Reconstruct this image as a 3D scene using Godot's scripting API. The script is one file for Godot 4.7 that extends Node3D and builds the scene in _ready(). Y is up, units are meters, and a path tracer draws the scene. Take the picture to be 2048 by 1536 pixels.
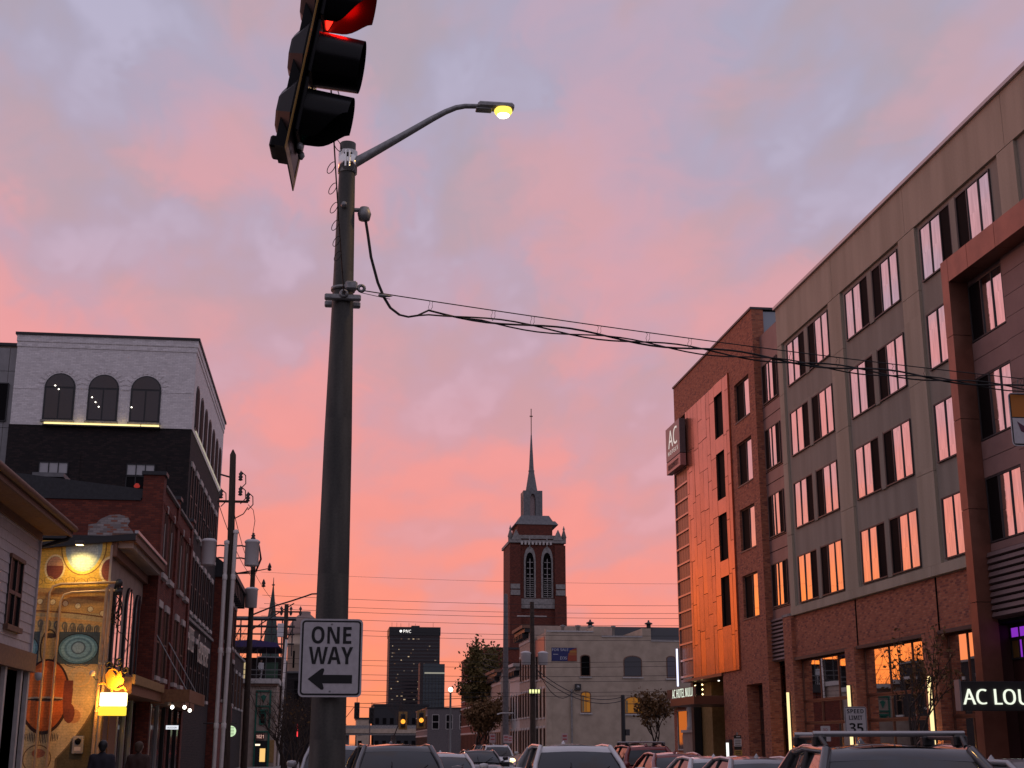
extends Node3D
# Dusk street corner: hotel on one side, older brick houses on the other, signal pole in front.

var M := {}
var O := {}
var used := {}
var box_cache := {}
var rng := RandomNumberGenerator.new()
var f_sans: SystemFont
var f_serif: SystemFont
var f_bold: SystemFont

func v3(x, y, z) -> Vector3:
	return Vector3(x, y, z)

func free_name(called: String) -> String:
	if not used.has(called):
		used[called] = 0
		return called
	used[called] += 1
	return "%s_%03d" % [called, used[called]]

func meta(o: Node, label: String, category := "", group := "", kind := "") -> void:
	if label: o.set_meta("label", label)
	if category: o.set_meta("category", category)
	if group: o.set_meta("group", group)
	if kind: o.set_meta("kind", kind)

# a thing: a node at its base; its parts are added with world positions
func thing(called: String, label: String, category: String, at := Vector3.ZERO, group := "") -> Node3D:
	var o := Node3D.new()
	o.name = free_name(called)
	add_child(o)
	o.position = at
	O[o] = at
	meta(o, label, category, group)
	return o

func pm(called: String, mesh: Mesh, mat: Material, parent: Node, at: Vector3) -> MeshInstance3D:
	var o := MeshInstance3D.new()
	o.mesh = mesh
	o.material_override = mat
	if parent == self:
		o.name = free_name(called)
		add_child(o)
		o.position = at
	else:
		o.name = called
		parent.add_child(o, true)
		o.position = at - O[parent]
	O[o] = at
	return o

func bx(called: String, parent: Node, mat: Material, a: Vector3, b: Vector3) -> MeshInstance3D:
	var s := (b - a).abs()
	var key := "%.3f_%.3f_%.3f" % [s.x, s.y, s.z]
	if not box_cache.has(key):
		var m := BoxMesh.new()
		m.size = s
		box_cache[key] = m
	return pm(called, box_cache[key], mat, parent, (a + b) * 0.5)

# a box with chamfered edges (c metres)
func cbx(called: String, parent: Node, mat: Material, a: Vector3, b: Vector3, c := 0.02) -> MeshInstance3D:
	var h := (b - a).abs() * 0.5
	c = minf(c, minf(h.x, minf(h.y, h.z)) * 0.8)
	var st := SurfaceTool.new()
	st.begin(Mesh.PRIMITIVE_TRIANGLES)
	var pts := PackedVector3Array()
	for sx in [-1, 1]:
		for sy in [-1, 1]:
			for sz in [-1, 1]:
				pts.append(v3(sx * h.x, sy * (h.y - c), sz * (h.z - c)))
				pts.append(v3(sx * (h.x - c), sy * h.y, sz * (h.z - c)))
				pts.append(v3(sx * (h.x - c), sy * (h.y - c), sz * h.z))
	hull(st, pts, [[0, 3, 9, 6], [12, 15, 21, 18], [1, 4, 16, 13], [7, 10, 22, 19], [2, 8, 20, 14], [5, 11, 23, 17],
		[0, 1, 4, 3], [6, 7, 10, 9], [12, 13, 16, 15], [18, 19, 22, 21], [0, 2, 8, 6], [3, 5, 11, 9], [12, 14, 20, 18], [15, 17, 23, 21],
		[1, 2, 14, 13], [4, 5, 17, 16], [7, 8, 20, 19], [10, 11, 23, 22],
		[0, 1, 2], [3, 4, 5], [6, 7, 8], [9, 10, 11], [12, 13, 14], [15, 16, 17], [18, 19, 20], [21, 22, 23]])
	return pm(called, st.commit(), mat, parent, (a + b) * 0.5)

# faces of a convex body round the origin, turned outwards by themselves
func hull(st: SurfaceTool, p: PackedVector3Array, faces: Array) -> void:
	for f in faces:
		var n: Vector3 = (p[f[1]] - p[f[0]]).cross(p[f[2]] - p[f[0]])
		if n.length_squared() < 1e-14: continue
		n = n.normalized()
		var out: bool = n.dot(p[f[0]] + p[f[1]] + p[f[2]]) > 0
		for k in range(1, f.size() - 1):
			var tri: Array = [f[0], f[k + 1], f[k]] if out else [f[0], f[k], f[k + 1]]
			for q in tri:
				st.set_normal(n if out else -n)
				st.add_vertex(p[q])

func quad(st: SurfaceTool, a: Vector3, b: Vector3, c: Vector3, d: Vector3) -> void:
	# a b c d clockwise seen from the front
	for t in [[a, b, c], [a, c, d]]:
		for q in t: st.add_vertex(q)

func new_st() -> SurfaceTool:
	var st := SurfaceTool.new()
	st.begin(Mesh.PRIMITIVE_TRIANGLES)
	return st

# tube along points; r a number or one per point
func tube_into(st: SurfaceTool, pts: Array, r, sides := 8, caps := true) -> void:
	var n := pts.size()
	var rings := []
	var up := Vector3.UP
	for i in n:
		var d: Vector3 = (pts[mini(i + 1, n - 1)] - pts[maxi(i - 1, 0)]).normalized()
		var side := d.cross(up)
		if side.length() < 0.05: side = d.cross(Vector3.RIGHT)
		side = side.normalized()
		var u2 := side.cross(d).normalized()
		var rr: float = r[i] if r is Array else r
		var ring := []
		for k in sides:
			var a := TAU * k / sides
			ring.append(pts[i] + (side * cos(a) + u2 * sin(a)) * rr)
		rings.append(ring)
		up = u2
	st.set_smooth_group(0)
	for i in n - 1:
		for k in sides:
			var k2 := (k + 1) % sides
			quad(st, rings[i][k], rings[i + 1][k], rings[i + 1][k2], rings[i][k2])
	if caps:
		st.set_smooth_group(-1)
		for e in [0, n - 1]:
			for k in range(1, sides - 1):
				var tri := [rings[e][0], rings[e][k], rings[e][k + 1]]
				if e > 0: tri.reverse()
				for q in tri: st.add_vertex(q)

func tube(called: String, parent: Node, mat: Material, pts: Array, r, sides := 8) -> MeshInstance3D:
	var at: Vector3 = pts[0]
	var loc := []
	for p in pts: loc.append(p - at)
	var st := new_st()
	tube_into(st, loc, r, sides)
	st.generate_normals()
	return pm(called, st.commit(), mat, parent, at)

# lathe round y: profile of [radius, y]
func lathe(called: String, parent: Node, mat: Material, prof: Array, at: Vector3, sides := 20, smooth := true) -> MeshInstance3D:
	var st := new_st()
	st.set_smooth_group(0 if smooth else -1)
	for i in prof.size() - 1:
		for k in sides:
			var a := TAU * k / sides
			var b := TAU * (k + 1) / sides
			var p0 = prof[i]
			var p1 = prof[i + 1]
			var q := [v3(cos(a) * p0[0], p0[1], sin(a) * p0[0]), v3(cos(a) * p1[0], p1[1], sin(a) * p1[0]), v3(cos(b) * p1[0], p1[1], sin(b) * p1[0]), v3(cos(b) * p0[0], p0[1], sin(b) * p0[0])]
			if p0[0] > 0: 
				for z in [q[0], q[3], q[2]] if p1[0] == 0 else [q[0], q[2], q[1]]: st.add_vertex(z)
			if p1[0] > 0:
				for z in [q[0], q[2], q[1]] if p0[0] == 0 else [q[0], q[3], q[2]]: st.add_vertex(z)
	st.generate_normals()
	return pm(called, st.commit(), mat, parent, at)

# flat outline (Vector2 list) pushed out along z by depth, standing in the xy plane, then turned about y
func prism(called: String, parent: Node, mat: Material, poly: PackedVector2Array, depth: float, at: Vector3, turn := 0.0) -> MeshInstance3D:
	var idx := Geometry2D.triangulate_polygon(poly)
	var st := new_st()
	var bas := Basis(Vector3.UP, turn)
	var ccw := not Geometry2D.is_polygon_clockwise(poly)
	st.set_smooth_group(-1)
	for k in range(0, idx.size(), 3):
		var t := [poly[idx[k]], poly[idx[k + 1]], poly[idx[k + 2]]]
		if (t[1] - t[0]).cross(t[2] - t[0]) > 0: t.reverse()
		for q in t: st.add_vertex(bas * v3(q.x, q.y, depth * 0.5))
		t.reverse()
		for q in t: st.add_vertex(bas * v3(q.x, q.y, -depth * 0.5))
	for k in poly.size():
		var a := poly[k]
		var b := poly[(k + 1) % poly.size()]
		if not ccw:
			var c := a
			a = b
			b = c
		quad(st, bas * v3(a.x, a.y, depth * 0.5), bas * v3(a.x, a.y, -depth * 0.5), bas * v3(b.x, b.y, -depth * 0.5), bas * v3(b.x, b.y, depth * 0.5))
	st.generate_normals()
	return pm(called, st.commit(), mat, parent, at)

func arch_poly(w: float, h: float, rise: float, n := 10) -> PackedVector2Array:
	# origin at the middle of the foot; h to the crown
	var p := PackedVector2Array([Vector2(-w / 2, 0), Vector2(w / 2, 0)])
	for k in n + 1:
		var a := PI * k / n
		p.append(Vector2(cos(a) * w / 2, h - rise + sin(a) * rise))
	return p

# lettering: middle at `at`, cap height and total width given
func text(called: String, parent: Node, mat: Material, s: String, at: Vector3, width: float, height: float, turn := 0.0, depth := 0.02, font: Font = null, bold := 0.0) -> MeshInstance3D:
	var m := TextMesh.new()
	m.text = s
	m.font = font if font else f_sans
	m.font_size = 64
	m.pixel_size = 0.01
	m.depth = 0.1
	m.curve_step = 2.0
	var o := pm(called, m, mat, parent, at)
	var bb := m.get_aabb()
	var sx := width / maxf(bb.size.x, 0.01)
	var sy := height / maxf(bb.size.y, 0.01)
	var bas := Basis(Vector3.UP, turn) * Basis.from_scale(v3(sx, sy, depth / 0.1))
	o.transform = Transform3D(bas, o.position - bas * bb.get_center())
	return o

# ---------- materials ----------
func srgb(c: Color) -> Color:
	return c.linear_to_srgb()

func mat(lin: Color, rough := 0.8, metal := 0.0) -> StandardMaterial3D:
	var m := StandardMaterial3D.new()
	m.albedo_color = srgb(lin)
	m.roughness = rough
	m.metallic = metal
	return m

func glow(lin: Color, energy: float) -> StandardMaterial3D:
	var m := StandardMaterial3D.new()
	m.albedo_color = Color(0.05, 0.05, 0.05)
	m.emission_enabled = true
	m.emission = srgb(lin)
	m.emission_energy_multiplier = energy
	return m

func noise_img(freq: float, seed_: int, w := 256, h := 256, oct := 4) -> Image:
	var n := FastNoiseLite.new()
	n.seed = seed_
	n.noise_type = FastNoiseLite.TYPE_SIMPLEX_SMOOTH
	n.frequency = freq
	n.fractal_octaves = oct
	return n.get_seamless_image(w, h)

# tiled colour texture from noise between two linear colours; stretch < 1 draws it out upwards
func grain(m: StandardMaterial3D, a: Color, b: Color, freq: float, metres: float, seed_: int, streak := false, oct := 4) -> StandardMaterial3D:
	var n := noise_img(freq, seed_, 256, 256, oct)
	var fine := noise_img(0.2, seed_ + 7)
	var img := Image.create(256, 256, false, Image.FORMAT_RGB8)
	for y in 256:
		for x in 256:
			var t := n.get_pixel(x, (y / 8) % 256 if streak else y).r * 0.75 + fine.get_pixel(x, y).r * 0.25
			t = clampf((t - 0.5) * 1.7 + 0.5, 0, 1)
			img.set_pixel(x, y, srgb(a.lerp(b, t)))
	m.albedo_color = Color.WHITE
	m.albedo_texture = ImageTexture.create_from_image(img)
	tri(m, metres)
	return m

func tri(m: StandardMaterial3D, metres: float) -> void:
	m.uv1_triplanar = true
	m.uv1_world_triplanar = true
	m.uv1_scale = Vector3.ONE / metres

func brick(tones: Array, mortar: Color, seed_: int, rough := 0.9) -> StandardMaterial3D:
	# 12 bricks by 36 courses in 2.52 m
	var w := 384
	var h := 396
	var img := Image.create(w, h, false, Image.FORMAT_RGB8)
	var bump := Image.create(w, h, false, Image.FORMAT_L8)
	img.fill(srgb(mortar))
	bump.fill(Color(0.2, 0.2, 0.2))
	var r := RandomNumberGenerator.new()
	r.seed = seed_
	var blot := noise_img(0.02, seed_, w, h)
	for row in 36:
		for k in 12:
			var c: Color = tones[r.randi() % tones.size()]
			c = c * (0.9 + 0.2 * r.randf())
			var x0 := k * 32 + (16 if row % 2 else 0)
			for y in range(row * 11, row * 11 + 9):
				for x in range(x0, x0 + 29):
					var t := 0.93 + 0.14 * blot.get_pixel(x % w, y).r
					img.set_pixel(x % w, y, srgb(c * t))
					bump.set_pixel(x % w, y, Color(0.8, 0.8, 0.8))
	var m := mat(Color.WHITE, rough)
	m.albedo_color = Color.WHITE
	m.albedo_texture = ImageTexture.create_from_image(img)
	bump.bump_map_to_normal_map(2.0)
	m.normal_enabled = true
	m.normal_texture = ImageTexture.create_from_image(bump)
	m.normal_scale = 0.6
	tri(m, 2.52)
	return m

func c3(r, g, b) -> Color:
	return Color(r, g, b)

func make_materials() -> void:
	f_sans = SystemFont.new()
	f_sans.font_names = PackedStringArray(["Droid Sans"])
	f_bold = SystemFont.new()
	f_bold.font_names = PackedStringArray(["Droid Sans"])
	f_bold.font_weight = 700
	f_serif = SystemFont.new()
	f_serif.font_names = PackedStringArray(["Droid Serif"])
	M.asphalt = grain(mat(Color.WHITE, 0.85), c3(0.035, 0.035, 0.037), c3(0.065, 0.063, 0.062), 0.03, 3.0, 11)
	M.walk = grain(mat(Color.WHITE, 0.9), c3(0.2, 0.19, 0.18), c3(0.32, 0.31, 0.29), 0.02, 4.0, 12)
	M.paint = grain(mat(Color.WHITE, 0.7), c3(0.4, 0.4, 0.38), c3(0.7, 0.7, 0.68), 0.05, 1.0, 13)
	M.stucco = grain(mat(Color.WHITE, 0.9), c3(0.355, 0.295, 0.215), c3(0.45, 0.375, 0.28), 0.02, 5.0, 14, true)
	M.stucco2 = grain(mat(Color.WHITE, 0.9), c3(0.25, 0.22, 0.175), c3(0.315, 0.28, 0.225), 0.02, 5.0, 15, true)
	M.hbrick = brick([c3(0.4, 0.125, 0.065), c3(0.44, 0.145, 0.075), c3(0.48, 0.17, 0.09), c3(0.36, 0.11, 0.058), c3(0.4, 0.125, 0.065), c3(0.24, 0.075, 0.05)], c3(0.3, 0.14, 0.09), 21)
	M.rbrick = brick([c3(0.16, 0.033, 0.019), c3(0.2, 0.042, 0.023), c3(0.12, 0.026, 0.016)], c3(0.1, 0.033, 0.024), 22)
	M.wbrick = brick([c3(0.76, 0.72, 0.7), c3(0.73, 0.69, 0.67), c3(0.79, 0.75, 0.73)], c3(0.66, 0.62, 0.61), 23)
	M.kbrick = brick([c3(0.016, 0.011, 0.011), c3(0.026, 0.016, 0.016), c3(0.011, 0.008, 0.009)], c3(0.012, 0.009, 0.009), 24)
	M.cbrick = brick([c3(0.165, 0.036, 0.02), c3(0.135, 0.03, 0.017), c3(0.1, 0.023, 0.014)], c3(0.09, 0.036, 0.026), 25)
	M.obrick = brick([c3(0.3, 0.27, 0.25), c3(0.36, 0.32, 0.3), c3(0.22, 0.19, 0.18), c3(0.3, 0.12, 0.08)], c3(0.24, 0.21, 0.2), 26)
	M.copper = grain(mat(Color.WHITE, 0.3, 0.85), c3(0.44, 0.175, 0.1), c3(0.53, 0.215, 0.125), 0.012, 2.5, 16)
	M.copper.roughness = 0.19
	M.copper_b = grain(mat(Color.WHITE, 0.25, 0.85), c3(0.37, 0.145, 0.085), c3(0.46, 0.185, 0.11), 0.012, 2.5, 19)
	M.glassmatte = mat(c3(0.012, 0.01, 0.01), 0.55)
	M.glassmatte.metallic_specular = 0.08
	M.copper_dull = grain(mat(Color.WHITE, 0.42, 0.55), c3(0.22, 0.09, 0.058), c3(0.29, 0.12, 0.078), 0.012, 2.5, 17)
	M.bronze = mat(c3(0.16, 0.07, 0.045), 0.4, 0.5)
	M.bronze_bar = mat(c3(0.5, 0.3, 0.24), 0.35, 0.6)
	M.mauve = grain(mat(Color.WHITE, 0.55, 0.0), c3(0.2, 0.115, 0.1), c3(0.25, 0.15, 0.13), 0.01, 3.0, 18)
	M.slat = mat(c3(0.15, 0.105, 0.1), 0.5, 0.2)
	M.alum = mat(c3(0.4, 0.39, 0.39), 0.4, 0.7)
	M.frame = mat(c3(0.05, 0.045, 0.045), 0.5, 0.3)
	M.blackp = mat(c3(0.012, 0.012, 0.013), 0.5)
	M.void = mat(c3(0.006, 0.005, 0.005), 0.9)
	M.void.metallic_specular = 0.1
	M.screen = mat(c3(0.008, 0.006, 0.006), 0.7)
	M.screen.metallic_specular = 0.15
	M.glassdim = mat(c3(0.01, 0.009, 0.01), 0.12)
	M.glassdim.metallic_specular = 0.12
	# reflective coated glazing of the hotel rooms, sheer curtains close behind it
	var g := mat(Color.WHITE, 0.03, 1.0)
	M.mirror = grain(g, c3(0.70, 0.68, 0.68), c3(0.9, 0.88, 0.88), 0.03, 1.3, 31, true)
	M.mirror.roughness = 0.04
	var wob := noise_img(0.012, 33)
	wob.bump_map_to_normal_map(1.5)
	M.mirror.normal_enabled = true
	M.mirror.normal_texture = ImageTexture.create_from_image(wob)
	M.mirror.normal_scale = 0.06
	M.glass = mat(c3(0.85, 0.82, 0.8), 0.015, 1.0)
	M.glass.transparency = BaseMaterial3D.TRANSPARENCY_ALPHA
	M.glass.albedo_color.a = 0.72
	M.glassdark = mat(c3(0.02, 0.02, 0.022), 0.03)
	M.glassdark.metallic_specular = 0.8
	M.clear = mat(c3(0.8, 0.82, 0.82), 0.02)
	M.clear.transparency = BaseMaterial3D.TRANSPARENCY_ALPHA
	M.clear.albedo_color.a = 0.12
	M.galv = grain(mat(Color.WHITE, 0.5, 0.6), c3(0.2, 0.2, 0.2), c3(0.34, 0.34, 0.33), 0.03, 0.6, 41)
	M.polem = grain(mat(Color.WHITE, 0.62, 0.35), c3(0.045, 0.045, 0.041), c3(0.125, 0.118, 0.1), 0.03, 1.6, 42, true)
	M.shiny = mat(c3(0.72, 0.7, 0.66), 0.18, 1.0)
	M.wood = grain(mat(Color.WHITE, 0.9), c3(0.03, 0.02, 0.015), c3(0.075, 0.05, 0.035), 0.05, 1.2, 43, true)
	M.conduit = grain(mat(Color.WHITE, 0.6), c3(0.66, 0.61, 0.57), c3(0.76, 0.71, 0.67), 0.02, 1.0, 44)
	M.greybox = mat(c3(0.64, 0.61, 0.6), 0.5)
	M.wire = mat(c3(0.012, 0.012, 0.012), 0.7)
	M.siding = grain(mat(Color.WHITE, 0.7), c3(0.42, 0.38, 0.37), c3(0.52, 0.47, 0.46), 0.03, 1.6, 45)
	M.trim = grain(mat(Color.WHITE, 0.7), c3(0.12, 0.06, 0.04), c3(0.2, 0.1, 0.06), 0.03, 1.0, 46)
	M.soffit = grain(mat(Color.WHITE, 0.7), c3(0.2, 0.085, 0.035), c3(0.3, 0.135, 0.055), 0.03, 1.0, 47)
	M.tan = grain(mat(Color.WHITE, 0.85), c3(0.34, 0.26, 0.21), c3(0.42, 0.33, 0.27), 0.02, 3.0, 48)
	M.cream = grain(mat(Color.WHITE, 0.9), c3(0.4, 0.315, 0.235), c3(0.5, 0.395, 0.3), 0.02, 6.0, 49)
	M.pale = grain(mat(Color.WHITE, 0.8), c3(0.45, 0.42, 0.39), c3(0.56, 0.52, 0.49), 0.03, 2.0, 50)
	M.stone = grain(mat(Color.WHITE, 0.9), c3(0.2, 0.19, 0.18), c3(0.33, 0.31, 0.29), 0.03, 3.0, 51)
	M.slate = grain(mat(Color.WHITE, 0.55), c3(0.011, 0.0115, 0.014), c3(0.022, 0.022, 0.026), 0.05, 2.0, 52)
	M.lead = grain(mat(Color.WHITE, 0.6, 0.2), c3(0.12, 0.12, 0.125), c3(0.19, 0.19, 0.19), 0.03, 3.0, 53)
	M.signw = grain(mat(Color.WHITE, 0.45), c3(0.5, 0.47, 0.475), c3(0.58, 0.55, 0.555), 0.03, 0.6, 54)
	M.signk = mat(c3(0.008, 0.008, 0.008), 0.5)
	M.ochre = grain(mat(Color.WHITE, 0.85), c3(0.3, 0.17, 0.06), c3(0.4, 0.24, 0.09), 0.03, 2.0, 55)
	M.leafgold = mat(c3(0.16, 0.085, 0.03), 0.8)
	M.leafgreen = mat(c3(0.11, 0.082, 0.02), 0.8)
	M.bark = mat(c3(0.05, 0.035, 0.028), 0.95)
	M.twig = mat(c3(0.06, 0.045, 0.04), 0.95)
	M.tyre = mat(c3(0.015, 0.015, 0.015), 0.9)
	M.rim = mat(c3(0.5, 0.5, 0.5), 0.3, 0.9)
	M.redglow = glow(c3(1.0, 0.02, 0.01), 3.0)
	M.amber = glow(c3(1.0, 0.33, 0.03), 1.9)
	M.warm = glow(c3(1.0, 0.72, 0.32), 6.0)
	M.white = glow(c3(1.0, 0.93, 0.8), 5.0)
	M.tube = glow(c3(1.0, 0.76, 0.36), 1.35)
	M.letter = glow(c3(0.93, 1.0, 0.82), 1.05)
	M.signl = mat(c3(0.6, 0.57, 0.56), 0.5)
	M.conduit2 = grain(mat(Color.WHITE, 0.5, 0.3), c3(0.4, 0.26, 0.14), c3(0.5, 0.34, 0.2), 0.02, 1.0, 60)
	M.ochrebar = mat(c3(0.5, 0.26, 0.05), 0.5, 0.2)
	M.strip = glow(c3(1.0, 0.8, 0.34), 1.5)
	M.strip2 = glow(c3(1.0, 0.88, 0.7), 0.4)
	M.alum2 = grain(mat(Color.WHITE, 0.6), c3(0.24, 0.235, 0.235), c3(0.3, 0.295, 0.295), 0.02, 3.0, 61)
	M.leaded = grain(mat(Color.WHITE, 0.25), c3(0.1, 0.07, 0.07), c3(0.6, 0.42, 0.4), 0.08, 2.0, 62)
	M.warm2 = glow(c3(1.0, 0.75, 0.4), 0.5)
	M.domeskin = grain(mat(Color.WHITE, 0.6), c3(0.12, 0.11, 0.1), c3(0.36, 0.22, 0.18), 0.12, 2.5, 63)
	M.white2 = glow(c3(1.0, 1.0, 1.0), 0.9)
	M.stonedark = grain(mat(Color.WHITE, 0.8), c3(0.09, 0.08, 0.08), c3(0.15, 0.13, 0.13), 0.03, 2.0, 65)

func make_sky() -> Image:
	# a high cloud deck lit from below the horizon, a little to the far side of the street's end
	var w := 3072
	var h := 1536
	var data := PackedFloat32Array()
	data.resize(w * h * 3)
	var n1 := FastNoiseLite.new()
	n1.seed = 5
	n1.noise_type = FastNoiseLite.TYPE_SIMPLEX_SMOOTH
	n1.frequency = 1.5
	n1.fractal_octaves = 6
	n1.fractal_gain = 0.47
	n1.domain_warp_enabled = true
	n1.domain_warp_amplitude = 0.35
	n1.domain_warp_frequency = 0.9
	n1.domain_warp_fractal_octaves = 3
	var n2 := FastNoiseLite.new()
	n2.seed = 19
	n2.noise_type = FastNoiseLite.TYPE_SIMPLEX_SMOOTH
	n2.frequency = 3.6
	n2.fractal_octaves = 5
	var lav := v3(0.40, 0.40, 0.54)
	var grey := v3(0.41, 0.37, 0.45)
	var pink := v3(0.77, 0.36, 0.39)
	var salmon := v3(1.0, 0.295, 0.215)
	var orange := v3(1.02, 0.30, 0.10)
	var gold := v3(1.95, 0.43, 0.05)
	for y in 776:
		var el := (0.5 - (y + 0.5) / h) * PI
		var e := maxf(rad_to_deg(el), 0.0)
		var ce := cos(el)
		var se := maxf(sin(el), 0.0)
		for x in w:
			var az := wrapf((x + 0.5) / w * TAU, -PI, PI)
			var d := v3(sin(az) * ce, se, -cos(az) * ce)
			var k := 1.0 / (se + 0.16)
			var a := n1.get_noise_2d(d.x * k * 1.25, d.z * k * 0.8)
			var b := n2.get_noise_2d(d.x * k * 1.4 + 9.0, d.z * k * 0.7)
			# nearness to the place where the sun went down
			var daz := wrapf(rad_to_deg(az) + 19.0, -180.0, 180.0)
			var near := exp(-pow(daz / 58.0, 2.0))
			var cloud := smoothstep(-0.36, 0.36, a + 0.2 * b)
			# clouds catch the red light where they are thick, the gaps stay lavender
			var p := (0.07 + 0.98 * near * exp(-pow(e / 19.5, 1.9))) * (0.36 + 0.86 * cloud) + 0.42 * near * pow(cloud, 1.5) * exp(-pow(e / 36.0, 2.4))
			var base := lav.lerp(grey, smoothstep(-0.2, 0.4, b))
			base = base.lerp(v3(0.78, 0.36, 0.39), clampf(near * exp(-pow(e / 15.5, 2.2)) * 0.85, 0.0, 1.0))
			base = base * (1.0 + 0.2 * smoothstep(0.05, 0.45, -a) * smoothstep(0.0, 0.4, -b))
			var c := base.lerp(pink, clampf(p, 0.0, 1.0))
			var s := near * exp(-pow(e / 12.5, 2.0)) * (0.72 + 0.55 * cloud)
			c = c.lerp(salmon, clampf(s, 0.0, 1.0))
			var hor := exp(-pow(e / 3.6, 1.5)) * exp(-pow(daz / 34.0, 2.0)) + 0.9 * exp(-pow(e / 8.0, 3.0)) * exp(-pow((daz - 2.0) / 10.5, 2.0))
			c = c.lerp(orange, clampf(hor * 1.25 * (0.85 + 0.3 * b), 0.0, 1.0))
			c = c.lerp(gold, clampf(exp(-pow(e / 6.9, 3.0)) * exp(-pow((daz - 2.0) / 9.0, 2.0)) * 0.85, 0.0, 1.0))
			c *= 1.0 + 0.04 * b + 0.05 * a
			var i := (y * w + x) * 3
			data[i] = c.x
			data[i + 1] = c.y
			data[i + 2] = c.z
	for i in range(776 * w * 3, w * h * 3, 3):
		data[i] = 0.12
		data[i + 1] = 0.09
		data[i + 2] = 0.09
	return Image.create_from_data(w, h, false, Image.FORMAT_RGBF, data.to_byte_array())

func _ready() -> void:
	rng.seed = 4711
	# camera: 1.55 m above the street, looking up 15 degrees, 7.5 degrees off the street's axis
	var cam := Camera3D.new()
	cam.name = "camera"
	cam.fov = rad_to_deg(2.0 * atan(768.0 / 2700.0))
	cam.far = 4000.0
	cam.near = 0.05
	add_child(cam)
	cam.position = v3(0, 1.55, 0)
	cam.rotation = v3(deg_to_rad(14.97), deg_to_rad(-7.52), 0)
	cam.current = true
	var env := Environment.new()
	env.background_mode = Environment.BG_SKY
	env.sky = Sky.new()
	var pano := PanoramaSkyMaterial.new()
	pano.panorama = ImageTexture.create_from_image(make_sky())
	env.sky.sky_material = pano
	env.background_energy_multiplier = 1.0
	env.tonemap_mode = Environment.TONE_MAPPER_LINEAR
	env.tonemap_exposure = 1.0
	env.sdfgi_enabled = true
	env.ssao_enabled = true
	env.ssil_enabled = true
	var we := WorldEnvironment.new()
	we.name = "world_environment"
	we.environment = env
	add_child(we)
	var sun := DirectionalLight3D.new()
	sun.name = "sun"
	sun.light_energy = 0.12
	sun.light_color = Color(1.0, 0.62, 0.48)
	sun.light_angular_distance = 15.0
	sun.shadow_enabled = true
	add_child(sun)
	sun.rotation = v3(deg_to_rad(-4.0), deg_to_rad(180.0 + 44.0), 0)
	make_materials()
	ground()
	hotel()
	left_side()
	church()
	blocks_behind()
	cream_house()
	skyscraper()
	overpass()
	left_far()
	signal_pole()
	near_signal()
	span_line()
	utility_poles()
	far_signals()
	small_signs()
	cars()
	trees()
	people()

func sheet(called: String, mat_: Material, x0: float, x1: float, z0: float, z1: float, y: float) -> MeshInstance3D:
	var st := new_st()
	st.set_normal(Vector3.UP)
	quad(st, v3(x0, 0, z0), v3(x1, 0, z0), v3(x1, 0, z1), v3(x0, 0, z1))
	var o := pm(called, st.commit(), mat_, self, v3(0, y, 0))
	o.set_meta("kind", "structure")
	return o

func ground() -> void:
	sheet("ground", M.asphalt, -2500, 2500, -2600, 400, -0.14)
	sheet("road", M.asphalt, 0.6, 14.6, -420, 60, -0.12)
	# pavements with kerbs, the cross street left open between z = -11 and z = -2
	var w := bx("pavement", self, M.walk, v3(-12, -0.14, -400), v3(0.6, 0.0, -11.5))
	meta(w, "concrete pavement along the mural side of the street", "", "", "structure")
	w = bx("pavement", self, M.walk, v3(14.6, -0.14, -400), v3(20.5, 0.0, -11.5))
	meta(w, "concrete pavement along the hotel side of the street", "", "", "structure")
	for k in 14:
		var m := sheet("lane_marking", M.paint, 7.5, 7.62, -30 - k * 12.0, -27 - k * 12.0, -0.116)
		m.set_meta("kind", "structure")
	sheet("stop_line", M.paint, 0.9, 14.2, -13.4, -13.0, -0.116)

# a glazed unit in a wall that faces -x: units = list of [z0, z1, material]
func unit_x(parent: Node, x: float, y0: float, y1: float, units: Array, frame_mat: Material, t := 0.045) -> Node3D:
	var z0: float = units[0][0]
	var z1: float = units[-1][1]
	var f := Node3D.new()
	f.name = "window"
	parent.add_child(f, true)
	var at := v3(x, (y0 + y1) / 2, (z0 + z1) / 2)
	f.position = at - O[parent]
	O[f] = at
	bx("frame", f, frame_mat, v3(x - 0.05, y1 - t, z0), v3(x, y1, z1))
	bx("sill", f, frame_mat, v3(x - 0.07, y0, z0), v3(x, y0 + t, z1))
	for k in units.size():
		var u: Array = units[k]
		bx("mullion", f, frame_mat, v3(x - 0.05, y0 + t, u[0]), v3(x, y1 - t, u[0] + t))
		var pn := bx("pane", f, u[2], v3(x - 0.02, y0 + t, u[0] + t), v3(x - 0.008, y1 - t, u[1] - (t if k == units.size() - 1 else 0.0)))
		pn.rotation = v3(0, rng.randf_range(-0.007, 0.007), rng.randf_range(-0.006, 0.006))
	bx("mullion", f, frame_mat, v3(x - 0.05, y0 + t, z1 - t), v3(x, y1 - t, z1))
	return f

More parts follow.
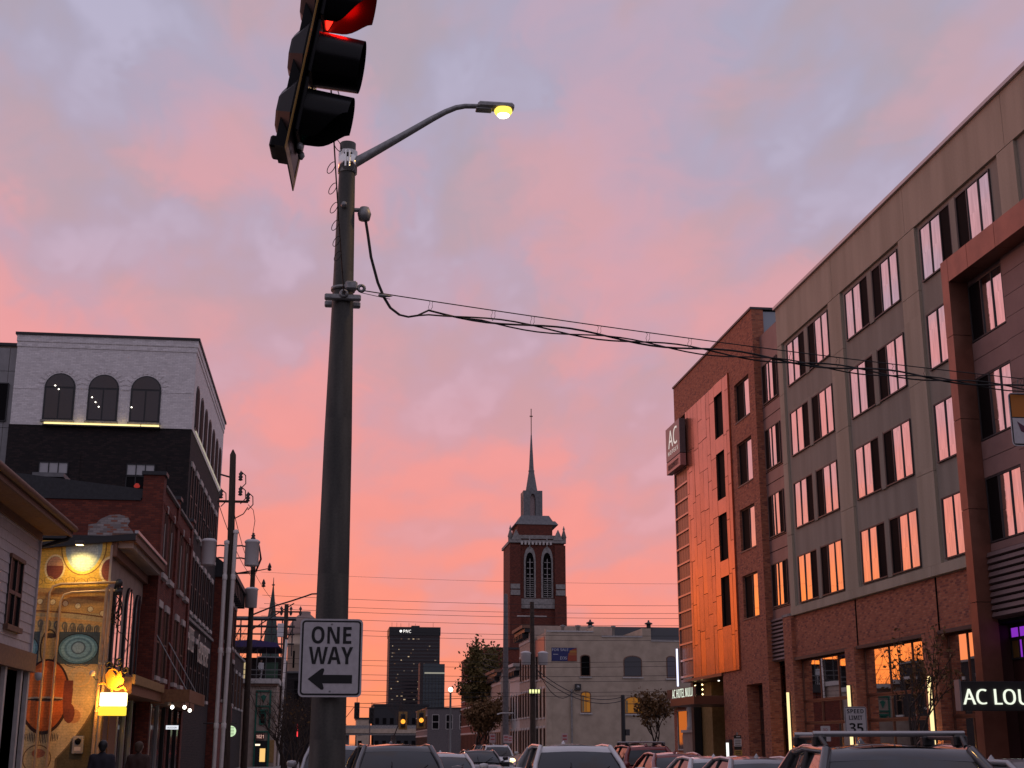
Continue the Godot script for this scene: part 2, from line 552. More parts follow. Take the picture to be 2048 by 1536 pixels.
func hotel() -> void:
	var h := thing("hotel", "large hotel of taupe stucco, red brick and copper panels along the street", "building", v3(24, 0, -46))
	# stucco block
	bx("wall", h, M.stucco2, v3(18.6, 6.6, -53.45), v3(34, 19.6, -37.1))
	bx("wall", h, M.stucco2, v3(18.6, 15.9, -37.1), v3(34, 19.6, -20))
	bx("wall", h, M.slat, v3(19.4, 5.0, -37.1), v3(34, 15.9, -20))
	bx("parapet", h, M.stucco, v3(18.5, 17.98, -53.45), v3(18.6, 19.66, -46.85))
	bx("parapet", h, M.stucco, v3(18.5, 17.98, -46.83), v3(18.6, 19.66, -40.12))
	bx("parapet", h, M.stucco, v3(18.5, 17.98, -40.1), v3(18.6, 19.66, -33.2))
	bx("parapet", h, M.stucco, v3(18.5, 17.98, -33.18), v3(18.6, 19.66, -20))
	bx("coping", h, M.alum, v3(18.4, 19.66, -53.5), v3(34, 19.78, -20))
	for p in [[-53.45, -52.9], [-47.38, -46.12], [-40.7, -39.42], [-33.7, -32.72], [-27, -26]]:
		var ys := [6.95, 9.86, 12.84, 15.8, 17.97]
		for k in 4:
			if p[0] > -35 and k < 3: continue
			bx("pier", h, M.stucco, v3(18.5, ys[k], p[0]), v3(18.6, ys[k + 1] - 0.015, p[1]))
	for p in [[-53.45, -46.84], [-46.82, -40.1], [-40.08, -37.4]]:
		bx("sill_band", h, M.stucco, v3(18.48, 6.62, p[0]), v3(18.6, 6.94, p[1]))
	var rows := [[15.97, 17.82], [13.0, 14.86], [10.02, 11.9], [7.03, 8.92]]
	for b in 3:
		var zl := -52.5 + 6.66 * b
		for r in rows:
			unit_x(h, 18.6, r[0], r[1], [[zl, zl + 0.76, M.mirror], [zl + 0.76, zl + 1.5, M.mirror], [zl + 1.5, zl + 2.24, M.screen]], M.frame)
			if b == 2 and r[0] < 15.5: continue
			bx("window_pier", h, M.stucco2, v3(18.54, r[0] - 0.03, zl + 2.26), v3(18.6, r[1] + 0.03, zl + 2.62))
			unit_x(h, 18.6, r[0], r[1], [[zl + 2.64, zl + 3.36, M.screen], [zl + 3.36, zl + 4.1, M.mirror], [zl + 4.1, zl + 4.84, M.mirror]], M.frame)
	# brick base with shop windows
	bx("brick_base", h, M.hbrick, v3(18.62, 4.92, -53.5), v3(19.2, 6.6, -46.86))
	bx("brick_base", h, M.hbrick, v3(18.62, 4.92, -46.78), v3(19.2, 6.6, -40.18))
	bx("brick_base", h, M.hbrick, v3(18.62, 4.92, -40.1), v3(19.2, 6.6, -37.4))
	for p in [[-54.4, -53.4, 6.62], [-47.72, -46.82, 4.92], [-41.12, -40.12, 4.92]]:
		bx("brick_pier", h, M.hbrick, v3(18.45, 0, p[0]), v3(19.3, p[2], p[1]))
	bx("control_joint", h, M.void, v3(18.6, 4.92, -46.86), v3(18.66, 6.6, -46.78))
	bx("control_joint", h, M.void, v3(18.6, 4.92, -40.18), v3(18.66, 6.6, -40.1))
	bx("pier_cap", h, M.stone, v3(18.42, 6.62, -54.44), v3(19.3, 6.72, -53.46))
	for w in [[-53.36, -47.74, [-51.35, -49.42]], [-46.78, -41.14, [-44.65, -42.75]], [-40.08, -37.42, [-38.78]]]:
		bx("lintel", h, M.frame, v3(18.5, 4.84, w[0]), v3(18.62, 4.95, w[1]))
		var cuts: Array = [w[0]] + w[2] + [w[1]]
		for lv in [[0.5, 2.38], [2.38, 3.23], [3.23, 4.84]]:
			var us := []
			for k in cuts.size() - 1: us.append([cuts[k], cuts[k + 1], M.glass])
			unit_x(h, 18.85, lv[0], lv[1], us, M.bronze, 0.06)
		bx("stall_riser", h, M.hbrick, v3(18.7, 0, w[0]), v3(18.9, 0.5, w[1]))
	# lobby behind the shop windows
	bx("lobby_ceiling", h, M.void, v3(19.3, 5.0, -56), v3(26, 5.1, -38))
	bx("lobby_back_wall", h, M.ochre, v3(26, 0, -56), v3(26.2, 5, -38))
	bx("lobby_floor", h, M.walk, v3(19.3, -0.1, -56), v3(26, 0.02, -38))
	bx("lobby_end_wall", h, M.void, v3(19.3, 0, -56.2), v3(26, 5, -56))
	bx("lobby_end_wall", h, M.void, v3(19.3, 0, -38), v3(26, 5, -37.8))
	# link between the stucco block and the brick tower
	bx("link_wall", h, M.mauve, v3(18.82, 6.75, -57.3), v3(30, 19.45, -53.45))
	bx("link_coping", h, M.frame, v3(18.9, 19.45, -57.0), v3(30, 19.53, -53.5))
	for k in 4:
		unit_x(h, 18.82, rows[k][0] + 0.2, rows[k][1] + 0.17, [[-56.5, -56.0, M.screen], [-56.0, -55.62, M.mirror], [-55.62, -55.05, M.mirror], [-55.05, -54.5, M.screen]], M.frame)
		for q in [rows[k][0] - 0.42, rows[k][0] + 0.12]:
			bx("panel_joint", h, M.void, v3(18.81, q, -57.3), v3(18.835, q + 0.025, -53.5))
	for k in 11:
		var y := 4.98 + k * 0.163
		var s := bx("louvre_slat", h, M.slat, v3(18.7, y, -57.2), v3(18.86, y + 0.1, -54.45))
		s.rotation.z = -0.5
	bx("louvre_back", h, M.void, v3(19.0, 4.92, -57.2), v3(19.1, 6.75, -54.4))
	for lv in [[0.3, 3.2], [3.2, 4.9]]:
		unit_x(h, 19.2, lv[0], lv[1], [[-58.4, -57.2, M.glass], [-57.2, -56.3, M.glass], [-56.3, -54.4, M.glass]], M.bronze, 0.06)
	# brick tower
	var B = M.hbrick
	bx("tower_core", h, M.void, v3(19.05, 4.95, -71.3), v3(30, 20.6, -57.3))
	bx("tower_wall", h, B, v3(18.5, 18.82, -71.2), v3(19.05, 20.78, -56.74))
	bx("tower_return", h, B, v3(18.5, 0, -57.3), v3(19.02, 18.82, -56.74))
	bx("return_panel", h, mat(c3(0.3, 0.33, 0.36), 0.4), v3(19.06, 19.5, -56.98), v3(30, 20.7, -56.8))
	bx("tower_coping", h, M.frame, v3(18.44, 20.78, -71.25), v3(30, 20.88, -56.7))
	bx("tower_wall", h, B, v3(18.5, 4.95, -60.62), v3(19.05, 18.82, -59.86))
	bx("tower_wall", h, B, v3(18.5, 4.95, -57.62), v3(19.05, 18.82, -57.3))
	var tw := [[6.99, 8.97], [10.03, 12.0], [13.05, 15.1], [16.07, 17.97]]
	var prev := 4.95
	for r in tw:
		bx("tower_wall", h, B, v3(18.5, prev, -59.86), v3(19.05, r[0], -57.62))
		prev = r[1]
		unit_x(h, 18.66, r[0], r[1], [[-59.86, -58.78, M.screen], [-58.78, -57.62, M.mirror]], M.frame)
		bx("sill", h, M.frame, v3(18.47, r[0] - 0.01, -59.9), v3(18.52, r[0] + 0.05, -57.6))
		bx("blocking", h, M.blackp, v3(18.67, r[0], -59.86), v3(19.0, r[1], -57.62))
	bx("tower_wall", h, B, v3(18.5, prev, -59.86), v3(19.05, 18.82, -57.62))
	# ground floor of the tower
	bx("tower_wall", h, B, v3(18.5, 0, -63.6), v3(19.3, 4.94, -59.92))
	bx("tower_wall", h, B, v3(18.5, 4.15, -59.92), v3(19.3, 4.95, -57.3))
	bx("tower_wall", h, B, v3(18.5, 0, -57.66), v3(19.3, 4.15, -57.32))
	for lv in [[0.1, 2.1], [2.1, 3.1], [3.1, 4.15]]:
		unit_x(h, 19.1, lv[0], lv[1], [[-59.92, -58.7, M.glassdark], [-58.7, -57.66, M.glassdark]], M.bronze, 0.06)
	# copper panels, columns of uneven width and staggered joints
	var z := -68.6
	var cols := [0.42, 0.62, 0.5, 0.9, 0.75, 0.85, 0.62, 0.9]
	var slits := [[6.95, 9.28], [10.04, 12.27], [13.0, 15.3], [16.05, 18.2]]
	for k in cols.size() + 3:
		var wd: float = cols[k] if k < cols.size() else [1.4, 0.5, 0.55][k - cols.size()]
		var slit := k == cols.size()
		var y := 4.86
		var top := 18.8
		if slit:
			prev = y
			for r in slits:
				if prev < 5:
					bx("copper_panel", h, M.copper_b, v3(18.42, prev, z), v3(18.5, r[0], z + wd * 0.5 - 0.012))
					bx("copper_panel", h, M.copper_b, v3(18.42, prev, z + wd * 0.5), v3(18.5, r[0], z + wd - 0.015))
				else:
					bx("copper_panel", h, M.copper, v3(18.42, prev, z), v3(18.5, r[0], z + wd - 0.015))
				bx("dark_glazing", h, M.screen, v3(18.56, r[0], z), v3(18.6, r[1], z + wd))
				prev = r[1]
			bx("copper_panel", h, M.copper, v3(18.42, prev, z), v3(18.5, top, z + wd - 0.015))
		else:
			while y < top - 0.01:
				var step := rng.randf_range(1.1, 2.9)
				if top - y - step < 0.7: step = top - y
				var lift := rng.randf_range(-0.006, 0.006)
				var p := bx("copper_panel", h, M.copper if rng.randf() < 0.6 else M.copper_b, v3(18.42 + lift, y, z), v3(18.5 + lift, y + step - 0.03, z + wd - 0.032))
				p.rotation.z = rng.randf_range(-0.006, 0.006)
				p.rotation.y = rng.randf_range(-0.004, 0.004)
				y += step
		z += wd
	bx("copper_trim", h, M.copper, v3(18.4, 4.84, -60.64), v3(18.5, 18.82, -60.6))
	bx("overhang_soffit", h, M.bronze, v3(18.42, 4.72, -71.3), v3(24, 4.86, -63.6))
	bx("panel_backing", h, M.blackp, v3(18.5, 4.86, -68.6), v3(18.56, 18.8, -63.1))
	bx("panel_backing", h, M.blackp, v3(18.5, 4.86, -61.6), v3(18.56, 18.8, -60.62))
	# glazed corner column with pale bars
	for k in 16:
		var y0 := 5.0 + k * 0.84
		if y0 > 17.9: break
		for q in 5:
			bx("corner_pane", h, M.bronze, v3(18.5, y0 + 0.05, -71.2 + q * 0.52), v3(18.54, y0 + 0.78, -71.2 + q * 0.52 + 0.49))
		bx("bar", h, M.bronze_bar, v3(18.42, y0 - 0.05, -71.25), v3(18.54, y0 + 0.045, -68.62))
	bx("corner_post", h, M.bronze_bar, v3(18.42, 4.86, -71.35), v3(18.56, 18.8, -71.26))
	# projecting copper frame with mauve cladding
	bx("frame_post", h, M.copper_dull, v3(18.2, 0.0, -37.4), v3(18.9, 3.2, -36.95))
	for q in [[3.22, 5.5], [5.52, 8.2], [8.22, 10.9], [10.92, 13.5], [13.52, 15.94]]:
		bx("frame_post", h, M.copper_dull, v3(18.3, q[0], -37.35), v3(18.9, q[1], -36.9))
	for q in [[-36.88, -35.62], [-35.6, -33.9], [-33.88, -32], [-31.98, -29], [-28.98, -20]]:
		bx("frame_beam", h, M.copper_dull, v3(18.3, 15.2, q[0]), v3(18.9, 15.94, q[1]))
	bx("clad_wall", h, M.slat, v3(18.92, 5.0, -37.3), v3(19.4, 15.3, -20))
	var zs := [-34.72, -32.3, -29.9, -27.5]
	for k in 13:
		var y0 := 6.96 + k * 0.64
		for q in 3:
			bx("clad_panel", h, M.mauve, v3(18.86, y0, zs[q] + 0.006), v3(18.92, y0 + 0.626, zs[q + 1] - 0.006))
	for r in [[13.25, 15.05], [10.22, 12.12], [7.2, 9.1]]:
		unit_x(h, 18.92, r[0], r[1], [[-36.85, -36.1, M.screen], [-36.1, -35.42, M.mirror], [-35.42, -34.74, M.mirror]], M.frame)
	for r in [[12.14, 12.68], [12.7, 13.23], [9.12, 9.64], [9.66, 10.2], [6.96, 7.18]]:
		bx("clad_panel", h, M.mauve, v3(18.87, r[0], -36.88), v3(18.92, r[1], -34.73))
	for k in 10:
		var y1 := 5.05 + k * 0.19
		var s := bx("louvre_slat", h, M.slat, v3(18.72, y1, -36.88), v3(18.9, y1 + 0.13, -27.6))
		s.rotation.z = -0.35
	bx("entrance_soffit", h, M.void, v3(18.9, 4.92, -37.3), v3(22, 5.0, -20))
	bx("entrance_wall", h, mat(c3(0.06, 0.014, 0.01), 0.7), v3(19.52, 0, -38), v3(19.7, 5, -20))
	bx("entrance_cheek", h, mat(c3(0.08, 0.025, 0.02), 0.7), v3(18.9, 0, -37.6), v3(19.5, 4.9, -37.42))
	var violet := glow(c3(0.42, 0.05, 0.9), 0.55)
	var dusk := mat(c3(0.25, 0.13, 0.03), 0.6)
	unit_x(h, 19.52, 4.5, 4.86, [[-37.4, -36.9, violet], [-36.9, -36.1, violet], [-36.1, -34.9, violet]], M.frame)
	unit_x(h, 19.52, 3.92, 4.5, [[-37.4, -36.95, dusk], [-36.95, -36.75, violet], [-36.75, -34.9, dusk]], M.frame)
	unit_x(h, 19.52, 0.2, 2.4, [[-36.6, -35.7, mat(c3(0.35, 0.09, 0.03), 0.6)], [-35.7, -34.8, M.glassdark]], M.frame)
	# recessed ground floor below the overhang
	bx("recess_wall", h, M.hbrick, v3(20.2, 0, -80), v3(21, 4.72, -63.6))
	bx("pilaster", h, M.ochre, v3(19.45, 0, -71.6), v3(20.2, 4.7, -69.1))
	bx("plinth", h, M.tan, v3(19.3, 0, -74.6), v3(20.3, 2.2, -71.7))
	bx("plinth_cap", h, M.pale, v3(19.22, 2.2, -74.7), v3(20.3, 2.34, -71.62))
	lathe("column", h, M.pale, [[0.3, 2.34], [0.34, 2.45], [0.27, 2.55], [0.24, 3.3], [0.3, 3.42], [0.34, 3.6], [0.34, 3.7], [0, 3.7]], v3(19.75, 0, -74.2), 16)
	bx("black_post", h, M.blackp, v3(19.0, 0.0, -71.5), v3(19.4, 4.72, -71.0))
	bx("entablature", h, M.pale, v3(19.3, 3.72, -80), v3(20.3, 3.95, -72))
	unit_x(h, 20.2, 1.2, 3.55, [[-69.0, -68.2, M.glassdark], [-68.2, -67.3, M.glassdark]], M.pale, 0.08)
	unit_x(h, 20.18, 1.25, 3.5, [[-79.0, -76.8, M.glassdark], [-76.8, -74.9, M.glassdark]], M.pale, 0.08)
	for k in 6:
		var b := lathe("marquee_bulb", h, M.warm, [[0, -0.05], [0.05, 0], [0, 0.05]], v3(18.9, 4.05 + (k % 3) * 0.24, -70.2 + (k / 3) * 1.4), 8)
	for k in 4:
		lathe("downlight", h, M.white, [[0.05, -0.02], [0.05, 0.0], [0, 0.0]], v3(19.6 + (k % 2) * 0.8, 4.71, -65 - k * 1.6), 10)
	hotel_signs()

func hotel_signs() -> void:
	# wall sign on the tower
	var s := thing("hotel_wall_sign", "tall dark projecting wall sign with white hotel letters on the brick tower", "sign", v3(18.3, 15.9, -70))
	cbx("panel", s, mat(c3(0.11, 0.075, 0.075), 0.3), v3(18.05, 16.58, -71.5), v3(18.38, 18.47, -68.5), 0.02)
	cbx("base_panel", s, mat(c3(0.42, 0.16, 0.14), 0.35), v3(18.05, 15.9, -71.5), v3(18.38, 16.56, -68.5), 0.02)
	var lw := glow(c3(1.0, 0.82, 0.76), 0.72)
	text("lettering", s, lw, "AC", v3(18.04, 17.72, -69.95), 1.9, 0.95, -PI / 2, 0.006)
	text("lettering", s, lw, "H O T E L S", v3(18.04, 16.98, -69.95), 2.1, 0.22, -PI / 2, 0.005)
	text("lettering", s, mat(c3(0.08, 0.03, 0.03), 0.5), "MARRIOTT", v3(18.04, 16.22, -70.0), 2.2, 0.3, -PI / 2, 0.02, f_serif)
	# lit canopy over the side entrance
	s = thing("entrance_canopy", "dark entrance canopy with white lit letters under the copper tower", "canopy", v3(17.7, 3.4, -66))
	cbx("canopy_box", s, M.bronze, v3(17.05, 3.4, -68.2), v3(20.2, 3.8, -63.6))
	bx("letter_rail", s, M.blackp, v3(17.08, 3.8, -69.0), v3(17.14, 4.24, -63.4))
	text("lettering", s, M.letter, "AC HOTEL NULU", v3(17.07, 4.0, -65.9), 3.9, 0.42, -PI / 2, 0.005)
	# lounge sign facing up the street
	s = thing("lounge_sign", "dark grey sign board with white lit lounge letters by the hotel corner", "sign", v3(18.4, 2.4, -35.2))
	cbx("board", s, mat(c3(0.035, 0.032, 0.032), 0.5), v3(16.72, 2.43, -35.3), v3(20.2, 3.2, -35.02), 0.015)
	bx("end_trim", s, M.alum, v3(16.66, 2.43, -35.31), v3(16.71, 3.24, -35.01))
	text("lettering", s, M.letter, "AC LOUNGE", v3(18.22, 2.79, -35.0), 2.95, 0.41, 0, 0.04)
	# upright light tubes on the brick piers
	var places := [["beside the tower end of the brick base", -53.98], ["on the middle brick pier of the hotel", -47.35], ["on the brick pier closest to the lounge sign", -40.62]]
	for p in places:
		var t := thing("light_tube", "tall slim warm light tube " + p[0], "wall light", v3(18.4, 0.6, p[1]), "upright light tubes on the brick piers")
		bx("back_plate", t, M.frame, v3(18.4, 0.6, p[1] - 0.07), v3(18.45, 3.62, p[1] + 0.07))
		bx("tube", t, M.tube, v3(18.32, 0.62, p[1] - 0.055), v3(18.4, 3.6, p[1] + 0.055))
		var l := OmniLight3D.new()
		l.name = "tube_light"
		t.add_child(l)
		l.position = v3(-0.25, 0.7, 0)
		l.light_color = Color(1.0, 0.78, 0.42)
		l.light_energy = 0.35
		l.light_size = 0.03
		l.omni_range = 12
		l.omni_attenuation = 2
		l.shadow_enabled = true
	var n := thing("neon_strip", "thin bluish white neon strip upright at the far tower corner", "neon light", v3(18.3, 4.5, -71.5))
	bx("strip", n, glow(c3(0.75, 0.75, 1.0), 1.6), v3(18.25, 4.55, -71.45), v3(18.33, 6.5, -71.37))
	bx("channel", n, M.alum, v3(18.33, 4.5, -71.48), v3(18.4, 6.55, -71.36))
	# pendant lamps inside
	var wh := ["in the middle of the window closest to the tower", "left of centre in the wide middle window", "right of centre in the wide middle window", "high in the narrow window by the frame post", "low in the narrow window by the frame post", "lowest in the window closest to the tower", "behind the tall brick tower window"]
	var pn := 0
	for p in [[20.6, 3.5, -48.6], [21.0, 3.55, -43.9], [20.2, 3.6, -42.0], [20.4, 4.15, -38.5], [20.8, 3.55, -38.2], [20.5, 2.9, -49.0], [21.4, 3.4, -58.0]]:
		var t := thing("pendant_lamp", "small glowing pendant lamp " + wh[pn], "pendant lamp", v3(p[0], p[1], p[2]), "pendant lamps in the lobby")
		pn += 1
		lathe("shade", t, M.white, [[0.02, 0.12], [0.09, 0.0], [0.08, -0.04], [0, -0.05]], v3(p[0], p[1], p[2]), 12)
		tube("cord", t, M.wire, [v3(p[0], p[1] + 0.1, p[2]), v3(p[0], 5.0, p[2])], 0.012, 5)
	var l2 := OmniLight3D.new()
	l2.name = "lobby_light"
	add_child(l2)
	l2.position = v3(22.5, 4.7, -46.9)
	l2.light_color = Color(1.0, 0.66, 0.3)
	l2.light_energy = 0.4
	l2.light_size = 0.05
	l2.omni_range = 15
	l2.omni_attenuation = 2
	l2.shadow_enabled = true

# window in a wall that faces +z (towards the camera), foot at y0
func unit_z(parent: Node, z: float, x0: float, x1: float, y0: float, y1: float, cols: int, rws: int, fm: Material, pmat: Material, t := 0.05) -> Node3D:
	var f := Node3D.new()
	f.name = "window"
	parent.add_child(f, true)
	var at := v3((x0 + x1) / 2, (y0 + y1) / 2, z)
	f.position = at - O[parent]
	O[f] = at
	bx("head", f, fm, v3(x0, y1 - t, z), v3(x1, y1, z + 0.05))
	bx("sill", f, fm, v3(x0, y0, z), v3(x1, y0 + t, z + 0.07))
	var dx := (x1 - x0) / cols
	var dy := (y1 - y0) / rws
	for k in cols + 1:
		bx("mullion", f, fm, v3(x0 + dx * k - t * 0.5, y0 + t, z + 0.002), v3(x0 + dx * k + t * 0.5, y1 - t, z + 0.048))
	for k in range(1, rws):
		bx("transom", f, fm, v3(x0, y0 + dy * k - t * 0.5, z + 0.004), v3(x1, y0 + dy * k + t * 0.5, z + 0.045))
	for i in cols:
		for j in rws:
			bx("pane", f, pmat, v3(x0 + dx * i + t * 0.5, y0 + dy * j + t * 0.5, z + 0.01), v3(x0 + dx * (i + 1) - t * 0.5, y0 + dy * (j + 1) - t * 0.5, z + 0.022))
	return f

# slim upright window in a wall that faces +x
func slim_x(parent: Node, x: float, z0: float, z1: float, y0: float, y1: float, fm: Material, pmat: Material) -> void:
	var f := Node3D.new()
	f.name = "window"
	parent.add_child(f, true)
	var at := v3(x, y0, (z0 + z1) / 2)
	f.position = at - O[parent]
	O[f] = at
	bx("pane", f, M.glassmatte, v3(x - 0.02, y0, z0), v3(x + 0.012, y1, z1))
	bx("jamb", f, fm, v3(x - 0.02, y0, z0 - 0.07), v3(x + 0.05, y1, z0))
	bx("jamb", f, fm, v3(x - 0.02, y0, z1), v3(x + 0.05, y1, z1 + 0.07))
	bx("sill", f, M.pale, v3(x - 0.02, y0 - 0.14, z0 - 0.12), v3(x + 0.12, y0, z1 + 0.12))
	bx("lintel", f, M.pale, v3(x - 0.02, y1, z0 - 0.12), v3(x + 0.07, y1 + 0.22, z1 + 0.12))
	bx("meeting_rail", f, fm, v3(x + 0.013, (y0 + y1) / 2 - 0.03, z0), v3(x + 0.03, (y0 + y1) / 2 + 0.03, z1))

func left_side() -> void:
	clapboard_house()
	mural_house()
	red_brick_house()
	dark_house()

func clapboard_house() -> void:
	var h := thing("clapboard_house", "pale clapboard house with brown eaves at the corner of the frame", "house", v3(-10, 0, -27))
	var X := -6.6
	bx("wall_core", h, M.trim, v3(-14, 0, -31.6), v3(X - 0.06, 6.2, -20))
	# overlapping boards on the street side and on the far end
	var wz0 := -30.2
	var wz1 := -28.95
	for k in 13:
		var y := 3.52 + k * 0.205
		var segs := [[-31.65, -20.0]]
		if y + 0.2 > 3.95 and y < 5.3: segs = [[-31.65, wz0], [wz1, -20.0]]
		for s in segs:
			var b := bx("clapboard", h, M.siding, v3(X - 0.05, y, s[0]), v3(X - 0.025, y + 0.225, s[1]))
			b.rotation.z = 0.075 + rng.randf_range(-0.006, 0.006)
	bx("corner_board", h, M.siding, v3(X - 0.12, 3.4, -31.72), v3(X + 0.015, 6.15, -31.63))
	var w := Node3D.new()
	w.name = "window"
	h.add_child(w, true)
	w.position = v3(X, 4.6, (wz0 + wz1) / 2) - O[h]
	O[w] = v3(X, 4.6, (wz0 + wz1) / 2)
	bx("pane", w, M.glassdim, v3(X - 0.05, 3.97, wz0 + 0.08), v3(X - 0.03, 4.6, wz1 - 0.08))
	bx("pane", w, M.glassdim, v3(X - 0.045, 4.64, wz0 + 0.08), v3(X - 0.025, 5.28, wz1 - 0.08))
	for q in [[wz0, wz0 + 0.08], [wz1 - 0.08, wz1], [(wz0 + wz1) / 2 - 0.03, (wz0 + wz1) / 2 + 0.03]]:
		bx("stile", w, M.blackp, v3(X - 0.05, 3.95, q[0]), v3(X + 0.01, 5.3, q[1]))
	bx("rail", w, M.blackp, v3(X - 0.05, 4.58, wz0), v3(X + 0.005, 4.66, wz1))
	bx("sill", w, M.trim, v3(X - 0.05, 3.83, wz0 - 0.06), v3(X + 0.08, 3.94, wz1 + 0.06))
	bx("head", w, M.trim, v3(X - 0.05, 5.3, wz0 - 0.04), v3(X + 0.03, 5.38, wz1 + 0.04))
	# eaves
	bx("frieze_board", h, M.trim, v3(X - 0.04, 6.02, -31.68), v3(X + 0.02, 6.2, -20))
	for k in 9:
		bx("soffit_board", h, M.soffit, v3(X - 0.02, 6.2, -32.0 + k * 1.34), v3(-6.02, 6.24, -32.0 + (k + 1) * 1.34 - 0.015))
	bx("fascia", h, M.trim, v3(-6.05, 6.18, -32.06), v3(-6.0, 6.42, -20))
	bx("roof", h, M.slate, v3(-14, 6.42, -32.06), v3(-6.05, 6.52, -20))
	tube("gutter", h, M.trim, [v3(-5.95, 6.36, -32.06), v3(-5.95, 6.36, -20)], 0.075, 8)
	tube("downpipe", h, M.blackp, [v3(-6.02, 6.3, -32.0), v3(-6.1, 6.12, -32.0), v3(-6.35, 6.02, -31.9), v3(-6.75, 5.86, -31.8), v3(-6.8, 3.4, -31.78), v3(-6.8, 0, -31.78)], 0.05, 8)
	# shop front under the boards
	bx("fascia_beam", h, M.trim, v3(X - 0.06, 3.1, -31.7), v3(X + 0.12, 3.5, -20))
	for q in [-31.6, -30.9, -29.4, -27.2, -25]:
		bx("shop_post", h, M.pale, v3(X - 0.1, 0, q), v3(X + 0.03, 3.1, q + 0.16))
	for q in [[-31.44, -30.9], [-30.74, -29.4], [-29.24, -27.2], [-27.04, -25]]:
		bx("shop_pane", h, M.glassdim, v3(X - 0.08, 0.6, q[0]), v3(X - 0.06, 3.08, q[1]))
		bx("stall_riser", h, M.trim, v3(X - 0.09, 0, q[0]), v3(X - 0.01, 0.6, q[1]))
	var cam_ := thing("security_camera", "small white security camera under the clapboard house beam", "camera", v3(-6.4, 2.95, -31.7))
	lathe("dome", cam_, M.pale, [[0, -0.1], [0.06, -0.07], [0.08, 0.0], [0.08, 0.08], [0, 0.09]], v3(-6.42, 3.02, -31.75), 12)

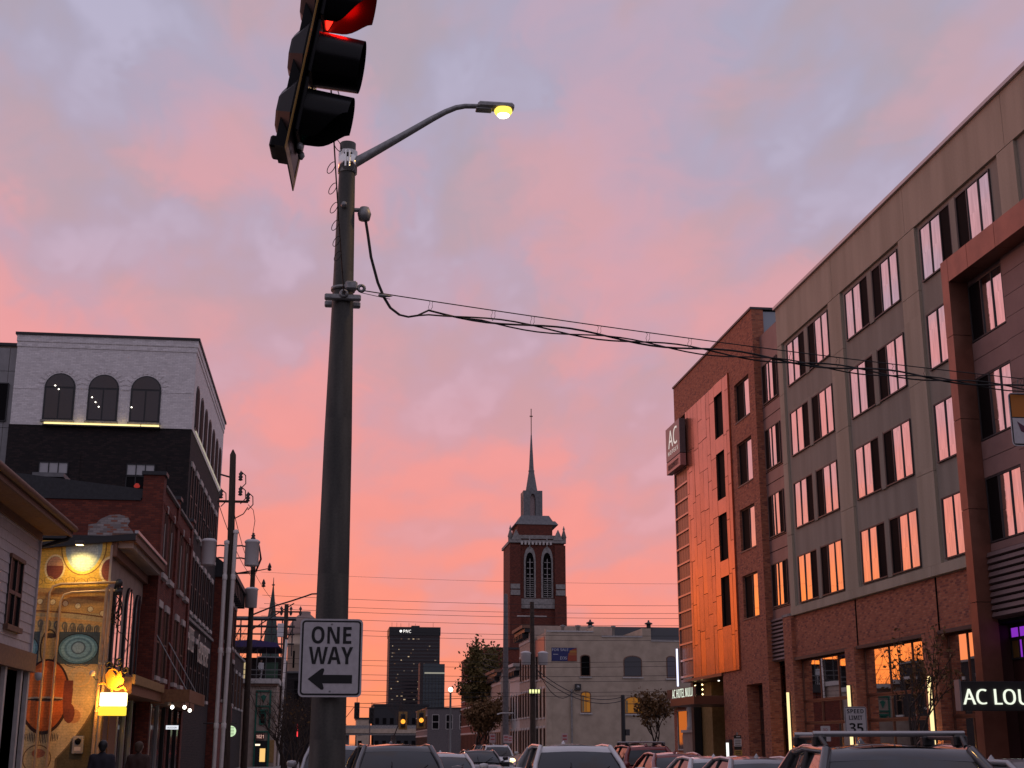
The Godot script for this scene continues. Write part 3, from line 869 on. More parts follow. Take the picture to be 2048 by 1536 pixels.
func mural_texture() -> ImageTexture:
	# painted wall: a large ornamental mask in ochre, teal and orange
	var W := 320
	var H := 960
	var img := Image.create(W, H, false, Image.FORMAT_RGB8)
	var wall := noise_img(0.02, 77, 320, 960)
	var brush := noise_img(0.11, 78, 320, 960, 3)
	var ochre := c3(0.52, 0.30, 0.05)
	# wall runs x -8.6 .. -6.0 and y 0 .. 6.9
	var put := func(x: float, y: float) -> Vector2i:
		return Vector2i(int((x + 8.6) / 2.6 * W), int((6.9 - y) / 6.9 * H))
	var ell := func(cx: float, cy: float, rx: float, ry: float, c: Color, lo := 0.0, hi := 1.0, yl := -99.0, yh := 99.0) -> void:
		var a: Vector2i = put.call(cx - rx, cy + ry)
		var b: Vector2i = put.call(cx + rx, cy - ry)
		for py in range(maxi(a.y, 0), mini(b.y + 1, H)):
			for px in range(maxi(a.x, 0), mini(b.x + 1, W)):
				var wx := (px + 0.5) / W * 2.6 - 8.6
				var wy := 6.9 - (py + 0.5) / H * 6.9
				var q := Vector2((wx - cx) / rx, (wy - cy) / ry).length()
				if q <= hi and q >= lo and wy > yl and wy < yh: img.set_pixel(px, py, srgb(c))
	for py in H:
		var wy := 6.9 - (py + 0.5) / H * 6.9
		for px in W:
			var wx := (px + 0.5) / W * 2.6 - 8.6
			var c := c3(0.55, 0.31, 0.045)
			if wy < 5.62: c = c3(0.38, 0.2, 0.06)
			if wy < 4.95: c = c3(0.36, 0.25, 0.11)
			if wy < 3.55: c = c3(0.42, 0.31, 0.155)
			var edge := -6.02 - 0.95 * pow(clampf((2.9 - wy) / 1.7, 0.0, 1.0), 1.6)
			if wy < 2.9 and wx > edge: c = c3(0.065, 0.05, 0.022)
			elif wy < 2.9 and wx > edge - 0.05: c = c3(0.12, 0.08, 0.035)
			img.set_pixel(px, py, srgb(c))
	# crown: disc, pale drop and half disc
	ell.call(-7.44, 6.16, 0.27, 0.36, c3(0.62, 0.46, 0.2))
	ell.call(-7.44, 6.16, 0.22, 0.31, c3(0.16, 0.035, 0.02))
	ell.call(-7.44, 6.2, 0.2, 0.27, c3(0.42, 0.2, 0.09), 0.0, 1.0, 6.22)
	ell.call(-6.72, 6.75, 0.6, 0.78, c3(0.2, 0.09, 0.02))
	ell.call(-6.72, 6.75, 0.57, 0.75, c3(0.62, 0.4, 0.08))
	ell.call(-6.72, 6.75, 0.48, 0.68, c3(0.3, 0.36, 0.33))
	ell.call(-6.7, 6.6, 0.36, 0.45, c3(0.42, 0.46, 0.38))
	ell.call(-5.98, 6.12, 0.3, 0.38, c3(0.66, 0.5, 0.24))
	ell.call(-5.98, 6.12, 0.24, 0.31, c3(0.2, 0.05, 0.03))
	for k in 7:
		ell.call(-7.85 + k * 0.28, 5.78 + 0.05 * (k % 2), 0.13, 0.1, c3(0.34, 0.17, 0.03), 0.82)
	# headband with studs
	for k in 3:
		var yy: float = [5.5, 5.02, 4.86][k]
		for px in W:
			var wx := (px + 0.5) / W * 2.6 - 8.6
			var sag: float = 0.16 * pow((wx + 7.9) / 1.9, 2.0)
			for dy in range(0, [14, 5, 16][k]):
				var pp: Vector2i = put.call(wx, yy - sag)
				if pp.y + dy < H: img.set_pixel(px, pp.y + dy, srgb([c3(0.3, 0.13, 0.035), c3(0.13, 0.05, 0.02), c3(0.45, 0.24, 0.075)][k]))
	for k in 6:
		ell.call(-7.75 + k * 0.33, 5.26 - 0.012 * k * k, 0.085, 0.085, c3(0.5, 0.38, 0.2))
		ell.call(-7.75 + k * 0.33, 5.26 - 0.012 * k * k, 0.085, 0.085, c3(0.16, 0.07, 0.03), 0.82)
	# curls and lashes
	for k in 9:
		ell.call(-7.9 + k * 0.21, 4.7 - 0.02 * k, 0.075, 0.11, c3(0.11, 0.1, 0.075), 0.55)
		ell.call(-7.88 + k * 0.21, 4.62 - 0.02 * k, 0.04, 0.16, c3(0.13, 0.1, 0.06))
	for k in 16:
		ell.call(-7.05 + k * 0.055, 4.5, 0.012, 0.11, c3(0.06, 0.05, 0.04))
	# eyes
	for ex in [-6.66, -8.2]:
		for py in range(put.call(0, 4.46).y, put.call(0, 3.62).y):
			for px in range(maxi(put.call(ex - 0.54, 0).x, 0), mini(put.call(ex + 0.54, 0).x, W)):
				img.set_pixel(px, py, srgb(c3(0.04, 0.055, 0.06)))
		ell.call(ex, 4.02, 0.53, 0.41, c3(0.012, 0.02, 0.025))
		ell.call(ex, 4.02, 0.5, 0.38, c3(0.07, 0.16, 0.2))
		ell.call(ex, 4.02, 0.44, 0.33, c3(0.14, 0.27, 0.31))
		ell.call(ex, 4.03, 0.36, 0.28, c3(0.07, 0.15, 0.19), 0.84)
		ell.call(ex, 4.05, 0.19, 0.17, c3(0.2, 0.3, 0.32))
		ell.call(ex, 4.05, 0.19, 0.17, c3(0.06, 0.1, 0.12), 0.8)
		for k in 3:
			ell.call(ex, 3.85 - k * 0.05, 0.48 - k * 0.04, 0.22, c3(0.03, 0.06, 0.07), 0.93, 1.0, -99, 3.8)
	# nose bar and cheeks
	ell.call(-7.42, 4.05, 0.23, 0.48, c3(0.05, 0.028, 0.012))
	ell.call(-7.42, 4.05, 0.19, 0.44, c3(0.4, 0.25, 0.085))
	ell.call(-7.42, 4.36, 0.17, 0.07, c3(0.05, 0.03, 0.02))
	ell.call(-6.55, 3.3, 0.3, 0.27, c3(0.5, 0.32, 0.12), 0.9)
	ell.call(-6.55, 3.28, 0.15, 0.15, c3(0.46, 0.31, 0.13))
	ell.call(-6.62, 2.35, 0.22, 0.25, c3(0.48, 0.33, 0.16))
	ell.call(-6.64, 2.28, 0.18, 0.18, c3(0.34, 0.17, 0.07))
	# lips
	ell.call(-7.4, 2.78, 0.62, 0.97, c3(0.03, 0.01, 0.006))
	ell.call(-7.4, 2.8, 0.56, 0.9, c3(0.36, 0.085, 0.018))
	ell.call(-7.5, 3.0, 0.36, 0.55, c3(0.44, 0.12, 0.028))
	ell.call(-7.5, 2.4, 0.38, 0.4, c3(0.4, 0.1, 0.022))
	ell.call(-7.4, 2.72, 0.54, 0.06, c3(0.3, 0.24, 0.17))
	ell.call(-7.4, 2.7, 0.46, 0.035, c3(0.025, 0.015, 0.012))
	ell.call(-6.83, 2.9, 0.12, 0.75, c3(0.13, 0.03, 0.016), 0.0, 1.0, -99, 3.2)
	ell.call(-6.75, 2.35, 0.13, 0.25, c3(0.13, 0.03, 0.016))
	for k in 22:
		ell.call(-7.88 + k * 0.042, 1.75, 0.012, 0.2 - 0.012 * absf(k - 11), c3(0.035, 0.03, 0.028))
	ell.call(-7.48, 1.2, 0.36, 0.36, c3(0.42, 0.29, 0.13))
	ell.call(-7.48, 1.2, 0.36, 0.36, c3(0.1, 0.05, 0.02), 0.93)
	ell.call(-7.45, 1.34, 0.17, 0.11, c3(0.28, 0.1, 0.05))
	# weathering and brick joints of the wall under the paint
	for py in H:
		for px in W:
			var t := 0.85 + 0.5 * wall.get_pixel(px, py).r + 0.7 * brush.get_pixel(px, py).r
			if py % 10 == 0 or (px + (16 if (py / 10) % 2 else 0)) % 32 == 0: t *= 0.72
			var c := img.get_pixel(px, py).srgb_to_linear() * t
			img.set_pixel(px, py, srgb(c))
	return ImageTexture.create_from_image(img)

func mural_house() -> void:
	var h := thing("mural_house", "two storey house with a painted mask mural on its side wall", "house", v3(-8, 0, -41))
	var Z := -37.7
	bx("wall", h, M.tan, v3(-14, 0, -44.4), v3(-6.0, 6.75, Z - 0.02))
	var pl := QuadMesh.new()
	pl.size = Vector2(2.6, 6.9)
	var mm := mat(Color.WHITE, 0.85)
	mm.albedo_color = Color.WHITE
	mm.albedo_texture = mural_texture()
	pm("mural", pl, mm, h, v3(-7.3, 3.45, Z))
	bx("corner_trim", h, M.tan, v3(-6.02, 0, Z - 0.02), v3(-5.96, 6.8, Z + 0.012))
	# sloping roof edge and bracketed cornice along the street
	bx("roof", h, M.slate, v3(-14, 6.95, -44.4), v3(-5.9, 7.05, Z + 0.05))
	var fl := prism("roof_edge", h, M.blackp, PackedVector2Array([Vector2(-8.2, 6.62), Vector2(-6.0, 6.88), Vector2(-5.36, 6.94), Vector2(-5.36, 7.12), Vector2(-8.2, 6.8)]), 0.14, v3(0, 0, Z + 0.05))
	bx("cornice", h, M.trim, v3(-6.0, 6.9, -44.4), v3(-5.36, 7.12, Z + 0.06))
	bx("cornice_edge", h, M.alum, v3(-5.4, 7.12, -44.4), v3(-5.3, 7.2, Z + 0.1))
	bx("cornice_board", h, M.trim, v3(-6.0, 6.5, -44.4), v3(-5.85, 6.9, Z))
	for k in 22:
		var z := Z - 0.2 - k * 0.29
		bx("dentil", h, M.tan, v3(-5.84, 6.74, z), v3(-5.44, 6.9, z + 0.12))
	# arched windows on the street side
	for zc in [-39.2, -41.4, -43.3]:
		var w := prism("window", h, M.blackp, arch_poly(1.25, 2.5, 0.62), 0.1, v3(-5.98, 3.55, zc), PI / 2)
		var p := prism("pane", w, M.mirror, arch_poly(1.02, 2.3, 0.5), 0.06, v3(-5.94, 3.66, zc), PI / 2)
		bx("mullion", w, M.blackp, v3(-5.93, 3.6, zc - 0.04), v3(-5.89, 6.0, zc + 0.04))
		bx("sill", w, M.trim, v3(-6.0, 3.4, zc - 0.72), v3(-5.82, 3.54, zc + 0.72))
	# ground floor: awning beam, door, posts
	bx("awning_beam", h, M.soffit, v3(-6.0, 2.85, -44.3), v3(-5.2, 3.3, Z + 0.04))
	bx("awning_trim", h, M.ochre, v3(-5.2, 3.12, -44.3), v3(-5.12, 3.36, Z + 0.06))
	bx("shop_wall", h, M.soffit, v3(-6.0, 0, -40.2), v3(-5.9, 2.85, -38.9))
	bx("door", h, M.trim, v3(-6.0, 0, -38.8), v3(-5.92, 2.4, -38.0))
	bx("transom", h, M.glassdim, v3(-6.0, 2.42, -38.8), v3(-5.93, 2.8, -38.0))
	for z in [-40.4, -41.8, -43.2]:
		bx("shop_pane", h, M.glassdim, v3(-6.0, 0.5, z - 1.15), v3(-5.95, 2.8, z))
		bx("shop_post", h, M.alum, v3(-6.0, 0, z), v3(-5.88, 2.85, z + 0.12))
	# flood lamp that washes the crown of the mural
	var lamp := thing("flood_lamp", "small flood lamp under the roof edge lighting the mural", "flood lamp", v3(-6.75, 6.75, Z + 0.5))
	cbx("housing", lamp, M.frame, v3(-6.87, 6.72, Z + 0.42), v3(-6.63, 6.82, Z + 0.62), 0.02)
	bx("lamp_lens", lamp, M.warm, v3(-6.84, 6.71, Z + 0.44), v3(-6.66, 6.717, Z + 0.6))
	tube("bracket", lamp, M.frame, [v3(-6.75, 6.8, Z + 0.45), v3(-6.75, 6.85, Z)], 0.02, 6)
	var l := SpotLight3D.new()
	l.name = "flood_light"
	lamp.add_child(l)
	l.position = v3(0, -0.06, 0.02)
	l.rotation = v3(deg_to_rad(-62), 0, 0)
	l.light_color = Color(1.0, 0.86, 0.55)
	l.light_energy = 2.6
	l.light_size = 0.08
	l.spot_angle = 58
	l.spot_range = 10
	l.spot_attenuation = 2
	l.shadow_enabled = true
	# conduits with bends, on the mural
	for q in [[-7.5, 5.72, 0.07], [-7.2, 5.5, 0.07]]:
		var c := thing("conduit", "upper bent steel conduit crossing the mural" if q[1] > 5.6 else "lower bent steel conduit crossing the mural", "conduit", v3(q[0], 0, Z + 0.1), "conduits on the mural wall")
		tube("pipe", c, M.conduit2, [v3(q[0], 0.6, Z + 0.08), v3(q[0], q[1] - 0.25, Z + 0.08), v3(q[0] + 0.07, q[1] - 0.07, Z + 0.08), v3(q[0] + 0.26, q[1], Z + 0.08), v3(-5.75, q[1] + 0.07, Z + 0.08)], 0.035, 8)
		lathe("weather_cap", c, M.blackp, [[0, -0.12], [0.09, -0.08], [0.1, 0.02], [0.05, 0.1], [0, 0.1]], v3(-5.72, q[1] + 0.05, Z + 0.08), 10)
	var b := thing("tangled_cables", "tangle of black service cables hanging at the mural corner", "cables", v3(-5.8, 5.4, Z))
	for k in 9:
		var pts := []
		var e := v3(rng.randf_range(-6.2, -5.4), rng.randf_range(4.2, 5.0), Z + 0.2 - rng.randf_range(0, 1.5))
		for j in 9:
			var t := j / 8.0
			pts.append(v3(-5.72, 5.65, Z + 0.1).lerp(e, t) + v3(sin(t * 6 + k) * 0.1, -0.35 * sin(t * PI) * rng.randf_range(0.3, 1.0), cos(t * 5 + k * 2) * 0.08))
		tube("cable", b, M.wire, pts, 0.014, 5)
	poster(Z)
	blade_sign(Z)

func poster(Z: float) -> void:
	var p := thing("meter_box", "small pale framed utility box low on the mural wall", "utility box", v3(-6.45, 1.4, Z))
	cbx("box", p, M.stone, v3(-6.6, 1.33, Z), v3(-6.32, 1.78, Z + 0.1), 0.015)
	lathe("dial", p, M.glassdim, [[0, 0.02], [0.08, 0.02], [0.08, 0]], v3(-6.46, 1.64, Z + 0.1), 14).rotation.x = PI / 2
	bx("plate", p, M.pale, v3(-6.54, 1.4, Z + 0.1), v3(-6.38, 1.5, Z + 0.106))

func blade_sign(Z: float) -> void:
	# lit box sign under a scrollwork bracket, on twin pipes at the corner
	var s := thing("lit_box_sign", "glowing yellow box sign under curly black scrollwork by the mural", "sign", v3(-5.6, 2.2, -36.9))
	var z := -36.9
	var st := s
	cbx("lamp_box", st, glow(c3(1.0, 0.82, 0.32), 4.2), v3(-5.86, 2.52, z - 0.12), v3(-5.2, 2.86, z + 0.12), 0.02)
	cbx("name_strip", st, glow(c3(1.0, 0.7, 0.05), 1.3), v3(-5.88, 2.28, z - 0.13), v3(-5.2, 2.5, z + 0.13), 0.02)
	tube("bracket", st, M.ochrebar, [v3(-5.95, 3.08, z), v3(-5.8, 3.1, z), v3(-5.66, 2.98, z), v3(-5.45, 2.93, z), v3(-5.3, 3.0, z), v3(-5.22, 2.9, z)], 0.03, 8)
	tube("hanger", st, M.ochrebar, [v3(-5.6, 2.95, z), v3(-5.58, 2.86, z)], 0.03, 8)
	for q in [[-5.62, 3.32, 0.17], [-5.4, 3.18, 0.15], [-5.28, 3.45, 0.1], [-5.72, 3.55, 0.12], [-5.46, 3.62, 0.11]]:
		var pts := []
		for k in 15:
			var a: float = k * 0.5 + q[0] * 9
			var r: float = q[2] * (1.0 - k * 0.05)
			pts.append(v3(q[0] + cos(a) * r, q[1] + sin(a) * r, z))
		tube("scroll", st, M.blackp if q[1] > 3.4 else M.ochrebar, pts, 0.028, 6)
	prism("leaf_plate", st, M.ochrebar, PackedVector2Array([Vector2(-0.2, -0.3), Vector2(0.02, -0.36), Vector2(0.2, -0.16), Vector2(0.12, 0.1), Vector2(0.0, -0.05), Vector2(-0.12, 0.16), Vector2(-0.26, 0.0)]), 0.04, v3(-5.52, 3.32, z))
	var l := OmniLight3D.new()
	l.name = "box_light"
	s.add_child(l)
	l.position = v3(-0.34, 0.42, 0.06)
	l.light_color = Color(1.0, 0.66, 0.22)
	l.light_energy = 0.9
	l.light_size = 0.04
	l.omni_range = 12
	l.omni_attenuation = 2
	l.shadow_enabled = true
	var l2 := l.duplicate()
	l2.name = "box_light_front"
	s.add_child(l2)
	l2.position = v3(0.22, 0.85, 0.28)
	l2.light_energy = 1.6
	for q in [[-5.98, 0.045], [-5.86, 0.04]]:
		var c := thing("riser_pipe", "thicker upright service pipe at the mural corner" if q[1] > 0.042 else "thinner upright service pipe at the mural corner, closer to the lit sign", "pipe", v3(q[0], 0, -37.2), "riser pipes at the mural corner")
		tube("pipe", c, M.conduit2, [v3(q[0] - 0.03, 0, -37.2), v3(q[0], 3.2, -37.2), v3(q[0] + 0.02, 5.6, -37.25)], q[1], 10)
		for y in [0.9, 2.4, 3.6]:
			lathe("strap", c, M.conduit2, [[q[1] + 0.012, -0.03], [q[1] + 0.012, 0.03], [q[1], 0.03]], v3(q[0], y, -37.2), 10)
	var d := thing("globe_lamp", "small white globe lamp on the mural corner pipes", "lamp", v3(-6.1, 3.3, -37.0))
	lathe("globe", d, M.pale, [[0, -0.08], [0.06, -0.06], [0.08, 0], [0.06, 0.06], [0, 0.08]], v3(-6.13, 3.35, -37.0), 14)
	tube("arm", d, M.frame, [v3(-6.13, 3.3, -37.0), v3(-6.05, 3.2, -37.1), v3(-5.98, 3.2, -37.2)], 0.015, 6)

func red_brick_house() -> void:
	var h := thing("red_brick_house", "dark red brick house with tall arched windows behind the mural house", "house", v3(-9, 0, -49))
	var X := -5.62
	var z0 := -54.6
	var z1 := -44.4
	bx("wall", h, M.rbrick, v3(-14, 0, z0), v3(X, 9.2, z1))
	bx("coping", h, M.slate, v3(-14, 9.2, z1 - 0.3), v3(-6.25, 9.3, z1 + 0.05))
	# dark roof sloping down to the street
	var r := prism("roof", h, M.slate, PackedVector2Array([Vector2(-14, 9.3), Vector2(-6.25, 9.3), Vector2(-6.25, 9.62), Vector2(-10.2, 10.05), Vector2(-14, 10.4)]), 9.5, v3(0, 0, -49.4))
	bx("skylight", h, M.lead, v3(-9.9, 10.06, -46.5), v3(-8.9, 10.2, -45.2))
	# parapet piers on the front
	for q in [z1 - 0.62, -49.6, z0 + 0.02]:
		bx("pier", h, M.rbrick, v3(-6.22, 9.2, q), v3(X + 0.06, 10.05, q + 0.6))
		bx("pier_cap", h, M.slate, v3(-6.28, 10.05, q - 0.06), v3(X + 0.12, 10.17, q + 0.66))
		bx("pilaster", h, M.rbrick, v3(X, 0, q), v3(X + 0.08, 9.2, q + 0.6))
	bx("parapet", h, M.rbrick, v3(-6.1, 9.2, -49.0), v3(X, 9.75, z1 - 0.62))
	bx("parapet", h, M.rbrick, v3(-6.1, 9.2, z0 + 0.62), v3(X, 9.75, -49.6))
	for q in [[-49.0, z1 - 0.62], [z0 + 0.62, -49.6]]:
		bx("parapet_cap", h, M.stone, v3(-6.15, 9.75, q[0]), v3(X + 0.1, 9.83, q[1]))
	for k in 24:
		bx("dentil", h, M.rbrick, v3(X, 9.0, z0 + 0.3 + k * 0.41), v3(X + 0.1, 9.18, z0 + 0.5 + k * 0.41))
	for q in [-45.75, -47.75, -50.9, -53.0]:
		var w := prism("window", h, M.trim, arch_poly(1.1, 2.2, 0.55), 0.08, v3(X, 7.0, q), PI / 2)
		prism("pane", w, M.glassmatte, arch_poly(0.9, 2.0, 0.45), 0.05, v3(X + 0.03, 7.05, q), PI / 2)
		bx("mullion", w, M.pale, v3(X + 0.05, 7.05, q + 0.36), v3(X + 0.075, 8.6, q + 0.42))
		bx("sill", w, M.pale, v3(X, 6.82, q - 0.62), v3(X + 0.14, 6.98, q + 0.62))
		bx("keystone", w, M.pale, v3(X, 9.05 - 0.05, q - 0.12), v3(X + 0.1, 9.24, q + 0.12))
		slim_x(h, X, q - 0.42, q + 0.42, 3.7, 5.9, M.trim, M.glassdim)
	bx("shop_beam", h, M.soffit, v3(X, 2.8, z0 + 0.3), v3(X + 0.5, 3.25, z1 - 0.1))
	for k in 5:
		bx("shop_pane", h, M.glassdim, v3(X, 0.3, z1 - 0.4 - k * 1.9 - 1.6), v3(X + 0.03, 2.75, z1 - 0.4 - k * 1.9))
		bx("shop_post", h, M.alum if k < 2 else M.blackp, v3(X, 0, z1 - 0.4 - k * 1.9), v3(X + 0.1, 2.8, z1 - 0.28 - k * 1.9))
	# old render patch left on the side wall
	var pts := PackedVector2Array()
	for q in [[-7.82, 7.2], [-7.84, 8.38], [-7.6, 8.42], [-7.48, 8.56], [-7.2, 8.7], [-6.9, 8.72], [-6.62, 8.66], [-6.55, 8.5], [-6.62, 8.38], [-6.45, 8.2], [-6.35, 8.0], [-6.16, 8.1], [-6.08, 7.9], [-6.2, 7.2]]:
		pts.append(Vector2(q[0], q[1]))
	prism("render_patch", h, M.obrick, pts, 0.03, v3(0, 0, z1 + 0.005))
	# lit shop sign plate and spot lamps below the beam
	var s := thing("shop_plate_sign", "small white lit shop plate in the dark doorway", "sign", v3(-5.1, 1.9, -47.5))
	bx("lit_plate", s, glow(c3(0.9, 0.92, 1.0), 0.9), v3(-5.35, 2.05, -47.5), v3(-4.95, 2.18, -47.44))
	text("lettering", s, M.signk, "outside", v3(-5.15, 2.115, -47.435), 0.3, 0.07, 0, 0.006)
	for q in [[-5.05, 2.72, -46.2, "closest to the mural"], [-4.8, 2.75, -47.6, "in the middle of the three"], [-4.75, 2.68, -48.9, "closest to the utility pole"]]:
		var t := thing("spot_lamp", "small bright spot lamp under the rust coloured awning, " + q[3], "spot lamp", v3(q[0], q[1], q[2]), "spot lamps under the awning")
		lathe("bulb", t, M.white, [[0, -0.05], [0.05, -0.02], [0.06, 0.03], [0.03, 0.08], [0, 0.08]], v3(q[0], q[1], q[2]), 10)
		tube("stem", t, M.frame, [v3(q[0], q[1] + 0.07, q[2]), v3(q[0] - 0.02, 2.95, q[2])], 0.012, 5)
	var a := thing("awning", "rust coloured flat awning over the dark shopfronts", "awning", v3(-5, 2.9, -46))
	bx("deck", a, M.trim, v3(-5.5, 3.0, -50), v3(-4.4, 3.1, -44.6))
	bx("front_fascia", a, M.soffit, v3(-4.44, 2.86, -50), v3(-4.36, 3.24, -44.6))
	bx("end_fascia", a, M.soffit, v3(-5.5, 2.86, -44.62), v3(-4.36, 3.24, -44.54))
	for k in 2:
		tube("tie_rod", a, M.galv, [v3(-4.5, 3.2, -45.2 - k * 3.5), v3(-5.6, 5.0, -45.4 - k * 3.5)], 0.02, 6)

func dark_house() -> void:
	var h := thing("dark_hotel", "tall building of black brick below and white brick above with arched windows", "building", v3(-10, 0, -63))
	var X := -6.0
	var Zf := -55.5
	var Zb := -70.8
	bx("lower_wall", h, M.kbrick, v3(-13.25, 0, Zb), v3(X, 14.12, Zf))
	bx("upper_wall", h, M.wbrick, v3(-13.2, 14.12, Zb), v3(X + 0.02, 17.4, Zf + 0.03))
	bx("frieze", h, M.wbrick, v3(-13.22, 17.4, Zb), v3(X + 0.05, 17.62, Zf + 0.06))
	bx("frieze", h, M.wbrick, v3(-13.24, 17.62, Zb), v3(X + 0.08, 17.9, Zf + 0.09))
	bx("coping", h, M.blackp, v3(-13.3, 17.9, Zb - 0.05), v3(X + 0.14, 18.0, Zf + 0.15))
	bx("soldier_course", h, M.wbrick, v3(-13.2, 15.62, Zf + 0.03), v3(-11.98, 15.7, Zf + 0.045))
	bx("soldier_course", h, M.wbrick, v3(-7.3, 15.62, Zf + 0.03), v3(X, 15.7, Zf + 0.045))
	var amber := mat(c3(0.05, 0.035, 0.032), 0.06)
	for xc in [-11.36, -9.62, -7.92]:
		# ring of voussoirs
		var w := prism("window", h, M.blackp, arch_poly(1.22, 1.97, 0.6, 14), 0.08, v3(xc, 14.34, Zf + 0.03))
		prism("fanlight_pane", w, amber, fan_poly(1.1, 0.52), 0.03, v3(xc, 15.74, Zf + 0.065))
		for s in [-1, 1]:
			bx("pane", w, amber, v3(xc + s * 0.28 - 0.25, 14.4, Zf + 0.06), v3(xc + s * 0.28 + 0.25, 15.66, Zf + 0.08))
		for k in 13:
			var a := PI * k / 12.0
			var b := bx("voussoir", h, M.wbrick, v3(-0.11, -0.045, -0.02), v3(0.11, 0.045, 0.02))
			b.position = v3(xc + cos(a) * 0.78, 15.72 + sin(a) * 0.78, Zf + 0.032) - O[h]
			b.rotation.z = a
		bx("sill", w, M.stone, v3(xc - 0.66, 14.24, Zf + 0.03), v3(xc + 0.66, 14.33, Zf + 0.14))
	for k in 7:
		var zc := -56.9 - k * 2.05
		var w := prism("window", h, M.blackp, arch_poly(1.25, 1.97, 0.6, 12), 0.08, v3(X + 0.02, 14.34, zc), PI / 2)
		prism("pane", w, M.glassmatte, arch_poly(1.05, 1.8, 0.5, 12), 0.05, v3(X + 0.05, 14.42, zc), PI / 2)
	# light strip under the arched windows
	var s := thing("light_strip", "long warm light strip below the arched windows", "light strip", v3(-9.6, 14.1, Zf))
	bx("light_bar", s, M.strip, v3(-11.85, 14.14, Zf + 0.1), v3(-8.05, 14.21, Zf + 0.18))
	bx("light_bar", s, M.strip, v3(-8.0, 14.14, Zf + 0.1), v3(-7.3, 14.21, Zf + 0.18))
	bx("channel", s, M.frame, v3(-11.9, 14.08, Zf), v3(-7.25, 14.135, Zf + 0.2))
	for k in 2:
		var l := AreaLight3D.new()
		l.name = "strip_light"
		s.add_child(l)
		l.area_size = Vector2(2.2, 0.06)
		l.position = v3(-1.1 + k * 2.3, 0.13, 0.15)
		l.rotation.x = PI / 2 + 0.5
		l.light_color = Color(1.0, 0.84, 0.5)
		l.light_energy = 0.12
		l.shadow_enabled = true
	var s2 := thing("light_strip", "thin pale light strip along the street side of the white storey", "light strip", v3(X, 14.1, -63))
	for k in 5:
		bx("light_bar", s2, M.strip2, v3(X + 0.1, 14.13, -58.8 - k * 2.9), v3(X + 0.15, 14.17, -56.0 - k * 2.9))
	# lower windows with drawn blinds
	var blind := mat(c3(0.42, 0.42, 0.42), 0.7)
	for q in [[-11.9, -10.78], [-8.46, -7.36]]:
		bx("recess_panel", h, M.kbrick, v3(q[0] - 0.45, 9.5, Zf), v3(q[1] + 0.45, 13.0, Zf + 0.03))
		unit_z(h, Zf + 0.03, q[0], q[1], 12.1, 12.6, 3, 1, M.blackp, blind, 0.04)
		unit_z(h, Zf + 0.03, q[0], q[1], 11.4, 12.1, 3, 1, M.blackp, M.glassdim, 0.04)
	lathe("red_lamp_shade", h, glow(c3(0.6, 0.05, 0.04), 0.45), [[0.05, 0], [0.11, 0.02], [0.12, 0.08], [0.06, 0.17], [0, 0.17]], v3(-8.0, 11.6, Zf + 0.16), 10)
	# street side lower windows
	for k in 7:
		for fl in 3:
			slim_x(h, X, -57.2 - k * 2.0, -56.3 - k * 2.0, 3.6 + fl * 3.4, 5.9 + fl * 3.4, M.blackp, M.glassdim)
	bx("string_course", h, M.stone, v3(X, 6.6, Zb), v3(X + 0.1, 6.72, Zf))
	bx("corner_lamp_box", h, M.ochre, v3(X + 0.01, 3.1, -55.95), v3(X + 0.06, 5.2, -55.6))
	# upright hotel lettering over the street
	var t := thing("hotel_letter_sign", "white metal hotel letters standing off the black brick wall", "sign", v3(-5.8, 5.5, -60))
	var lm := mat(c3(0.62, 0.6, 0.52), 0.5)
	text("lettering", t, lm, "HOTEL", v3(X + 0.3, 5.75, -57.6), 2.3, 0.95, PI / 2, 0.012, f_serif)
	text("lettering", t, lm, "Genevieve", v3(X + 0.3, 5.65, -63.2), 5.2, 1.25, PI / 2, 0.012, f_serif)
	# grey house behind on the far side
	var g := thing("grey_clad_building", "grey panel clad building beyond the black and white brick corner", "building", v3(-17, 0, -58))
	bx("wall", g, M.stucco2, v3(-26, 0, -66), v3(-13.3, 17.6, -56.2))
	for y in [[9.0, 11.4], [11.42, 14.1], [14.12, 16.5], [16.52, 17.5]]:
		bx("wall_panel", g, M.alum2, v3(-13.62, y[0], -56.2), v3(-13.32, y[1], -56.15))
		bx("wall_panel", g, M.alum2, v3(-16, y[0], -56.2), v3(-13.64, y[1], -56.15))
	bx("coping", g, M.blackp, v3(-26, 17.6, -66), v3(-13.32, 17.72, -56.1))
	unit_z(g, -56.15, -16, -13.55, 14.35, 16.0, 3, 1, M.blackp, M.glassdim)
	# white flues on the mural house's far neighbour
	var lamps := [[-11.55, 15.77, -55.9], [-11.4, 15.62, -55.9], [-10.05, 15.32, -55.9], [-9.9, 15.12, -55.9], [-9.76, 14.93, -55.9], [-8.45, 14.95, -55.9]]
	var lw := ["upper lamp in the arched window closest to the grey building", "lower lamp in the arched window closest to the grey building", "topmost of three lamps in the middle arched window", "second of three lamps in the middle arched window", "lowest of three lamps in the middle arched window", "single lamp in the arched window closest to the corner"]
	var li := 0
	for q in lamps:
		var o := thing("ceiling_lamp", "tiny bright " + lw[li], "lamp", v3(q[0], q[1], Zf + 0.09), "lamps seen in the arched windows")
		li += 1
		lathe("bulb", o, M.white, [[0, -0.03], [0.035, 0], [0, 0.03]], v3(q[0], q[1], Zf + 0.1), 10)

func fan_poly(w: float, rise: float, n := 12) -> PackedVector2Array:
	var p := PackedVector2Array()
	for k in n + 1:
		var a := PI * k / n
		p.append(Vector2(cos(a) * w / 2, sin(a) * rise))
	return p

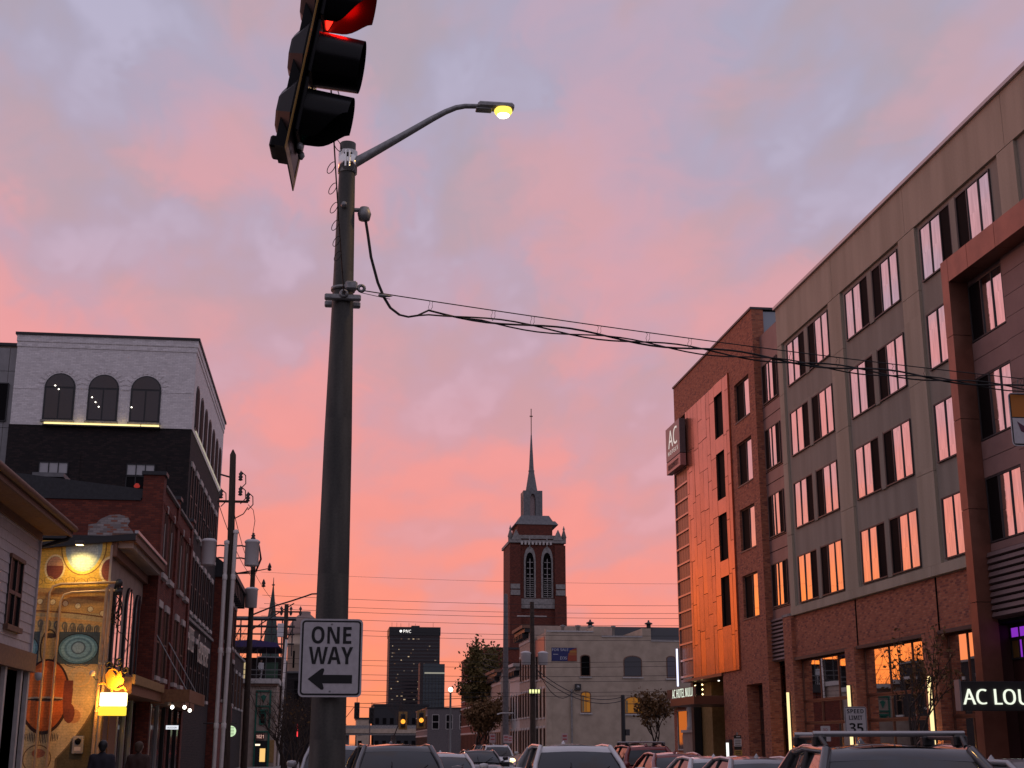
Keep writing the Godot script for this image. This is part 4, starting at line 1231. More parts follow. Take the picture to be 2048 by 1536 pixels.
func gothic_poly(w: float, h: float, rise: float, n := 6) -> PackedVector2Array:
	var p := PackedVector2Array([Vector2(-w / 2, 0), Vector2(w / 2, 0), Vector2(w / 2, h - rise)])
	for k in range(1, n + 1):
		var t := float(k) / n
		p.append(Vector2(w / 2 * (1.0 - t * t), h - rise + rise * sin(t * PI / 2)))
	for k in range(n - 1, -1, -1):
		var t := float(k) / n
		p.append(Vector2(-w / 2 * (1.0 - t * t), h - rise + rise * sin(t * PI / 2)))
	return p

# four-sided tapering block round (x, z)
func taper(called: String, parent: Node, m: Material, c: Vector3, w0: float, w1: float, h: float, sides := 4) -> MeshInstance3D:
	var k := sqrt(2.0) if sides == 4 else 1.0
	var o := lathe(called, parent, m, [[0, 0], [w0 / 2 * k, 0], [w1 / 2 * k, h], [0, h]], c, sides, false)
	o.rotation.y = PI / sides
	return o

func church() -> void:
	var c := thing("church", "red brick church with a square tower and slim grey spire", "church", v3(26, 0, -175))
	var x0 := 22.0
	var x1 := 28.85
	var z := -168.2
	var xc := 25.22
	bx("tower", c, M.cbrick, v3(x0, 0, z - 7.0), v3(x1, 26.2, z))
	for q in [[x0 - 0.12, x0 + 1.25], [x1 - 1.25, x1 + 0.12]]:
		bx("buttress", c, M.cbrick, v3(q[0], 0, z - 0.9), v3(q[1], 25.9, z + 0.35))
		bx("weathering", c, M.stone, v3(q[0] + 0.1, 19.6, z + 0.3), v3(q[1] - 0.1, 20.25, z + 0.62))
		bx("weathering", c, M.stone, v3(q[0] + 0.1, 20.4, z + 0.3), v3(q[1] - 0.1, 21.0, z + 0.5))
		bx("lower_buttress", c, M.cbrick, v3(q[0] - 0.05, 0, z - 1.2), v3(q[1] + 0.05, 19.5, z + 0.6))
	bx("stone_band", c, M.stone, v3(23.35, 18.0, z), v3(27.85, 19.2, z + 0.25))
	bx("cornice", c, M.stone, v3(x0 - 0.15, 26.2, z - 7.8), v3(x1 + 0.15, 26.55, z + 0.3))
	for k in 9:
		bx("corbel", c, M.pale, v3(23.3 + k * 0.46, 25.95, z), v3(23.55 + k * 0.46, 26.35, z + 0.35))
	bx("parapet_ledge", c, M.stone, v3(22.9, 26.85, z - 6.4), v3(27.8, 27.3, z - 0.6))
	bx("attic", c, M.cbrick, v3(23.05, 26.5, z - 6.2), v3(27.5, 28.7, z - 0.8))
	taper("attic_roof", c, M.lead, v3(xc + 0.25, 28.7, z - 3.5), 5.6, 4.9, 0.5)
	taper("attic_roof", c, M.lead, v3(xc + 0.2, 29.2, z - 3.5), 4.5, 3.6, 0.8)
	for q in [[x0, 1.0], [x1, 1.0], [x0 + 0.9, 0.8], [x1 - 0.9, 0.8]]:
		for zz in ([z - 0.1] if q[1] == 1.0 else [z - 6.8]):
			lathe("pinnacle", c, M.stone, [[0.28, 26.2], [0.28, 26.9], [0.36, 26.95], [0.1, 27.9], [0.16, 28.0], [0.0, 28.5]], v3(q[0], 0, zz), 8)
	for q in [23.0, 27.45]:
		prism("gablet", c, M.stone, PackedVector2Array([Vector2(-0.62, 0), Vector2(0.62, 0), Vector2(0.0, 1.35)]), 0.5, v3(q + (-0.3 if q < 25 else 0.6), 26.55, z + 0.1))
	# belfry windows with hood moulds and louvres
	for q in [24.45, 26.65]:
		var w := prism("window", c, M.stone, gothic_poly(1.5, 6.4, 1.9), 0.24, v3(q, 19.3, z))
		prism("opening", w, M.void, gothic_poly(1.02, 5.6, 1.4), 0.3, v3(q, 19.4, z + 0.02))
		lathe("finial", w, M.stone, [[0.1, 0], [0.08, 0.7], [0.28, 0.85], [0.08, 1.0], [0.06, 1.5], [0, 1.6]], v3(q, 25.5, z + 0.1), 8)
		for k in 9:
			var s := bx("louvre_slat", w, M.stone, v3(q - 0.45, 19.55 + k * 0.27, z + 0.16), v3(q + 0.45, 19.62 + k * 0.27, z + 0.3))
			s.rotation.x = 0.4
		bx("mullion", w, M.stone, v3(q - 0.05, 19.4, z + 0.17), v3(q + 0.05, 24.2, z + 0.24))
		for k in 3:
			bx("tracery_bar", w, M.stone, v3(q - 0.4, 22.2 + k * 0.75, z + 0.17), v3(q + 0.4, 22.28 + k * 0.75, z + 0.22))
	# lantern and spire
	var lc := v3(xc, 29.95, z - 3.5)
	for s in [[-1, -1], [-1, 1], [1, -1], [1, 1]]:
		bx("lantern_post", c, M.lead, v3(xc + s[0] * 1.25 - 0.42 * (1 if s[0] > 0 else 0), 29.9, lc.z + s[1] * 1.25 - 0.42 * (1 if s[1] > 0 else 0)), v3(xc + s[0] * 1.25 + 0.42 * (0 if s[0] > 0 else 1), 33.35, lc.z + s[1] * 1.25 + 0.42 * (0 if s[1] > 0 else 1)))
	for s in [-1, 1]:
		prism("lantern_arch", c, M.lead, lantern_face(), 0.2, v3(xc, 29.95, lc.z + s * 1.12))
		prism("lantern_arch", c, M.lead, lantern_face(), 0.2, v3(xc + s * 1.12, 29.95, lc.z), PI / 2)
	prism("lantern_pane", c, M.leaded, gothic_poly(0.7, 3.0, 0.9), 0.06, v3(xc, 30.1, lc.z + 0.6))
	taper("spire", c, M.lead, v3(xc, 33.0, lc.z), 1.75, 0.72, 3.1, 8)
	taper("spire_ring", c, M.lead, v3(xc, 36.1, lc.z), 0.82, 0.82, 0.12, 8)
	taper("spire", c, M.lead, v3(xc, 36.2, lc.z), 0.68, 0.16, 4.8, 8)
	bx("cross_mast", c, M.trim, v3(xc - 0.05, 41, lc.z - 0.05), v3(xc + 0.05, 44.55, lc.z + 0.05))
	bx("cross_arm", c, M.trim, v3(xc - 0.2, 43.45, lc.z - 0.045), v3(xc + 0.2, 43.6, lc.z + 0.045))
	# nave with its long dark roof
	bx("nave_wall", c, M.cbrick, v3(x1, 0, z - 14), v3(60, 11, z - 4))
	prism("nave_roof", c, M.slate, PackedVector2Array([Vector2(-6.5, 0), Vector2(6.5, 0), Vector2(0, 5.5)]), 31, v3(44.5, 11, z - 7.5), PI / 2)
	for q in [33.5, 41.3, 49]:
		lathe("roof_vent", c, M.frame, [[0.3, 0], [0.28, 0.4], [0.55, 0.5], [0.5, 0.62], [0.15, 0.75], [0.1, 1.0], [0, 1.0]], v3(q, 16.4, z - 7.5), 10)

func lantern_face() -> PackedVector2Array:
	# a wall panel with a pointed opening, cut from the foot up
	var p := PackedVector2Array([Vector2(-0.85, 0), Vector2(-0.85, 3.4), Vector2(0.85, 3.4), Vector2(0.85, 0), Vector2(0.36, 0)])
	var g := gothic_poly(0.72, 3.0, 0.9)
	for k in range(2, g.size()): p.append(g[k])
	p.append(Vector2(-0.36, 0))
	return p

func cream_house() -> void:
	var h := thing("cream_corner_building", "cream painted brick building with a blue for sale banner", "building", v3(25, 0, -128))
	var z := -120.0
	var x0 := 18.9
	var steps := [[x0, 23.15, 11.25], [23.15, 23.9, 11.75], [23.9, 27.6, 10.85], [27.6, 28.4, 11.65], [28.4, 33, 10.5]]
	for s in steps:
		bx("wall", h, M.cream, v3(s[0], 0, z - 9), v3(s[1], s[2], z))
		if s[1] - s[0] > 1:
			bx("coping", h, M.pale, v3(s[0], s[2], z - 0.4), v3(s[1], s[2] + 0.14, z + 0.08))
	bx("corner_pier", h, M.cream, v3(x0 - 0.06, 0, z - 0.5), v3(x0 + 0.45, 11.5, z + 0.05))
	for p in [[23.5, 0.2], [25.6, 0.12], [20.9, 0.14], [22.3, 0.16]]:
		lathe("vent_pipe", h, M.galv, [[p[1], 11], [p[1], 11.9], [p[1] + 0.1, 11.95], [p[1] + 0.1, 12.1], [0, 12.15]], v3(p[0], 0, z - 3), 8)
	var lit := glow(c3(1.0, 0.38, 0.05), 0.24)
	var dim := mat(c3(0.03, 0.03, 0.035), 0.08)
	for w in [[21.94, 22.84, 7.42, 9.3, M.void, false], [25.83, 27.5, 7.4, 9.25, dim, false], [29.74, 30.6, 7.3, 9.25, mat(c3(0.1, 0.09, 0.11), 0.3), false], [21.94, 22.84, 4.28, 6.12, lit, true], [25.84, 27.55, 4.2, 5.7, lit, true], [26.0, 27.5, 0.2, 1.75, M.void, false]]:
		var cx: float = (w[0] + w[1]) / 2
		var o := prism("window", h, M.trim, arch_poly(w[1] - w[0], w[3] - w[2], 0.22 if w[1] - w[0] < 1.2 else 0.4, 8), 0.06, v3(cx, w[2], z))
		prism("pane", o, w[4], arch_poly(w[1] - w[0] - 0.16, w[3] - w[2] - 0.16, 0.2 if w[1] - w[0] < 1.2 else 0.36, 8), 0.05, v3(cx, w[2] + 0.08, z + 0.02))
		if w[5]:
			bx("sash", o, M.trim, v3(cx - 0.03, w[2] + 0.1, z + 0.046), v3(cx + 0.03, w[3] - 0.12, z + 0.06))
			bx("sash", o, M.trim, v3(w[0] + 0.1, w[2] + (w[3] - w[2]) * 0.55, z + 0.046), v3(w[1] - 0.1, w[2] + (w[3] - w[2]) * 0.55 + 0.06, z + 0.062))
			bx("curtain", o, mat(c3(0.3, 0.22, 0.12), 0.8), v3(w[0] + 0.1, w[2] + 0.1, z + 0.046), v3(w[0] + 0.3, w[3] - 0.35, z + 0.055))
		bx("sill", o, M.pale, v3(w[0] - 0.1, w[2] - 0.14, z), v3(w[1] + 0.1, w[2] - 0.01, z + 0.14))
	# street side
	for k in 4:
		for fl in 3:
			slim_low(h, x0, z - 1.3 - k * 2.1, 0.5 + fl * 3.4, 2.5)
	bx("street_panel", h, mat(c3(0.4, 0.14, 0.1), 0.5), v3(x0 - 0.1, 9.4, z - 6), v3(x0 - 0.02, 10.9, z - 0.6))
	tube("drain_pipe", h, M.stone, [v3(21.1, 6.3, z + 0.12), v3(21.1, 0, z + 0.12)], 0.08, 8)
	var m := thing("meter_cluster", "dark electric meter cluster on the cream painted wall", "meter", v3(21.6, 6.3, z + 0.1))
	cbx("box", m, M.frame, v3(21.4, 6.2, z + 0.02), v3(21.95, 6.75, z + 0.25))
	lathe("dial", m, M.galv, [[0, 0.06], [0.14, 0.06], [0.16, 0]], v3(21.66, 6.47, z + 0.25), 12).rotation.x = PI / 2
	# banner
	var b := thing("sale_banner", "blue for sale banner with an orange half sun on the cream wall", "banner", v3(20.4, 8.7, z + 0.1))
	var y0 := 8.72
	bx("cloth", b, mat(c3(0.02, 0.025, 0.12), 0.6), v3(19.36, y0, z + 0.03), v3(21.62, y0 + 1.16, z + 0.06))
	var sun := PackedVector2Array([Vector2(21.62, y0), Vector2(21.62, y0 + 1.14)])
	for k in range(0, 9):
		var a := PI / 2 + PI / 2 * k / 8.0
		sun.append(Vector2(21.62 + cos(a) * 0.82, y0 + 0.2 + sin(a) * 0.92))
	sun.append(Vector2(20.8, y0))
	prism("sun_print", b, mat(c3(0.3, 0.05, 0.02), 0.6), sun, 0.012, v3(0, 0, z + 0.066))
	bx("sun_band", b, mat(c3(0.38, 0.16, 0.03), 0.6), v3(20.98, y0 + 0.72, z + 0.07), v3(21.62, y0 + 0.92, z + 0.076))
	bx("sun_band", b, mat(c3(0.35, 0.11, 0.03), 0.6), v3(20.86, y0 + 0.5, z + 0.07), v3(21.62, y0 + 0.68, z + 0.076))
	var wl := mat(c3(0.55, 0.55, 0.58), 0.6)
	text("lettering", b, wl, "FOR SALE", v3(20.14, y0 + 0.98, z + 0.065), 1.45, 0.22, 0, 0.01)
	text("lettering", b, wl, "EOS", v3(20.42, y0 + 0.26, z + 0.065), 0.6, 0.26, 0, 0.01, f_serif)
	bx("small_print", b, wl, v3(19.5, y0 + 0.56, z + 0.06), v3(19.95, y0 + 0.6, z + 0.068))
	# row beyond it on the same side
	row_house("ornate_row_house", "tan row house with a heavy black bracketed cornice", 18.3, -133, -126, 12.3, M.tan, true)
	row_house("pale_row_house", "pale narrow row house between the ornate cornice and the corner pole", 18.4, -141, -133.1, 9.2, M.pale, true)
	row_house("sandstone_row_house", "sandstone house with a rounded balustrade front far down the street", 18.1, -160, -146, 9.3, M.tan, true)
	row_house("brick_far_house", "dark brick house with a slate roof beside the autumn tree", 18.6, -196, -166, 12.8, M.rbrick, false)
	row_house("low_far_house", "small grey house beyond the amber signals", 16.4, -262, -232, 7.4, M.stonedark, false)

func slim_low(parent: Node, x: float, zc: float, y: float, hgt: float) -> void:
	# window in a wall that faces -x
	var f := bx("window", parent, M.blackp, v3(x - 0.03, y, zc - 0.45), v3(x + 0.02, y + hgt, zc + 0.45))
	bx("pane", f, M.glassmatte, v3(x - 0.05, y + 0.08, zc - 0.36), v3(x - 0.032, y + hgt - 0.08, zc + 0.36))
	bx("lintel", f, M.pale, v3(x - 0.08, y + hgt, zc - 0.55), v3(x + 0.02, y + hgt + 0.2, zc + 0.55))
	bx("sill", f, M.pale, v3(x - 0.1, y - 0.12, zc - 0.52), v3(x + 0.02, y, zc + 0.52))

func row_house(called: String, label: String, x: float, z0: float, z1: float, hgt: float, m: Material, cornice: bool) -> void:
	var h := thing(called, label, "house", v3(x + 4, 0, (z0 + z1) / 2))
	bx("wall", h, m, v3(x, 0, z0), v3(x + 8, hgt, z1))
	var n := int((z1 - z0) / 1.75)
	for k in n:
		for fl in int(hgt / 3.3):
			slim_low(h, x, z0 + (k + 0.5) * (z1 - z0) / n, 0.7 + fl * 3.35, 2.2)
	if cornice:
		bx("cornice", h, M.trim if m != M.pale else M.pale, v3(x - 0.75, hgt - 0.25, z0), v3(x + 0.2, hgt + 0.05, z1 + 0.2))
		bx("cornice_step", h, M.blackp if m == M.tan else M.stone, v3(x - 0.5, hgt - 0.6, z0), v3(x, hgt - 0.25, z1 + 0.1))
		for k in int((z1 - z0) / 1.1):
			bx("bracket", h, M.blackp, v3(x - 0.6, hgt - 1.1, z0 + 0.3 + k * 1.1), v3(x, hgt - 0.62, z0 + 0.55 + k * 1.1))
		bx("frieze", h, M.pale, v3(x - 0.06, hgt - 1.5, z0), v3(x, hgt - 1.25, z1))
	else:
		bx("coping", h, M.slate, v3(x - 0.1, hgt, z0 - 0.1), v3(x + 8.1, hgt + 0.25, z1 + 0.1))
		for k in 3:
			unit_z(h, z1, x + 0.8 + k * 2.3, x + 1.9 + k * 2.3, hgt * 0.55, hgt * 0.55 + 2.4, 1, 2, M.pale, M.glassdim, 0.08)

func skyscraper() -> void:
	var h := thing("bank_tower", "tall dark downtown bank tower with lit white letters on top", "skyscraper", v3(100, 0, -1700))
	var x0 := 70.2
	var x1 := 133.2
	var z := -1680.0
	bx("crown", h, M.blackp, v3(x0, 131.5, z - 60), v3(x1, 141.5, z))
	var body := mat(c3(0.035, 0.024, 0.024), 0.7)
	bx("shaft", h, body, v3(x0 + 0.6, 0, z - 60), v3(x1 - 0.6, 131.5, z - 0.6))
	var dark := mat(c3(0.012, 0.01, 0.013), 0.15)
	var lit := [glow(c3(1.0, 0.72, 0.45), 0.55), glow(c3(1.0, 0.75, 0.55), 0.2), glow(c3(0.9, 0.5, 0.3), 0.1)]
	for r in 26:
		var y := 20.0 + r * 4.25
		bx("window_band", h, dark, v3(x0 + 0.8, y, z - 0.6), v3(x1 - 0.8, y + 1.7, z - 0.35))
		var k := 0
		while k < 9:
			if rng.randf() < 0.42:
				var x := x0 + 2 + rng.randf() * (x1 - x0 - 8)
				bx("lit_window", h, lit[rng.randi() % 3], v3(x, y + 0.2, z - 0.34), v3(x + rng.randf_range(0.8, 2.6), y + 1.3, z - 0.25))
			k += 2
	for q in [74, 80, 85, 95, 103, 125]:
		tube("antenna", h, M.wire, [v3(q, 141, z - 15), v3(q, 146 + (q % 3), z - 15)], 0.18, 4)
	bx("penthouse", h, M.frame, v3(98, 141.5, z - 30), v3(108, 144, z - 10))
	var lm := glow(c3(1.0, 0.95, 0.9), 1.6)
	text("lettering", h, lm, "PNC", v3(92.2, 136.2, z + 0.4), 9.4, 3.6, 0, 0.1)
	lathe("emblem", h, lm, [[0, 0.3], [1.6, 0.3], [1.6, 0]], v3(84.3, 136.2, z + 0.2), 14).rotation.x = PI / 2
	var g := thing("glass_office_tower", "lower blue green glass office tower in front of the bank tower", "office tower", v3(120, 0, -1500))
	var gz := -1500.0
	bx("shaft", g, mat(c3(0.02, 0.035, 0.04), 0.12), v3(100.5, 0, gz - 30), v3(124, 87, gz))
	bx("side_fin", g, body, v3(97, 0, gz - 30), v3(100.4, 88.5, gz))
	bx("lit_band", g, glow(c3(0.8, 0.75, 0.6), 0.4), v3(102, 76.5, gz), v3(124, 78, gz + 0.3))
	for r in 13:
		bx("spandrel", g, mat(c3(0.03, 0.04, 0.05), 0.5), v3(100.6, 8 + r * 5.2, gz), v3(124, 9.6 + r * 5.2, gz + 0.25))
	for r in 6:
		bx("fin", g, M.frame, v3(103 + r * 3.6, 4, gz + 0.25), v3(103.5 + r * 3.6, 76, gz + 0.7))

func overpass() -> void:
	var h := thing("overpass", "low concrete motorway overpass crossing the far end of the street", "overpass", v3(10, 0, -350))
	bx("deck", h, M.cream, v3(-40, 4.4, -362), v3(60, 5.5, -350))
	bx("parapet", h, M.stone, v3(-40, 5.5, -350.4), v3(60, 6.3, -350))
	bx("girder", h, M.stone, v3(-40, 3.9, -351), v3(60, 4.4, -350.4))
	for q in [-8, 4, 16, 30]:
		bx("pier", h, M.stone, v3(q, -0.1, -357), v3(q + 1.2, 4.4, -355))
	for q in [[-3.5, 6.4, 5, M.stone, "far_block_low", "low dark block beyond the overpass by the signals"], [8.5, 12.5, 9, M.cream, "far_block_grey", "grey windowed block beyond the overpass under the bank tower"], [13.5, 30, 13, M.slate, "far_block_wide", "wide dark roofline beyond the overpass"]]:
		var b := thing(q[4].replace("_low", "").replace("_grey", "").replace("_wide", ""), q[5], "building", v3((q[0] + q[1]) / 2, 0, -420))
		bx("wall", b, q[3], v3(q[0], -0.1, -440), v3(q[1], q[2], -420))
		bx("roof", b, M.slate, v3(q[0] - 0.3, q[2], -440.3), v3(q[1] + 0.3, q[2] + 0.5, -419.7))
		for k in int((q[1] - q[0]) / 2.2):
			for fl in int(q[2] / 3.4):
				bx("window", b, M.glassdim, v3(q[0] + 0.5 + k * 2.2, 1 + fl * 3.3, -420), v3(q[0] + 1.6 + k * 2.2, 2.8 + fl * 3.3, -419.9))
	var f := thing("church_roof_cone", "small dark pointed roof on the horizon left of the far signals", "roof", v3(1.9, 0, -330))
	taper("cone", f, M.slate, v3(3.0, 6.3, -345), 3.2, 0.1, 3.5, 8)
	taper("base", f, M.stone, v3(3.0, 0, -345), 2.8, 2.8, 6.3, 8)

func left_far() -> void:
	# lower roofs past the black hotel
	var h := thing("bracketed_dark_house", "dark house with a steep overhanging cornice behind the utility pole", "house", v3(-9, 0, -77))
	bx("wall", h, M.rbrick, v3(-14, 0, -81), v3(-5.5, 9.9, -71))
	prism("roof", h, M.slate, PackedVector2Array([Vector2(-14, 9.9), Vector2(-4.95, 9.9), Vector2(-4.95, 10.15), Vector2(-6.5, 11.3), Vector2(-14, 11.8)]), 10.2, v3(0, 0, -76))
	for k in 8:
		bx("bracket", h, M.blackp, v3(-5.5, 9.2, -80.6 + k * 1.2), v3(-5.05, 9.88, -80.3 + k * 1.2))
	for k in 4:
		for fl in 2:
			slim_x(h, -5.5, -80.2 + k * 2.3, -79.2 + k * 2.3, 3.8 + fl * 3.0, 6.0 + fl * 3.0, M.blackp, M.glassdim)
	h = thing("plain_dark_house", "plain dark two storey house before the teal trimmed house", "house", v3(-10, 0, -92))
	bx("wall", h, M.kbrick, v3(-15, 0, -103), v3(-6.3, 7.4, -81.2))
	bx("coping", h, M.stone, v3(-15, 7.4, -103), v3(-6.2, 7.55, -81.2))
	for k in 6:
		slim_x(h, -6.3, -102 + k * 3.4, -101 + k * 3.4, 4.0, 6.2, M.trim, M.glassdim)
	# cream house with teal trim, its front towards us
	h = thing("teal_trim_house", "cream house front with teal window trim and a lit doorway", "house", v3(-5, 0, -107))
	var z := -105.0
	bx("wall", h, M.tan, v3(-9, 0, z - 6), v3(-3.9, 6.0, z))
	bx("cornice", h, M.pale, v3(-9, 6.0, z - 6), v3(-3.75, 6.35, z + 0.25))
	bx("cornice_shadow_board", h, M.trim, v3(-9, 5.8, z), v3(-3.85, 6.0, z + 0.15))
	var teal := mat(c3(0.012, 0.13, 0.085), 0.6)
	for q in [[-5.42, -5.3, 0.0, 5.5], [-4.42, -4.28, 0.0, 5.5]]:
		bx("teal_pilaster", h, teal, v3(q[0], q[2], z), v3(q[1], q[3], z + 0.1))
	for y in [5.4, 4.3, 2.45]:
		bx("teal_band", h, teal, v3(-5.42, y, z + 0.002), v3(-4.28, y + 0.1, z + 0.12))
	var w := bx("window", h, teal, v3(-5.1, 3.0, z), v3(-4.6, 4.0, z + 0.09))
	bx("pane", w, M.void, v3(-4.98, 3.12, z + 0.09), v3(-4.72, 3.8, z + 0.1))
	bx("hood", w, teal, v3(-5.2, 3.98, z), v3(-4.5, 4.12, z + 0.2))
	prism("teal_ornament", h, teal, PackedVector2Array([Vector2(-0.22, 0.2), Vector2(0, -0.3), Vector2(0.22, 0.2), Vector2(0, 0.34)]), 0.08, v3(-4.85, 4.85, z + 0.03))
	bx("door", h, M.blackp, v3(-5.4, 0, z), v3(-4.4, 1.85, z + 0.06))
	bx("lit_window", h, glow(c3(1.0, 0.6, 0.2), 1.0), v3(-4.95, 0.35, z + 0.06), v3(-4.55, 1.3, z + 0.08))
	bx("lit_window", h, glow(c3(1.0, 0.85, 0.6), 1.6), v3(-5.3, 1.5, z + 0.06), v3(-4.95, 1.62, z + 0.08))
	bx("side_panel", h, M.ochre, v3(-4.25, 0.3, z), v3(-3.92, 1.9, z + 0.06))
	var s := thing("number_sign", "small red lit street number sign over the doorway", "sign", v3(-4.95, 2.0, z + 0.3))
	bx("board", s, mat(c3(0.12, 0.03, 0.03), 0.5), v3(-5.3, 1.95, z + 0.26), v3(-4.65, 2.35, z + 0.3))
	text("lettering", s, glow(c3(1.0, 0.6, 0.5), 0.9), "1021", v3(-4.97, 2.15, z + 0.305), 0.52, 0.24, 0, 0.02)
	# purple roofed bar with a balcony
	h = thing("purple_roof_bar", "bar with a purple roof and a railed upper balcony", "building", v3(-6.5, 0, -122))
	z = -120.0
	bx("wall", h, M.kbrick, v3(-12, 0, z - 8), v3(-3.9, 8.9, z - 1.6))
	prism("roof", h, mat(c3(0.035, 0.02, 0.11), 0.6), PackedVector2Array([Vector2(-9.5, 9.65), Vector2(-4.3, 9.65), Vector2(-4.6, 10.0), Vector2(-6.5, 10.25), Vector2(-9.5, 10.1)]), 9, v3(0, 0, z - 3.5))
	bx("balcony_floor", h, M.blackp, v3(-9.5, 6.3, z - 1.6), v3(-3.9, 7.0, z))
	bx("balcony_rail", h, M.lead, v3(-9.5, 7.75, z - 0.05), v3(-3.9, 7.82, z))
	bx("balcony_rail", h, M.lead, v3(-9.5, 7.35, z - 0.05), v3(-3.9, 7.4, z))
	for k in 8:
		bx("baluster", h, M.lead, v3(-9.4 + k * 0.78, 7.0, z - 0.05), v3(-9.35 + k * 0.78, 9.6, z))
	for q in [[-7.7, -7.3, M.warm2], [-4.15, -4.0, M.warm2], [-5.6, -4.5, mat(c3(0.03, 0.09, 0.05), 0.4)]]:
		bx("door_pane", h, q[2], v3(q[0], 7.1, z - 1.6), v3(q[1], 8.5, z - 1.5))
	for k in 3:
		bx("lower_wall", h, M.rbrick, v3(-9 + k * 1.7, 0, z - 1.6), v3(-7.4 + k * 1.7, 6.3, z - 0.4 - 0.01 * k))
	var p := thing("person", "person in a white top leaning on the balcony rail", "person", v3(-5.9, 7.0, z - 0.5))
	person_mesh(p, v3(-5.9, 7.0, z - 0.45), 1.65, mat(c3(0.55, 0.55, 0.55), 0.8), M.blackp, mat(c3(0.3, 0.18, 0.13), 0.6), M.blackp, 0.5, 0.45)
	# rooftop steel frame
	h = thing("rooftop_frame", "open steel rooftop framework above the purple roofed bar", "steel frame", v3(-6, 10, -130))
	for k in 7:
		tube("post", h, M.frame, [v3(-9.3 + k * 0.95, 9.5, -129), v3(-9.3 + k * 0.95, 13.0, -129)], 0.07, 6)
	for y in [10.6, 11.5, 12.2, 12.9]:
		tube("rail", h, M.frame, [v3(-9.5, y, -129), v3(-3.4, y, -129)], 0.08 if y < 12 else 0.12, 6)
	for k in 5:
		tube("brace", h, M.frame, [v3(-9.3 + k * 1.2, 10.0, -128.9), v3(-8.3 + k * 1.2, 12.2, -128.9)], 0.05, 5)
	bx("deck_edge", h, M.lead, v3(-9.5, 12.9, -131), v3(-3.3, 13.1, -128.8))
	# pale domed tower
	h = thing("domed_tower", "pale round tower with a copper speckled dome", "tower", v3(-2.9, 0, -152))
	lathe("drum", h, M.cream, [[1.75, 0], [1.75, 11.9], [1.95, 12.0], [1.95, 12.3], [1.75, 12.35], [1.75, 13.3]], v3(-2.95, 0, -152), 24)
	lathe("dome", h, M.domeskin, [[1.9, 13.2], [1.8, 13.7], [1.5, 14.5], [1.05, 15.1], [0.62, 15.45], [0.62, 15.75], [0, 15.8]], v3(-2.95, 0, -152), 24)
	for k in 5:
		var a := -0.6 + k * 0.45
		bx("slit_window", h, M.void, v3(-2.95 + sin(a) * 1.76 - 0.1, 9.6, -152 + cos(a) * 1.76 - 0.1), v3(-2.95 + sin(a) * 1.76 + 0.1, 11.4, -152 + cos(a) * 1.76 + 0.06))
	h = thing("low_dark_shop", "low dark shop behind the bare trees by the sign pole", "shop", v3(-4, 0, -140))
	bx("wall", h, M.kbrick, v3(-8, 0, -148), v3(-0.6, 8.3, -136))
	bx("arched_window", h, M.glassdim, v3(-3.4, 5.3, -136), v3(-2.6, 7.6, -135.95))
	bx("coping", h, M.lead, v3(-8.1, 8.3, -148.1), v3(-0.5, 8.5, -135.9))
	# far steeple
	h = thing("far_steeple", "slender dark green church steeple far down the street", "steeple", v3(-11.2, 0, -262))
	taper("tower", h, M.lead, v3(-11.25, 0, -262), 5.0, 4.4, 17.5)
	taper("steeple_roof", h, mat(c3(0.03, 0.055, 0.045), 0.7), v3(-11.25, 17.5, -262), 3.6, 0.35, 12.6, 8)
	lathe("finial", h, M.trim, [[0.2, 0], [0.1, 0.8], [0.35, 1.0], [0.1, 1.2], [0.05, 2.4], [0, 2.4]], v3(-11.25, 30.0, -262), 8)

# the blocks behind the camera, which shade the street from the eastern sky
func blocks_behind() -> void:
	var n := 0
	for q in [[-30.0, -9.0, 4.0, 26.0, 11.0], [-30.0, -9.0, 27.0, 50.0, 14.0], [-9.0, 3.0, 34.0, 60.0, 10.0], [21.0, 44.0, 4.0, 30.0, 13.0], [21.0, 44.0, 31.0, 60.0, 16.0], [3.5, 20.5, 70.0, 90.0, 15.0]]:
		var b := thing("street_block", "brick street block behind the viewer, number %s from the corner" % ["one", "two", "three", "four", "five", "six"][n], "building", v3((q[0] + q[1]) / 2, 0, (q[2] + q[3]) / 2), "blocks behind the viewer")
		bx("wall", b, M.rbrick if n % 2 else M.kbrick, v3(q[0], -0.1, q[2]), v3(q[1], q[4], q[3]))
		bx("coping", b, M.stone, v3(q[0] - 0.2, q[4], q[2] - 0.2), v3(q[1] + 0.2, q[4] + 0.2, q[3] + 0.2))
		n += 1

